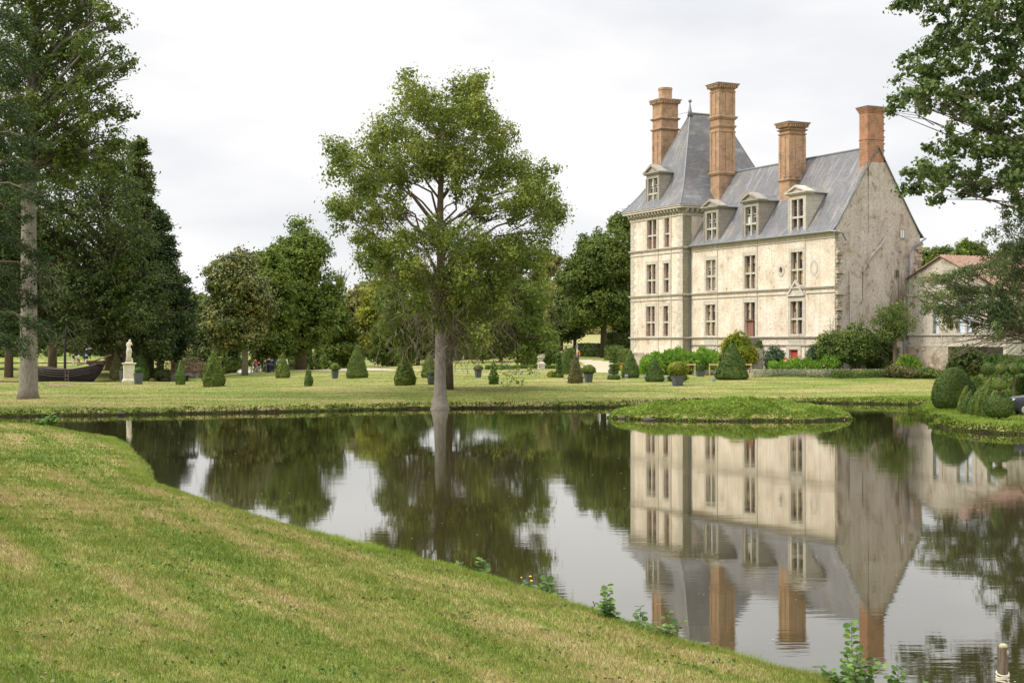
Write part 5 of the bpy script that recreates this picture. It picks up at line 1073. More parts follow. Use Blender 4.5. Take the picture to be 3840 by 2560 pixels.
# shady undergrowth rows under the park trees
und = []
for k in range(26):
    px = 1010+k*46+random.uniform(-14, 14)
    if 2100 < px < 2360: continue
    und.append((px, random.uniform(205, 262)))
for i, (px, Y) in enumerate(und):
    bush('shrub of the undergrowth along the shady bank beyond the lawn', px, random.uniform(50, 90), random.uniform(1262, 1305), 1345, random.choice(['leaf_darkoak', 'leaf_bush', 'leaf_oak', 'leaf_yewlight']), .3, Y=Y, name='undergrowth_shrub', group='undergrowth shrubs on the shady bank, all alike', per=14)
for i, (px, Y, w_, tp) in enumerate([(690, 262, 90, 1285), (640, 300, 90, 1290), (760, 250, 80, 1290), (850, 290, 80, 1300), (560, 300, 90, 1270), (480, 296, 80, 1290), (390, 298, 90, 1295), (300, 300, 90, 1295), (200, 297, 90, 1300), (110, 300, 90, 1300), (20, 296, 90, 1300)]):
    bush('shrub on the far shore of the second pond', px, w_, tp, 1350, random.choice(['leaf_darkoak', 'leaf_bush', 'leaf_oak']), .35, Y=Y, name='shore_shrub', group='shrubs on the far shore of the second pond, all alike', per=14)
bush('dark leafy shrub on the bank left of the bridge', 590, 110, 1384, 1422, 'leaf_darkoak', .18, Y=152)
bush('dark round shrub behind the large olive cone', 1302, 34, 1308, 1360, 'leaf_yew', .2, Y=205)
bush('pale spreading shrub under the autumn-tinged tree', 700, 130, 1290, 1350, 'leaf_pale', .3, Y=225)
# dead tree
p0 = W(1280, 1075, 215); zb0 = h1(p0.x, 215); t = MB(); random.seed(4)
q = Vector((0, 0, 0)); hh_ = p0.z-zb0
t.tube([(0, 0, 0), (0, 0, hh_*.6), (.2, 0, hh_)], [.35, .3, .2], 6)
for e_ in [(1300, 1010), (1268, 1015), (1290, 1030), (1262, 1040), (1312, 1022), (1280, 1000)]:
    q = W(*e_, 215)-Vector((p0.x, 215, zb0)); a = Vector((.2, 0, hh_-random.uniform(0, 1))); t.tube([a, a.lerp(q, .5)+Vector((random.uniform(-.4, .4), 0, 0)), q], [.16, .11, .04], 5)
tag(t.build('dead_tree', 'twig', None, (p0.x, 215, zb0)), 'bare dead tree poking above the pale tree left of the ash', 'tree')
# poplar and eucalyptus reaching in from the right edge
random.seed(31)
Yp = 72; p0 = Vector((33.5, 74, h1(33.5, 74)))
pop = [(2080, 8, 22, 12), (2120, 0, 26, 14), (2180, 20, 36), (2235, 40, 38), (2290, 20, 36), (2340, 50, 38, 30), (2200, 80, 36), (2160, 85, 26), (2260, 110, 40), (2310, 140, 40), (2075, 130, 18), (2100, 165, 24), (2140, 175, 30), (2190, 150, 34), (2070, 222, 26, 18), (2110, 232, 26, 20), (2150, 225, 30), (2210, 215, 36), (2260, 200, 36), (2330, 220, 36), (2060, 245, 12), (2190, 275, 26, 18), (2240, 270, 32), (2300, 285, 34),
    (2155, 310, 20), (2180, 340, 30), (2230, 340, 34), (2290, 350, 36), (2340, 320, 34), (2100, 395, 22, 14), (2095, 430, 18, 14), (2140, 385, 26, 20), (2130, 425, 26, 16), (2180, 400, 28, 20), (2215, 430, 22, 22), (2185, 440, 18, 12), (2250, 410, 30), (2310, 420, 34), (2345, 400, 30), (2390, 60, 50), (2400, 160, 50), (2400, 260, 50), (2400, 360, 50), (2300, -40, 50), (2200, -45, 40), (2110, -40, 34), (2400, -40, 60), (2345, 470, 26)]
cl = px_clumps(pop, Yp, 2.6, 2, .15)
tree('poplar_tree', 'poplar whose leafy branches hang in from the upper right corner', 'tree', p0, [p0, p0+Vector((0, 0, 6)), p0+Vector((-.3, -.5, 14)), p0+Vector((-.6, -1, 24))], [.7, .55, .4, .15], cl, 1150, 34, .36, .19, 'leaf_poplar', 'bark_brown', .05, aspect=1.15, inner=.35, sub=3, k0=.3, nl=26)
Ye = 74; p0 = Vector((30.5, 76, h1(30.5, 76)))
euc = [(2320, 480, 20, 26), (2345, 510, 24, 30), (2290, 530, 18, 20), (2275, 565, 12, 16), (2335, 570, 28), (2300, 600, 34, 26), (2250, 620, 30, 18), (2190, 635, 26, 14), (2150, 640, 24, 14), (2120, 650, 16, 16), (2110, 685, 14, 18), (2150, 680, 26, 20), (2200, 670, 28, 20), (2250, 665, 28, 18), (2310, 660, 34, 24), (2340, 630, 34, 24), (2160, 715, 24, 16), (2200, 715, 28, 20), (2180, 742, 20, 14), (2245, 700, 26, 18), (2290, 715, 30, 26), (2260, 745, 18, 20), (2330, 710, 34, 26), (2262, 770, 10, 12), (2130, 705, 10, 12), (2345, 580, 30), (2400, 560, 50), (2400, 650, 50), (2320, 745, 30, 18)]
cl = px_clumps(euc, Ye, 1.8, 2, .1)
tree('eucalyptus_tree', 'feathery narrow-leaved tree hanging in from the right edge over the annex', 'tree', p0, [p0, p0+Vector((-.2, -.3, 3)), p0+Vector((-.6, -.6, 5.5)), p0+Vector((0, -1, 11))], [.5, .42, .34, .12], cl, 800, 28, .34, .21, 'leaf_euc', 'bark_brown', .05, aspect=3.6, inner=.3, sub=4, k0=.15, nl=50, droop=.8)
m = MB()
for k in range(60):
    a = Vector((29, 75, 5.0+random.uniform(-.8, .8))); e_ = W(random.uniform(2170, 2400)*1.6327, random.uniform(760, 840)*1.6327, Ye+random.uniform(-1.5, 1.5)); mid = a.lerp(e_, .6)+Vector((0, 0, random.uniform(-.1, .5)))
    m.tube([a-p0, (mid-p0), e_-p0, e_-p0+Vector((-.5, 0, random.uniform(-.6, .1)))], [.035, .02, .011, .005], 4, False)
m.build('bare_branches', 'twig', bpy.data.objects['eucalyptus_tree'])

# ================================================================== TOPIARY GROUP AT THE RIGHT
def egg(label, xm, w, top, bot, Y, mat='leaf_yew', prof=None, lean=None, sq=.8, name='topiary', leaf=.075, group=None):
    x = (xm-1920)/F*Y; s = Y/F; z = CH-(bot-HZ)*s; h = (bot-top)*s; r = w/2*s
    prof = prof or [(.55, 0), (.84, .08), (.98, .22), (1, .34), (.95, .50), (.85, .64), (.68, .79), (.46, .91), (.24, .975), (.02, 1)]
    P = [(a*r, b_*h) for a, b_ in prof]; z = min(z, h1(x, Y))
    return shape(name, label, 'topiary', (x, Y, z-.02), P, mat, leaf, 420, 26, group, sq=sq, rough=.03, lean=lean)
egg('largest egg-shaped clipped yew of the group at the right edge', 3575, 164, 1362, 1520, 79)
fing = [(.6, 0), (.95, .1), (1, .3), (.95, .5), (.80, .70), (.5, .88), (.25, .96), (.02, 1)]
gr = 'curved finger-like clipped yews by the water'
egg('short dark curved yew just right of the big egg shape', 3604, 30, 1425, 1528, 76, prof=fing, lean=(.35, 0), group=gr, mat='leaf_yewlight')
egg('short stubby rounded yew finger, second from the big egg shape', 3620, 36, 1442, 1536, 74, prof=fing, lean=(.3, 0), group=gr)
egg('small yew finger squeezed between two taller ones', 3636, 22, 1459, 1538, 73, prof=fing, lean=(.2, 0), group=gr)
egg('pointed yew finger leaning right in the middle of the group', 3650, 36, 1426, 1541, 72.5, prof=fing, lean=(.45, 0), group=gr)
egg('tallest slender yew horn rising to the ball-topped hedge', 3672, 40, 1398, 1550, 71.5, prof=fing, lean=(.6, 0), group=gr, mat='leaf_yewlight')
egg('dark yew horn with pointed tip just right of the tallest one', 3692, 32, 1412, 1552, 71, prof=fing, lean=(.35, 0), group=gr)
egg('yew horn leaning right nearest the mushroom-shaped topiary', 3712, 40, 1411, 1555, 70, prof=fing, lean=(.65, 0), group=gr, mat='leaf_yewlight')
x_ = lambda px, Y: (px-1920)/F*Y
t = empty('ball_topiary', (x_(3746, 68), 68, h1(x_(3746, 68), 68)), 0, 'fat clipped yew ball with a small mushroom head on a stem', 'topiary'); s_ = 68/F
zb = CH-(1563-HZ)*s_-t.location.z
shape('foliage', None, None, (0, 0, zb), [(a*55*s_, b_*84*s_) for a, b_ in [(.5, 0), (.82, .1), (.97, .28), (1, .48), (.93, .7), (.7, .88), (.35, .98), (.03, 1)]], 'leaf_yew', .075, 420, 26, parent=t, rough=.02)
zc_ = CH-(1461-HZ)*s_-t.location.z
shape('foliage_head', None, None, (0, 0, zc_), [(a*31*s_, b_*40*s_) for a, b_ in [(.3, .02), (.9, .1), (1, .35), (.9, .65), (.6, .9), (.3, .98), (.03, 1)]], 'leaf_yewlight', .07, 420, 22, parent=t, rough=.02)
m = MB(); m.tube([(0, 0, 0), (.02, 0, zc_+.1)], .07, 6); m.build('stem', 'bark_brown', t)
for (px, w_, tp, lb, Y) in ((3704, 50, 1362, 'large dark ball behind the tallest yew horn', 82), (3752, 43, 1364, 'lighter middle ball clipped above the right hedge', 84), (3802, 46, 1364, 'right-hand ball clipped above the right hedge', 84), (3848, 40, 1366, 'ball cut off by the right edge of the photo', 84)):
    x = x_(px, Y); s_ = Y/F; zt = CH-(tp-HZ)*s_; t = empty('ball_topiary', (x, Y, h1(x, Y)), 0, lb, 'topiary', 'balls clipped above the right hedge'); r = w_/2*s_; zz = zt-t.location.z-1.7*r
    shape('foliage', None, None, (0, 0, zz), [(a*r, b_*r*1.7) for a, b_ in [(.4, 0), (.8, .12), (1, .4), (.95, .6), (.7, .86), (.35, .98), (.03, 1)]], 'leaf_yewlight' if 'lighter' in lb else 'leaf_yew', .08, 300, 20, parent=t, rough=.02)
    m = MB(); m.tube([(0, 0, 0), (0, 0, zz+.1)], .06, 6); m.build('stem', 'bark_brown', t)

# ================================================================== FIGURES
def skin(name, pts, edges, rad, mat, parent, sub=1):
    me = bpy.data.meshes.new(name); me.from_pydata(pts, edges, []); o = link(name, me, mat, parent)
    md = o.modifiers.new('skin', 'SKIN'); md.use_smooth_shade = True
    sv = me.skin_vertices[0].data
    for i, r in enumerate(rad): sv[i].radius = (r, r); sv[i].use_root = (i == 0)
    sb = o.modifiers.new('sub', 'SUBSURF'); sb.levels = sub; sb.render_levels = sub; return o
def person(label, loc, rz, h, top, legs, hair='hair_dark', arms=None, step=.08, extra=None, coat=0, sleeves=True, bag=None, hat=None, group='visitors on the far path'):
    t = empty('person', loc, rz, label, 'person', group); q = lambda x, y, z: (x*h, y*h, z*h)
    L_, R_ = arms or (((-.15, .02, .64), (-.13, .10, .52)), ((.15, .02, .64), (.13, .10, .52)))
    pts = [q(0, 0, .52), q(0, .0, .62), q(0, .0, .73), q(0, 0, .81), q(0, .008, .865), q(0, .012, .93), q(0, .01, .975), q(0, .055, .915),
           q(-.10, 0, .80), q(*L_[0]), q(*L_[1]), q(.10, 0, .80), q(*R_[0]), q(*R_[1]),
           q(-.055, 0, .49), q(-.06, step*.6, .27), q(-.06, step, .045), q(-.06, step+.07, .02), q(.055, 0, .49), q(.06, -step*.3, .27), q(.06, -step, .045), q(.06, -step+.07, .02)]
    E = [(0, 1), (1, 2), (2, 3), (3, 4), (4, 5), (5, 6), (5, 7), (3, 8), (8, 9), (9, 10), (3, 11), (11, 12), (12, 13), (0, 14), (14, 15), (15, 16), (16, 17), (0, 18), (18, 19), (19, 20), (20, 21)]
    R = [.075, .07, .082, .06, .032, .052, .04, .012, .042, .028, .018, .042, .028, .018, .055, .036, .024, .018, .055, .036, .024, .018]
    for hand, el_ in ((10, 9), (13, 12)):
        d = (Vector(pts[hand])-Vector(pts[el_])).normalized(); sd_ = d.cross(Vector((0, 0, 1))).normalized() if abs(d.z) < .95 else Vector((0, 1, 0)); pc_ = Vector(pts[hand])+d*.03*h; pts.append(tuple(pc_)); R.append(.016); pi_ = len(pts)-1; E.append((hand, pi_))
        for k in range(5):
            f = (k-1.5)*.009*h if k < 4 else -.022*h; ln = (.032, .036, .034, .027, .020)[k]*h; b0_ = pi_ if k < 4 else hand
            p_ = Vector(pts[b0_])+sd_*f+d*ln*.5; p2 = p_+d*ln*.4+Vector((0, 0, -.008*h)); pts += [tuple(p_), tuple(p2)]; R += [.0055, .0045]; E += [(b0_, len(pts)-2), (len(pts)-2, len(pts)-1)]
    skin('body', pts, E, [r*h for r in R], 'skin', t)
    jp = [pts[i] for i in (0, 1, 2, 3, 8, 9, 10, 11, 12, 13)]; jr = [.085, .082, .093, .062, .052, .038, .028, .052, .038, .028]
    if not sleeves: jp = [pts[0], pts[1], pts[2], pts[3], pts[8], tuple((Vector(pts[8])+Vector(pts[9]))/2), pts[11], tuple((Vector(pts[11])+Vector(pts[12]))/2)]; je = [(0, 1), (1, 2), (2, 3), (3, 4), (4, 5), (3, 6), (6, 7)]; jr = [.085, .082, .093, .062, .052, .045, .052, .045]
    else: je = [(0, 1), (1, 2), (2, 3), (3, 4), (4, 5), (5, 6), (3, 7), (7, 8), (8, 9)]
    skin('jacket', jp, je, [r*h for r in jr], top, t)
    if coat: m = MB(); m.lathe([(.13*h, .30*h), (.105*h, .45*h), (.088*h, .60*h), (.09*h, .66*h)], (0, 0, 0), 14); m.build('coat_skirt', top, t, smooth=True)
    lp = [pts[i] for i in (0, 14, 15, 16, 18, 19, 20)]; skin('trousers', lp, [(0, 1), (1, 2), (2, 3), (0, 4), (4, 5), (5, 6)], [r*h for r in (.088, .065, .046, .034, .065, .046, .034)], legs, t)
    m = MB(); m.ball((0, -.008*h, .945*h), (.056*h, .058*h, .052*h), 12, 8); m.build('hair', hair, t, smooth=True)
    if bag: m = MB(); m.ball((0, -.115*h, .70*h), (.085*h, .06*h, .12*h), 12, 8); m.build('backpack', bag, t, smooth=True)
    if hat: m = MB(); m.lathe([(.095*h, .965*h), (.10*h, .972*h), (.055*h, .98*h), (.05*h, 1.01*h), (.02*h, 1.025*h)], (0, 0, 0), 14); m.build('hat', hat, t, smooth=True)
    return t
def at(px, Y): x = x_(px, Y); return (x, Y, h1(x, Y))
person('person in a red jacket and blue jeans walking left beside the blue board', at(958, 159), radians(80), 1.72, 'cloth_red', 'cloth_denim', step=.12)
person('child in black top and tan shorts right of the red jacket', at(970, 160), radians(200), 1.38, 'cloth_black', 'cloth_tan', sleeves=False)
person('person in a grey top standing left of the backpacker', at(995, 160), radians(190), 1.62, 'cloth_grey', 'cloth_grey')
person('tall person seen from behind with a dark backpack and dark trousers', at(1008, 158.5), radians(5), 1.85, 'cloth_grey', 'cloth_blue', bag='cloth_black')
person('person in dark blue partly hidden behind the backpacker', at(1020, 161), radians(30), 1.66, 'cloth_blue', 'cloth_blue')
person('person in a light blue shirt behind the yellowish yew cone', at(1045, 161), radians(180), 1.68, 'cloth_lightblue', 'cloth_khaki')
person('person in a white shirt walking beside the wide tree trunk', at(1075, 161), radians(270), 1.62, 'cloth_white', 'cloth_black')
person('person in an orange top on the gravel path behind the signpost', at(2167, 168), radians(160), 1.70, 'cloth_orange', 'cloth_grey', group=None)
person('small figure in a dark and red top standing at the border below the shrubs', at(3089, 124.3), radians(190), 1.12, 'cloth_black', 'cloth_white', group=None)
p_ = person('visitor in dark clothes on the slope beyond the bridge', at(862, 215), radians(160), 1.7, 'cloth_black', 'cloth_grey', group=None)
# sign posts, flag, information board
def post_sign(label, px, Y, ztop, build):
    t = empty('signpost', at(px, Y), 0, label, 'sign'); build(t); return t
def roundsign(t):
    m = MB(); m.tube([(0, 0, -.1), (0, 0, 2.05)], .035, 6); m.build('post', 'post_wood', t)
    m = MB(); vs = []
    poly = [(.24*cos(2*pi*k/20), -.03, 2.12+.16*sin(2*pi*k/20)) for k in range(20)]; m.prism(poly, (0, .05, 0)); m.tube([(-.1, 0, 2.28), (0, 0, 2.42), (.1, 0, 2.28)], .02, 4); m.build('sign_panel', 'sign_dark', t)
    m = MB()
    for zz, w_ in ((2.17, .13), (2.11, .17), (2.05, .12)): m.box(-w_, w_, -.034, -.031, zz-.012, zz+.012)
    m.build('lettering', 'sign_white', t)
post_sign('round black sign with white lettering on a thin post beside the magnolia trunk', 941, 158, 2, roundsign)
t = empty('information_board', at(949, 161), 0, 'small blue information board behind the round black sign', 'board'); m = MB(); m.box(-.24, .24, -.02, .02, .75, 1.35); m.build('panel', 'board_blue', t)
m = MB(); m.box(-.2, -.16, .022, .06, 0, 1.3); m.box(.16, .2, .022, .06, 0, 1.3); m.build('legs', 'post_wood', t)
m = MB(); m.box(-.18, .18, -.024, -.021, 1.15, 1.25); m.box(-.18, .0, -.024, -.021, .85, 1.08); m.build('printed_text', 'sign_white', t)
t = empty('signpost', at(2164, 163), 0, 'white post with a small blue direction sign at the gravel path', 'sign'); m = MB(); m.tube([(0, 0, -.1), (0, 0, 2.0)], .04, 6); m.build('post', 'sign_white', t)
m = MB(); m.prism([(-.16, -.05, 1.98), (.17, -.05, 1.98), (.17, -.05, 2.17), (-.16, -.05, 2.17), (-.23, -.05, 2.075)], (0, .03, 0)); m.build('sign_panel', 'sign_blue', t)
m = MB(); m.box(-.02, .14, -.054, -.051, 2.09, 2.12); m.box(-.02, .1, -.054, -.051, 2.03, 2.06); m.tube([(-.12, -.052, 2.02), (-.12, -.052, 2.12)], .012, 4); m.build('lettering', 'sign_white', t)
t = empty('flagpole', at(1046, 164), 0, 'dark flag hanging limp on a thin pole in front of the tall pointed tree', 'flag'); m = MB(); m.tube([(0, 0, 0), (0, 0, 5.4)], .035, 6); m.build('pole', 'iron', t)
m = MB(); pts = []
for j in range(9):
    for i in range(4): pts.append((-.03-.13*i-.03*sin(j), .06*sin(i*2+j*.5), 4.4-.24*j+(-.05*i)))
m.add(pts, [(j*4+i, j*4+i+1, (j+1)*4+i+1, (j+1)*4+i) for j in range(8) for i in range(3)]); m.build('cloth', 'cloth_blue', t)
# statue
Ys = 124; p0 = at(484, Ys); t = empty('statue', p0, radians(18), 'pale stone statue of a draped standing figure on a tall square pedestal', 'statue'); s_ = Ys/F
m = MB(); hh_ = (1434-1362)*s_; w_ = 20*s_
m.box(-w_*1.25, w_*1.25, -w_*1.25, w_*1.25, 0, .16); m.frustum(0, 0, .162, .34, w_*1.18, w_*1.18, w_, w_); m.box(-w_, w_, -w_, w_, .342, hh_-.18); m.frustum(0, 0, hh_-.178, hh_-.08, w_, w_, w_*1.2, w_*1.2); m.box(-w_*1.28, w_*1.28, -w_*1.28, w_*1.28, hh_-.078, hh_)
m.build('pedestal', 'marble', t, bevel=.01)
m = MB(); m.box(-.33, .33, -.24, .24, hh_+.002, hh_+.12); m.build('plinth', 'marble', t)
H0 = 1.95; B = hh_+.12; q = lambda x, y, z: (x*H0, y*H0, B+z*H0)
pts = [q(0, 0, .5), q(-.02, 0, .62), q(0, 0, .73), q(.01, 0, .82), q(.015, .01, .87), q(.03, .02, .935), q(.03, .01, .995), q(.065, .04, .915), q(-.08, .0, .80), q(-.10, -.02, .68), q(-.02, .08, .66), q(.10, 0, .80), q(.13, .06, .72), q(.09, .10, .86), q(.08, .06, .92),
       q(.01, 0, .38), q(-.01, 0, .2), q(-.02, .02, .06), q(.04, .05, .03)]
E = [(0, 1), (1, 2), (2, 3), (3, 4), (4, 5), (5, 6), (5, 7), (3, 8), (8, 9), (9, 10), (3, 11), (11, 12), (12, 13), (13, 14), (0, 15), (15, 16), (16, 17), (16, 18)]
skin('figure', pts, E, [r*H0 for r in (.10, .085, .09, .06, .036, .062, .052, .014, .042, .03, .02, .042, .03, .02, .014, .105, .085, .07, .04)], 'marble', t, 2)
m = MB()
for k in range(14):                                # drapery folds
    a = 2*pi*k/14; m.tube([q(.085*cos(a), .085*sin(a), .60), q(.11*cos(a+.15), .105*sin(a+.15), .45), q(.095*cos(a+.3)-.01, .09*sin(a+.3), .25), q(.10*cos(a+.3)-.02, .095*sin(a+.3), .02)], [.02, .035, .03, .04], 5)
m.build('drapery', 'marble', t, smooth=True)
# urn
t = empty('garden_urn', at(2030, 143), .1, 'white stone urn on a pedestal behind the low box hedge', 'urn'); m = MB(); m.box(-.32, .32, -.32, .32, 0, .5); m.box(-.36, .36, -.36, .36, .5, .58); m.frustum(0, 0, .582, .8, .3, .3, .12, .12); m.build('pedestal', 'stone_light', t)
m = MB(); m.lathe([(.16, .8), (.10, .88), (.10, .94), (.22, 1.02), (.34, 1.15), (.38, 1.27), (.30, 1.33), (.36, 1.42), (.42, 1.45), (.36, 1.47)], (0, 0, 0), 24); m.build('vase', 'stone_light', t, smooth=True)
# low wooden rails
for (a, b_, Y, lb) in ((2566, 2606, 126, 'pale wooden rail left of the cube-clipped planter'), (2661, 2708, 126, 'pale wooden rail just left of the largest cone'), (2782, 2817, 125.5, 'pale wooden rail between the largest cone and the steps')):
    xa, xb = x_(a, Y), x_(b_, Y); z0 = h1(xa, Y); zt = CH-(1364-HZ)/F*Y; t = empty('wooden_rail', (xa, Y, z0), 0, lb, 'rail', 'pale wooden rails in front of the beds'); m = MB(); m.box(-.05, xb-xa+.08, -.03, .03, zt-z0-.12, zt-z0); m.build('rail', 'wood_pale', t)
    for xx in (0, xb-xa): m = MB(); m.box(xx-.04, xx+.05, .032, .12, -.2, zt-z0+.04); m.build('post', 'wood_pale', t)
# ================================================================== BOAT
Yb = 142; xc_ = x_(250, Yb); t = empty('wooden_boat', (xc_, Yb, 0), 0, 'black wooden sailing boat with bare mast and bowsprit on the second pond', 'boat'); s_ = Yb/F
X = lambda px: (px-250)*s_; Zp = lambda py: CH-(py-HZ)*s_
bst = [(132, 1374, .5), (140, 1375, .9), (160, 1376, 1.15), (200, 1382, 1.3), (240, 1385, 1.3), (280, 1384, 1.2), (315, 1378, 1.0), (345, 1372, .75), (372, 1362, .4), (396, 1352, .06)]
keel = [(150, -.1), (152, -.3), (165, -.4), (200, -.5), (240, -.5), (280, -.5), (305, -.45), (325, -.3), (338, -.05), (352, .5)]
m = MB(); V_ = []; n_ = 9
for (px, py, hw), (kx, kz) in zip(bst, keel):
    for j in range(n_):
        f = j/(n_-1)*2-1; a = abs(f); xx = X(px)*(1-(1-a)**1.3)+X(kx)*(1-a)**1.3; V_.append((xx, f*hw*(.35+.65*min(1, a*1.2)) if a > 0 else 0, kz+(Zp(py)-kz)*a**1.6))
m.add(V_, [(i*n_+j, i*n_+j+1, (i+1)*n_+j+1, (i+1)*n_+j) for i in range(len(bst)-1) for j in range(n_-1)]+[tuple(range(n_))])
o = m.build('hull', 'boat_wood', t, smooth=True); md = o.modifiers.new('solid', 'SOLIDIFY'); md.thickness = .06
m = MB()
for sg in (-1, 1): m.tube([(X(px), sg*hw, Zp(py)+.02) for px, py, hw in bst], .045, 5)
for dz in (.22, .45, .68): m.tube([(X(px)-(.02), -hw*(1-dz*.12)-.03, Zp(py)-dz) for px, py, hw in bst[1:-2]], .018, 4)
m.build('gunwale', 'boat_trim', t)
m = MB(); m.add([(X(px), sg*hw*.9, Zp(py)-.35) for px, py, hw in bst[1:-1] for sg in (-1, 1)], [(2*i, 2*i+1, 2*i+3, 2*i+2) for i in range(7)]); m.build('deck', 'boat_wood', t)
m = MB(); m.box(X(330), X(392), -.5, .45, Zp(1366), Zp(1352)); m.prism([(X(338), -.52, Zp(1375)), (X(395), -.3, Zp(1354)), (X(395), -.3, Zp(1350)), (X(338), -.52, Zp(1362))], (0, .05, 0)); m.build('bow_rail', 'rust', t)
m = MB(); m.tube([(X(243), 0, 0), (X(244), 0, Zp(1300)), (X(250), 0, Zp(1215))], [.15, .12, .07], 8); m.build('mast', 'boat_wood', t)
m = MB(); m.tube([(X(290), -.1, Zp(1369)), (X(350), -.05, Zp(1354)), (X(418), 0, Zp(1330))], [.08, .08, .04], 6)
for px in (372, 392): m.tube([(X(px)-.08, -.05, Zp(1348+(372-px)*.25)), (X(px)+.1, -.05, Zp(1344+(372-px)*.25))], .10, 6)
m.build('bowsprit', 'boat_trim', t)
m = MB()
for e_ in ((160, 1378), (200, 1382), (396, 1352), (330, 1372)): m.tube([(X(249), 0, Zp(1225)), (X(e_[0]), -.5 if e_[0] != 396 else 0, Zp(e_[1]))], .016, 3)
m.build('rigging', 'boat_trim', t)
m = MB()
for px in (260, 272): m.tube([(X(px), -1.36, -.1), (X(px), -1.36, Zp(1386))], .025, 4)
for zz in (.15, .5, .85): m.tube([(X(260), -1.37, zz), (X(272), -1.37, zz)], .025, 4)
m.build('ladder', 'boat_trim', t)
up = (((-.13, .12, .76), (-.04, .17, .90)), ((.13, .12, .76), (.03, .20, .90)))
p_ = person('person in a long blue coat and tricorn hat looking through a telescope', (xc_+X(325), Yb-.1, Zp(1362)), radians(-78), 1.62, 'cloth_blue', 'cloth_white', arms=up, coat=1, hat='cloth_black', step=.04, group=None)
m = MB(); m.tube([(0, .10, 1.48), (0, .25, 1.485), (0, .48, 1.49)], [.02, .025, .03], 8); tag(m.build('telescope', 'chrome', None, None), 'small brass and silver telescope held up to the eye on the boat', 'telescope')
tel = bpy.data.objects['telescope']; tel.location = p_.location; tel.rotation_euler = p_.rotation_euler
person('person in a black top and white trousers working beside the mast', (xc_+X(272), Yb+.3, Zp(1373)), radians(-60), 1.35, 'cloth_black', 'cloth_white', step=.1, group=None)
person('person in a cream shirt bending over on the deck', (xc_+X(291), Yb+.4, Zp(1370)), radians(70), 1.2, 'cloth_white', 'cloth_tan', arms=(((-.12, .12, .70), (-.1, .24, .64)), ((.12, .12, .70), (.1, .24, .62))), group=None)
# ================================================================== FOOTBRIDGE
Yg = 157; t = empty('footbridge', (x_(712, Yg), Yg, 0), 0, 'small stone arch footbridge with rustic branch railings', 'bridge'); s_ = Yg/F; X = lambda px: (px-712)*s_; Zp = lambda py: CH-(py-HZ)*s_
m = MB(); xa, xb = X(620), X(812); zt = Zp(1394); n_ = 14; ar = 1.0; zc_ = -.05
for yy in (0, 2.6):
    top = [(xa+(xb-xa)*k/n_, yy, zt) for k in range(n_+1)]; bot = []
    for k in range(n_+1):
        xx = xa+(xb-xa)*k/n_; bot.append((xx, yy, zc_+math.sqrt(max(0, 1-(xx/ar)**2))*.55 if abs(xx) < ar else -.6))
    m.add(top+bot, [(k, n_+1+k, n_+2+k, k+1) if yy == 0 else (k+1, n_+2+k, n_+1+k, k) for k in range(n_)])
m.add([(xa, 0, zt), (xb, 0, zt), (xb, 2.6, zt), (xa, 2.6, zt)], [(0, 1, 2, 3)]); arc = [(-ar+2*ar*k/12, zc_+math.sqrt(max(0, 1-(-1+2*k/12)**2))*.55) for k in range(13)]
m.add([(a, y, z) for a, z in arc for y in (0, 2.6)], [(2*i, 2*i+1, 2*i+3, 2*i+2) for i in range(12)]); m.build('arch', 'rubble', t)
m = MB(); m.box(xa, xb, -.1, 2.7, zt+.002, zt+.10); m.build('deck', 'post_wood', t)
random.seed(8)
for yy, zz, lb in ((0, zt+.1, 'front'), (2.5, zt+.16, 'back')):
    m = MB(); hgt = .86; nn = 5; xe = xb if yy else X(800)
    for k in range(nn+1): xx = xa+.05+(xe-xa-.1)*k/nn; m.tube([(xx, yy, zz-.1), (xx+.02, yy, zz+hgt+.06)], .045, 5)
    m.tube([(xa, yy, zz+hgt), ((xa+xe)/2, yy, zz+hgt+(.12 if yy else .03)), (xe, yy, zz+hgt)], .035, 5); m.tube([(xa, yy, zz+.12), (xe, yy, zz+.12)], .03, 5); m.tube([(xa, yy, zz+hgt-.16), (xe, yy, zz+hgt-.14)], .022, 5)
    for k in range(nn):
        x0 = xa+.05+(xe-xa-.1)*k/nn; x1 = x0+(xe-xa-.1)/nn; m.tube([(x0, yy, zz+.12), (x1, yy, zz+hgt)], .024, 4); m.tube([(x1, yy, zz+.12), (x0, yy, zz+hgt)], .024, 4)
        for _ in range(3): xx = random.uniform(x0, x1); m.tube([(xx, yy, zz+.12), (xx+random.uniform(-.1, .1), yy, zz+hgt)], .016, 4)
    m.build('railing', 'rail_rust', t)
# palms near the magnolia
for px, Y, lb in ((868, 156, 'low fan palm left of the magnolia trunk'), (893, 154, 'low fan palm touching the magnolia trunk'), (925, 157, 'small fan palm right of the magnolia trunk')):
    P_ = []; D_ = []
    for k in range(24):
        a = random.uniform(0, 2*pi); el_ = random.uniform(-.1, 1.2); c = Vector((cos(a)*cos(el_), sin(a)*cos(el_), sin(el_)+.2))*.75+Vector((0, 0, .65))
        for j in range(9): b_ = a+(j-4)*.25; P_.append((c.x+.2*cos(b_), c.y+.2*sin(b_), c.z)); D_.append((cos(b_), sin(b_), sin(el_)-.3))
    tag(link('palm', leafmesh('palm', np.array(P_), .6, 7, .4, dirs=np.array(D_)), 'leaf_linden', None, at(px, Y)), lb, 'palm')
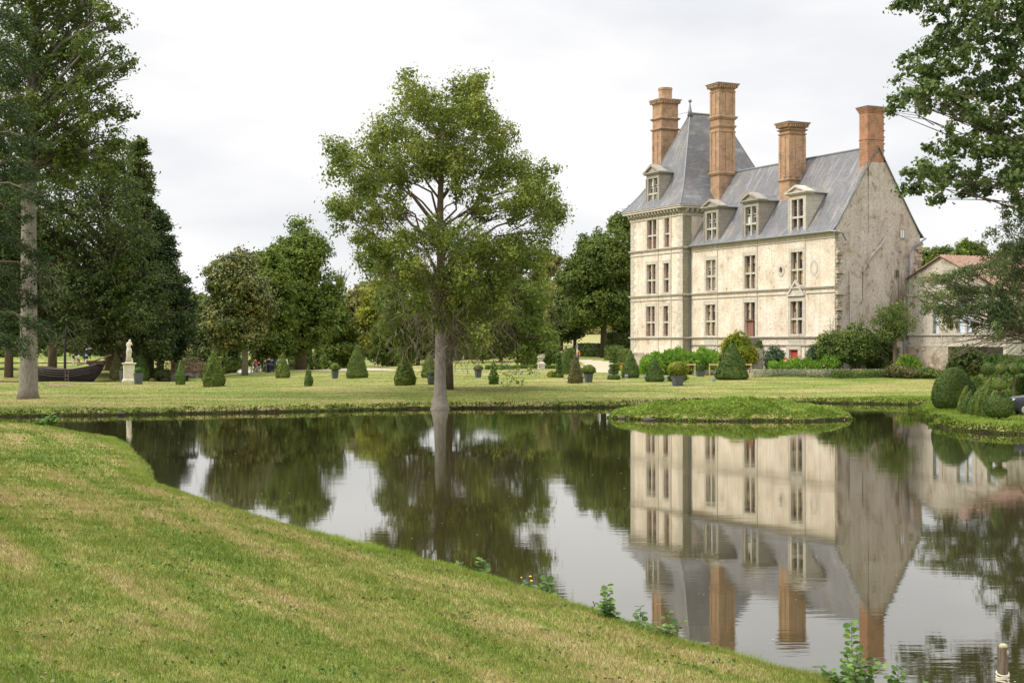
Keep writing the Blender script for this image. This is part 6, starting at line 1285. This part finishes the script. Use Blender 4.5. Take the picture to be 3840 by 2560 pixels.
# ================================================================== CAR (only its nose is in the frame)
Yc = 72.5; xcar = x_(3775, Yc); t = empty('parked_car', (xcar, Yc, h1(xcar+.5, Yc)), radians(-12), 'dark grey car with a silver badge, its nose just inside the right edge', 'car')
sec = [(-.02, .28, .62, .56), (.0, .22, .74, .80), (.25, .20, .86, .90), (.9, .2, .98, .93), (1.15, .2, 1.02, .93), (2.0, .2, 1.52, .93), (2.9, .2, 1.60, .93), (3.7, .2, 1.5, .92), (4.15, .25, 1.0, .86), (4.2, .3, .8, .8)]   # x, bottom, top, half width: x runs from the nose to the tail
m = MB(); n_ = 10; V_ = []
for (x, zb, zt, hw) in sec:
    belt = min(zt, .95); ring = [(0, zb), (hw*.9, zb), (hw, zb+.15), (hw, (zb+belt)/2+.1), (hw*.97, belt), (hw*.80 if zt > 1.1 else hw*.90, zt-.05 if zt > 1.1 else belt+.01), (hw*.6, zt), (0, zt+.015)]
    V_.append([(x, -a, b_) for a, b_ in ring]+[(x, a, b_) for a, b_ in ring[::-1][1:-1]])
k_ = len(V_[0])
m.add([p for r in V_ for p in r], [(i*k_+j, i*k_+(j+1) % k_, (i+1)*k_+(j+1) % k_, (i+1)*k_+j) for i in range(len(sec)-1) for j in range(k_)]+[tuple(range(k_))[::-1], tuple((len(sec)-1)*k_+j for j in range(k_))])
o = m.build('body', 'car_paint', t, smooth=True); md = o.modifiers.new('b', 'BEVEL'); md.width = .03; md.segments = 2
m = MB(); m.add([(1.18, -.72, 1.0), (1.18, .72, 1.0), (2.0, .62, 1.5), (2.0, -.62, 1.5)], [(0, 1, 2, 3)]); 
for v in range(4): m.v[v] = (m.v[v][0]-.03, m.v[v][1], m.v[v][2]+.045)
m.build('windscreen', 'car_glass', t)
m = MB(); m.box(-.045, .02, -.6, .6, .42, .56); m.box(-.05, .02, -.66, .66, .24, .38); m.build('grille', 'car_black', t, bevel=.01)
m = MB(); m.box(-.06, .02, -.78, .78, .185, .235); m.build('bumper_trim', 'chrome', t, bevel=.01)
for sg in (-1, 1):
    m = MB(); m.prism([(.10, sg*.50, .63), (.12, sg*.86, .66), (.32, sg*.90, .82), (.10, sg*.56, .74)], (-.08, 0, .03)); m.build('headlight', 'lamp_glass', t, bevel=.01)
m = MB()
for dz in (0, .06): m.prism([(-.05, -.10, .62+dz), (-.05, 0, .69+dz), (-.05, .10, .62+dz), (-.05, .10, .655+dz), (-.05, 0, .725+dz), (-.05, -.10, .655+dz)], (.03, 0, 0))
m.build('badge', 'chrome', t)
for sx in (.78, 3.3):
    for sg in (-1, 1):
        vs = MB(); prof = [(.10, -.1), (.28, -.11), (.32, -.08), (.32, .08), (.28, .11), (.10, .1)]; n_ = 20
        V_ = [(sx+r*cos(2*pi*j/n_), sg*.84+y, .30+r*sin(2*pi*j/n_)) for r, y in prof for j in range(n_)]
        vs.add(V_, [(i*n_+j, i*n_+(j+1) % n_, (i+1)*n_+(j+1) % n_, (i+1)*n_+j) for i in range(5) for j in range(n_)]); wl = vs.build('wheel', 'rubber', t)
        r_ = MB(); r_.add([(sx+.2*cos(2*pi*j/12), sg*.945, .30+.2*sin(2*pi*j/12)) for j in range(12)], [tuple(range(12))]); r_.build('rim', 'chrome', wl)
# ================================================================== VINE ON THE GABLE
random.seed(17); m = MB()
for k in range(46):
    y = random.uniform(6.2, 9.0); z = 4.5; q = [Vector((.12, y, z))]; top = random.uniform(7, 13.5)
    while z < top: z += random.uniform(.4, .9); y += random.gauss(0, .22); q.append(Vector((.13, y, z)))
    m.tube([K.w(p.x, p.y, p.z) for p in q], [max(.008, .03*(1-i/len(q))) for i in range(len(q))], 3, False)
tag(m.build('climbing_vine', 'bark_brown'), 'leafless vine stems climbing the right side of the gable', 'vine')

# ================================================================== GRASS AND BANK PLANTS
def blades(name, P_, hgt, wid, mat, lean=.35, flop=0):
    n = len(P_); a = rng.uniform(0, 2*pi, n); l_ = rng.normal(0, lean, (n, 2))*hgt[:, None]; dx = np.stack([np.cos(a), np.sin(a)], 1)*wid[:, None]*.5
    A = P_.copy(); A[:, :2] -= dx; B_ = P_.copy(); B_[:, :2] += dx; T = P_.copy(); T[:, :2] += l_; T[:, 2] += hgt
    A[:, 2] -= .01; B_[:, 2] -= .01
    return link(name, fast(name, np.stack([A, B_, T], 1).reshape(-1, 3), np.arange(3*n).reshape(-1, 3)), mat)
def sdP(x, y): return sdist(P1, x, y)+wob(x, y)*np.clip(y/80, .35, 1)
# mown near lawn
n = 900000; k = rng.uniform(-.47, .47, n); Yg_ = np.exp(rng.uniform(math.log(6.5), math.log(76), n)); x = k*Yg_
ok_ = np.zeros(n, bool)
for i in range(0, n, 100000): sl_ = slice(i, i+100000); ok_[sl_] = (sdP(x[sl_], Yg_[sl_]) > .02) & is_near(x[sl_], Yg_[sl_]) & (x[sl_] < 7)
x, Yg_ = x[ok_], Yg_[ok_]; P_ = np.stack([x, Yg_, HB(x, Yg_)], 1); clum = .5+.5*np.sin(x*2.3+np.sin(Yg_*1.7)*2)*np.sin(Yg_*2.9+x)
far_ = np.clip(Yg_/9, 1, 4.5); hg = rng.uniform(.018, .05, len(x))*far_**.55*(.75+.5*clum); wd_ = rng.uniform(.0035, .0075, len(x))*far_**.95
tag(blades('lawn_grass', P_, hg, wd_, 'grass_near', .55), kind='stuff')
# longer unmown fringe on the near edge
def edge_samples(n, ids, lo, hi):
    seg = [(P1[i], P1[(i+1) % len(P1)]) for i in ids]; ln = np.array([np.hypot(*(b_-a)) for a, b_ in seg]); wt = ln/ np.array([max(10, (a[1]+b_[1])/2)**.9 for a, b_ in seg]); wt /= wt.sum()
    j = rng.choice(len(seg), n, p=wt); t_ = rng.uniform(0, 1, n); A = np.array([s_[0] for s_ in seg])[j]; B_ = np.array([s_[1] for s_ in seg])[j]; q = A+(B_-A)*t_[:, None]; q = q+rng.normal(0, .7, (n, 2))
    s_ = sdP(q[:, 0], q[:, 1]); m_ = (s_ > lo) & (s_ < hi); return q[m_], s_[m_]
q, s_ = edge_samples(150000, range(1, 16), -.02, .75); q = np.concatenate([q]); z = HB(q[:, 0], q[:, 1]); f_ = np.clip(q[:, 1]/15, 1, 4)
P_ = np.stack([q[:, 0], q[:, 1], z], 1); tall = (1-s_/.75); tuf = .4+.6*np.clip(np.sin(q[:, 0]*3.1+q[:, 1]*1.3)+.4*np.sin(q[:, 0]*9), 0, 1); hg = (.05+.20*tall*tuf*np.clip(24/q[:, 1], .35, 1))*rng.uniform(.5, 1.15, len(q)); wd_ = rng.uniform(.004, .009, len(q))*f_**.9
o = blades('bank_grass', P_, hg, wd_, 'leaf_island', .4); tag(o, kind='stuff')
# far banks, peninsula and island
q, s_ = edge_samples(330000, range(17, 42), -.12, 1.3); keep = ((q[:, 1] > 78) | (q[:, 0] > 18)) & (q[:, 0] > -60) & (rng.uniform(0, 1, len(q)) < np.clip(1.05-s_*1.25, .03, 1)); q, s_ = q[keep], s_[keep]
z = HB(q[:, 0], q[:, 1]); cl_ = .5+.5*np.sin(q[:, 0]*1.9+np.sin(q[:, 0]*.7)*2)*np.sin(q[:, 0]*4.3+q[:, 1]); hg = rng.uniform(.05, .27, len(q))*(.35+.75*cl_)*np.clip(1.1-s_*.9, .2, 1)
half = rng.uniform(0, 1, len(q)) < .5
tag(blades('bank_grass', np.stack([q[half, 0], q[half, 1], z[half]], 1), hg[half], rng.uniform(.03, .06, half.sum()), 'leaf_bank', .45), kind='stuff')
h_ = ~half; C_ = np.stack([q[h_, 0], q[h_, 1], np.maximum(z[h_], .03)+hg[h_]*rng.uniform(.1, .9, h_.sum())], 1)
tag(link('bank_weeds', leafmesh('bank_weeds', C_, .11, 1.5, .5), 'leaf_bank'), kind='stuff')
n = 72000; a = rng.uniform(0, 2*pi, n); r = np.sqrt(rng.uniform(0, 1.2, n)); q = np.stack([12.3+6.65*r*np.cos(a), 78+4.0*r*np.sin(a)], 1); z = HB(q[:, 0], q[:, 1]); ok_ = z > -.14; z = np.maximum(z, .02); q, z, r = q[ok_], z[ok_], r[ok_]
bare = (np.sin(q[:, 0]*1.3+1.0)*np.sin(q[:, 1]*1.1) > .55) & (q[:, 0] > 12.5) & (rng.uniform(0, 1, len(q)) < .8); q, z, r = q[~bare], z[~bare], r[~bare]
cl_ = .5+.5*np.sin(q[:, 0]*2.7+np.sin(q[:, 1]*2)*1.5); C_ = np.stack([q[:, 0], q[:, 1], z+rng.uniform(0, .12, len(q))*(.4+cl_)], 1); nb = len(C_)//2
tag(link('island_plants', leafmesh('island_plants', C_[:nb], .12, 1.5, .6), 'leaf_island'), kind='stuff')
tag(blades('island_grass', C_[nb:]-np.array([0, 0, .08]), rng.uniform(.06, .16, len(C_)-nb), rng.uniform(.02, .05, len(C_)-nb), 'leaf_island', .5), kind='stuff')
n = 90000; q = np.stack([rng.uniform(20, 32, n), rng.uniform(62, 97, n)], 1); s_ = sdP(q[:, 0], q[:, 1]); m_ = (s_ > .1) & (q[:, 0] < .37*q[:, 1]+1) & (rng.uniform(0, 1, n) < np.clip(1.2-s_*.22, .15, 1)); q = q[m_]
tag(blades('peninsula_grass', np.stack([q[:, 0], q[:, 1], HB(q[:, 0], q[:, 1])], 1), rng.uniform(.05, .16, len(q)), rng.uniform(.03, .06, len(q)), 'leaf_island', .5), kind='stuff')
# mown far lawn, coarse blades that break up the sheet
n = 330000; k = rng.uniform(-.38, .38, n); Yq = rng.uniform(0, 1, n); Yq = 1/(1/80+(1/150-1/80)*Yq); x = k*Yq; s_ = sdP(x, Yq); s2_ = sdist(P2, x, Yq); ok_ = (s_ > .2) & (s2_ > .3) & ~is_near(x, Yq); x, Yq = x[ok_], Yq[ok_]
tag(blades('lawn_grass', np.stack([x, Yq, HB(x, Yq)], 1), rng.uniform(.015, .045, len(x)), rng.uniform(.025, .06, len(x)), 'grass_far', .9), kind='stuff')
# stones on the island and at the banks
random.seed(5)
def stone(label, x, y, z, r):
    m = MB(); m.ball((0, 0, 0), (r*.8, r*.5, r*.26), 10, 7); m.v = [(a*(1+.22*sin(7*b_+3*a)), b_*(1+.2*cos(5*a)), c*(1+.25*sin(4*a+2))) for a, b_, c in m.v]; tag(m.build('stone', 'rock', None, (x, y, z)), label, 'stone')
stone('dark flat stone at the left tip of the island', *at(2336, 76.8)[:2], .05, .35); stone('dark rock bulging from the front of the island, right of the middle', x_(2830, 75.4), 75.4, .16, .62)
stone('brown rock at the water line of the island under the dry grass', x_(2905, 75.2), 75.2, .10, .5); stone('broken brown stone on the left part of the island front', x_(2430, 75), 75, .05, .4); stone('small grey stone poking out of the water by the right bank', x_(3658, 60.5), 60.5, .02, .18)
stone('earthy stone on the far bank below the statue', x_(452, 80.4), 80.4, .12, .28)
# alder saplings along the near bank
def sapling(label, px, pbot, ptop, Y, spread, n, leaf=.06, nstem=3, seed=1):
    leaf *= 1.22; n = int(n*1.35)
    random.seed(seed); x = x_(px, Y); s_ = Y/F; z0 = CH-(pbot-HZ)*s_; h = (pbot-ptop)*s_; z0 = min(z0, h1(x, Y)+.25); t = empty('alder_sapling', (x, Y, z0), 0, label, 'plant'); m = MB(); P_ = []; D_ = []
    for k in range(nstem):
        a = 2*pi*k/nstem+random.random(); ex = spread*s_*.5*random.uniform(.3, 1)*(0 if k == 0 else 1); hh_ = h*(1 if k == 0 else random.uniform(.35, .75)); q = []
        for j in range(7): f = j/6; q.append(Vector((ex*cos(a)*f**1.2+random.gauss(0, .006), ex*sin(a)*f*.6, hh_*f-.03)))
        m.tube(q, [.007*(1-.8*j/6) for j in range(7)], 4)
        cnt = int(n*(1 if k == 0 else .6))
        for i in range(cnt):
            f = .12+.88*(i+random.random())/cnt; b_ = q[min(5, int(f*6))].lerp(q[min(6, int(f*6)+1)], f*6-int(f*6)); an = i*2.4+random.uniform(-.3, .3); ln = leaf*(1.15-.5*f)
            d = Vector((cos(an), sin(an)*.8, random.uniform(-.2, .4))); m.tube([b_, b_+d*ln*.5], .002, 3, False); P_.append(tuple(b_+d*ln*1.0)); D_.append(tuple(d))
    m.build('stem', 'bark_brown', t); P_ = np.array(P_); D_ = np.array(D_); n_ = len(P_)
    r = rng.normal(size=(n_, 3))*.45; r[:, 2] += 1; r[:, 1] -= .5; D_ /= np.linalg.norm(D_, axis=1)[:, None]; r -= (r*D_).sum(1)[:, None]*D_; r /= np.linalg.norm(r, axis=1)[:, None]; b_ = np.cross(r, D_); S = leaf*rng.uniform(.8, 1.35, n_)[:, None]
    oct_ = [(-.5, 0), (-.28, .30), (.05, .40), (.34, .30), (.52, 0), (.34, -.30), (.05, -.40), (-.28, -.30)]
    V = np.stack([P_+D_*S*u+b_*S*v+r*S*(.10*abs(v)*2-.12*u*u) for u, v in oct_], 1).reshape(-1, 3); i8 = np.arange(n_)[:, None]*8
    F_ = np.concatenate([i8+np.array([[0, 1, 7, 7]])[:, :3].repeat(1, 0) if False else i8+np.array([[0, 1, 2, 3]]), i8+np.array([[0, 3, 4, 5]]), i8+np.array([[0, 5, 6, 7]])]); link('leaves', fast('leaves', V, F_), 'leaf_alder', t); return t
sapling('small round-leaved alder shoot furthest left of the three at the bank middle', 1725, 2150, 2085, 26, 70, 16, .075, 4, 2)
sapling('bushier alder shoot just left of the yellow flowers', 1802, 2180, 2086, 25, 110, 18, .075, 5, 3)
sapling('low alder shoots around the yellow flowers', 1975, 2232, 2172, 23.3, 130, 12, .065, 6, 4)
sapling('pale leaved low shoots right of the yellow flowers', 2050, 2240, 2162, 22.8, 110, 14, .075, 5, 5)
sapling('tall upright alder sapling on the bank in front of the reflection', 2278, 2345, 2186, 19.6, 110, 26, .062, 6, 6)
sapling('spreading alder twigs over the water right of the tall sapling', 2400, 2372, 2262, 18.9, 170, 14, .06, 6, 7)
sapling('thin alder twigs leaning over the chimney reflection', 2500, 2395, 2275, 18.4, 150, 12, .06, 6, 8)
sapling('tallest alder sapling at the bottom edge near the gable reflection', 3194, 2590, 2322, 15.6, 120, 30, .058, 2, 9)
sapling('dense leafy alder bush around the tallest sapling', 3215, 2600, 2410, 15.4, 330, 24, .058, 10, 10)
sapling('short alder shoot right of the leafy bush at the bottom edge', 3366, 2600, 2488, 15.3, 90, 14, .055, 4, 11)
sapling('single leaf tip rising at the bottom edge left of the mooring post', 3480, 2600, 2540, 15.3, 60, 6, .055, 2, 12)
sapling('yellow-green weed shoots on the left end of the near bank', 190, 1592, 1548, 64, 60, 14, .16, 5, 13)
sapling('low weed shoots beside the left end of the near bank', 150, 1590, 1568, 66, 60, 12, .14, 5, 14)
def flower(label, px, py, Y, mat, r=.022):
    x = x_(px, Y); z = CH-(py-HZ)/F*Y; z0 = h1(x, Y); t = empty('flower', (x, Y, z0), 0, label, 'flower', 'small flowers on the near bank'); m = MB(); m.tube([(0, 0, 0), (.01, 0, (z-z0)*.6), (0, 0, z-z0)], .003, 4); m.build('stem', 'leaf_alder', t)
    m = MB(); m.lathe([(r*.3, z-z0-.004), (r, z-z0), (r*.9, z-z0+.008), (r*.3, z-z0+.012)], (0, 0, 0), 12); m.build('bloom', mat, t)
flower('upper of the two round yellow flowers on the bank', 1989, 2160, 23.2, 'petal_yellow', .024); flower('lower of the two round yellow flowers on the bank', 1993, 2177, 23, 'petal_yellow', .022)
flower('smaller yellow flower left of the pair', 1955, 2165, 23.4, 'petal_yellow', .014); flower('small pink clover flower left of the yellow ones', 1855, 2180, 24.2, 'petal_pink', .016); flower('lone yellow flower near the upper left alder shoots', 1635, 2108, 26.5, 'petal_yellow', .014)
for (px, py, Y, h_, dx, lb) in ((2167, 2240, 21.8, .07, .02, 'left crooked dark twig standing in the water'), (2229, 2238, 21.9, .085, -.03, 'right straight dark twig standing in the water')):
    m = MB(); x = x_(px, Y); m.tube([(x, Y, -.3), (x+dx, Y, .03), (x-dx*.3, Y, h_*.7), (x+dx*.8, Y, h_+.04)], [.012, .012, .010, .007], 5); tag(m.build('twig', 'stick'), lb, 'twig')
# mooring post
Ym = 15.9; xm_ = x_(3757, Ym); t = empty('mooring_post', (xm_, Ym, -1.2), 0, 'weathered wooden post with lichen on top and white rope around it at the lower right', 'post'); m = MB(); n_ = 14; vs = []
H_ = CH-(2428-HZ)/F*Ym+1.2
for i in range(9):
    for j in range(n_): a = 2*pi*j/n_; rr = .058*(1+.14*sin(3*a+.4)+.10*sin(7*a+i*.3))*(1-.12*i/8); vs.append((rr*cos(a)+.012*i/8, rr*sin(a), H_*i/8+(0 if i < 8 else .03*sin(3*a)+.02*sin(5*a))))
m.add(vs, [(i*n_+j, i*n_+(j+1) % n_, (i+1)*n_+(j+1) % n_, (i+1)*n_+j) for i in range(8) for j in range(n_)]+[tuple(8*n_+j for j in range(n_))]); m.build('post', 'post_wood', t)
m = MB()
for k in range(5):
    q = [(.066*cos(a)+.008, .066*sin(a), H_-.28-k*.025+.02*sin(a+k)) for a in np.linspace(0, 2*pi, 17)]; m.tube(q, .011, 5)
m.tube([(.03, -.065, H_-.32), (.06, -.07, H_-.38), (.10, -.05, H_-.46), (.07, -.06, H_-.54)], .008, 5); m.build('rope', 'rope', t)
m = MB(); m.ball((.012, -.01, H_+.02), (.05, .045, .035), 10, 6); m.ball((.05, -.02, H_-.05), (.02, .03, .035), 8, 6); m.build('lichen', 'moss', t)
# specks floating on the water
n = 420; Yq = np.exp(rng.uniform(math.log(15), math.log(80), n)); x = rng.uniform(-.3, .38, n)*Yq; ok_ = sdP(x, Yq) < -.4; x, Yq = x[ok_], Yq[ok_]; n = len(x); S = rng.uniform(.008, .022, n)*np.clip(Yq/22, 1, 3)
C_ = np.stack([x, Yq, np.full(n, .006)], 1); a = rng.uniform(0, 2*pi, n); u = np.stack([np.cos(a), np.sin(a), 0*a], 1)*S[:, None]; v = np.stack([-np.sin(a), np.cos(a), 0*a], 1)*S[:, None]*.5
tag(link('floating_debris', fast('floating_debris', np.stack([C_-u, C_-v, C_+u, C_+v], 1).reshape(-1, 3), np.arange(4*n).reshape(-1, 4)), 'speck'), kind='stuff')

# clover, plantain and fallen leaves scattered through the near lawn
n = 5200; Yq = np.exp(rng.uniform(math.log(7), math.log(60), n)); x = rng.uniform(-.45, .3, n)*Yq; ok_ = (sdP(x, Yq) > .3) & is_near(x, Yq); x, Yq = x[ok_], Yq[ok_]
k_ = np.repeat(np.arange(len(x))[::9], 9); k_ = k_[:len(x)]; xx = x[k_]+rng.normal(0, .09, len(k_))*np.clip(Yq[k_]/14, 1, 3); yy = Yq[k_]+rng.normal(0, .09, len(k_))*np.clip(Yq[k_]/14, 1, 3)
tag(link('lawn_weeds', leafmesh('lawn_weeds', np.stack([xx, yy, HB(xx, yy)+.03], 1), .045*np.clip(yy/14, 1, 3), 1.5, 1.6), 'leaf_boxgreen'), kind='stuff')
j_ = rng.uniform(0, 1, len(x)) < .14; xx, yy = x[j_]+.37, Yq[j_]
tag(link('fallen_leaves', leafmesh('fallen_leaves', np.stack([xx, yy, HB(xx, yy)+.035], 1), .05*np.clip(yy/14, 1, 2.5), 1.4, 1.6), 'leaf_brown'), kind='stuff')
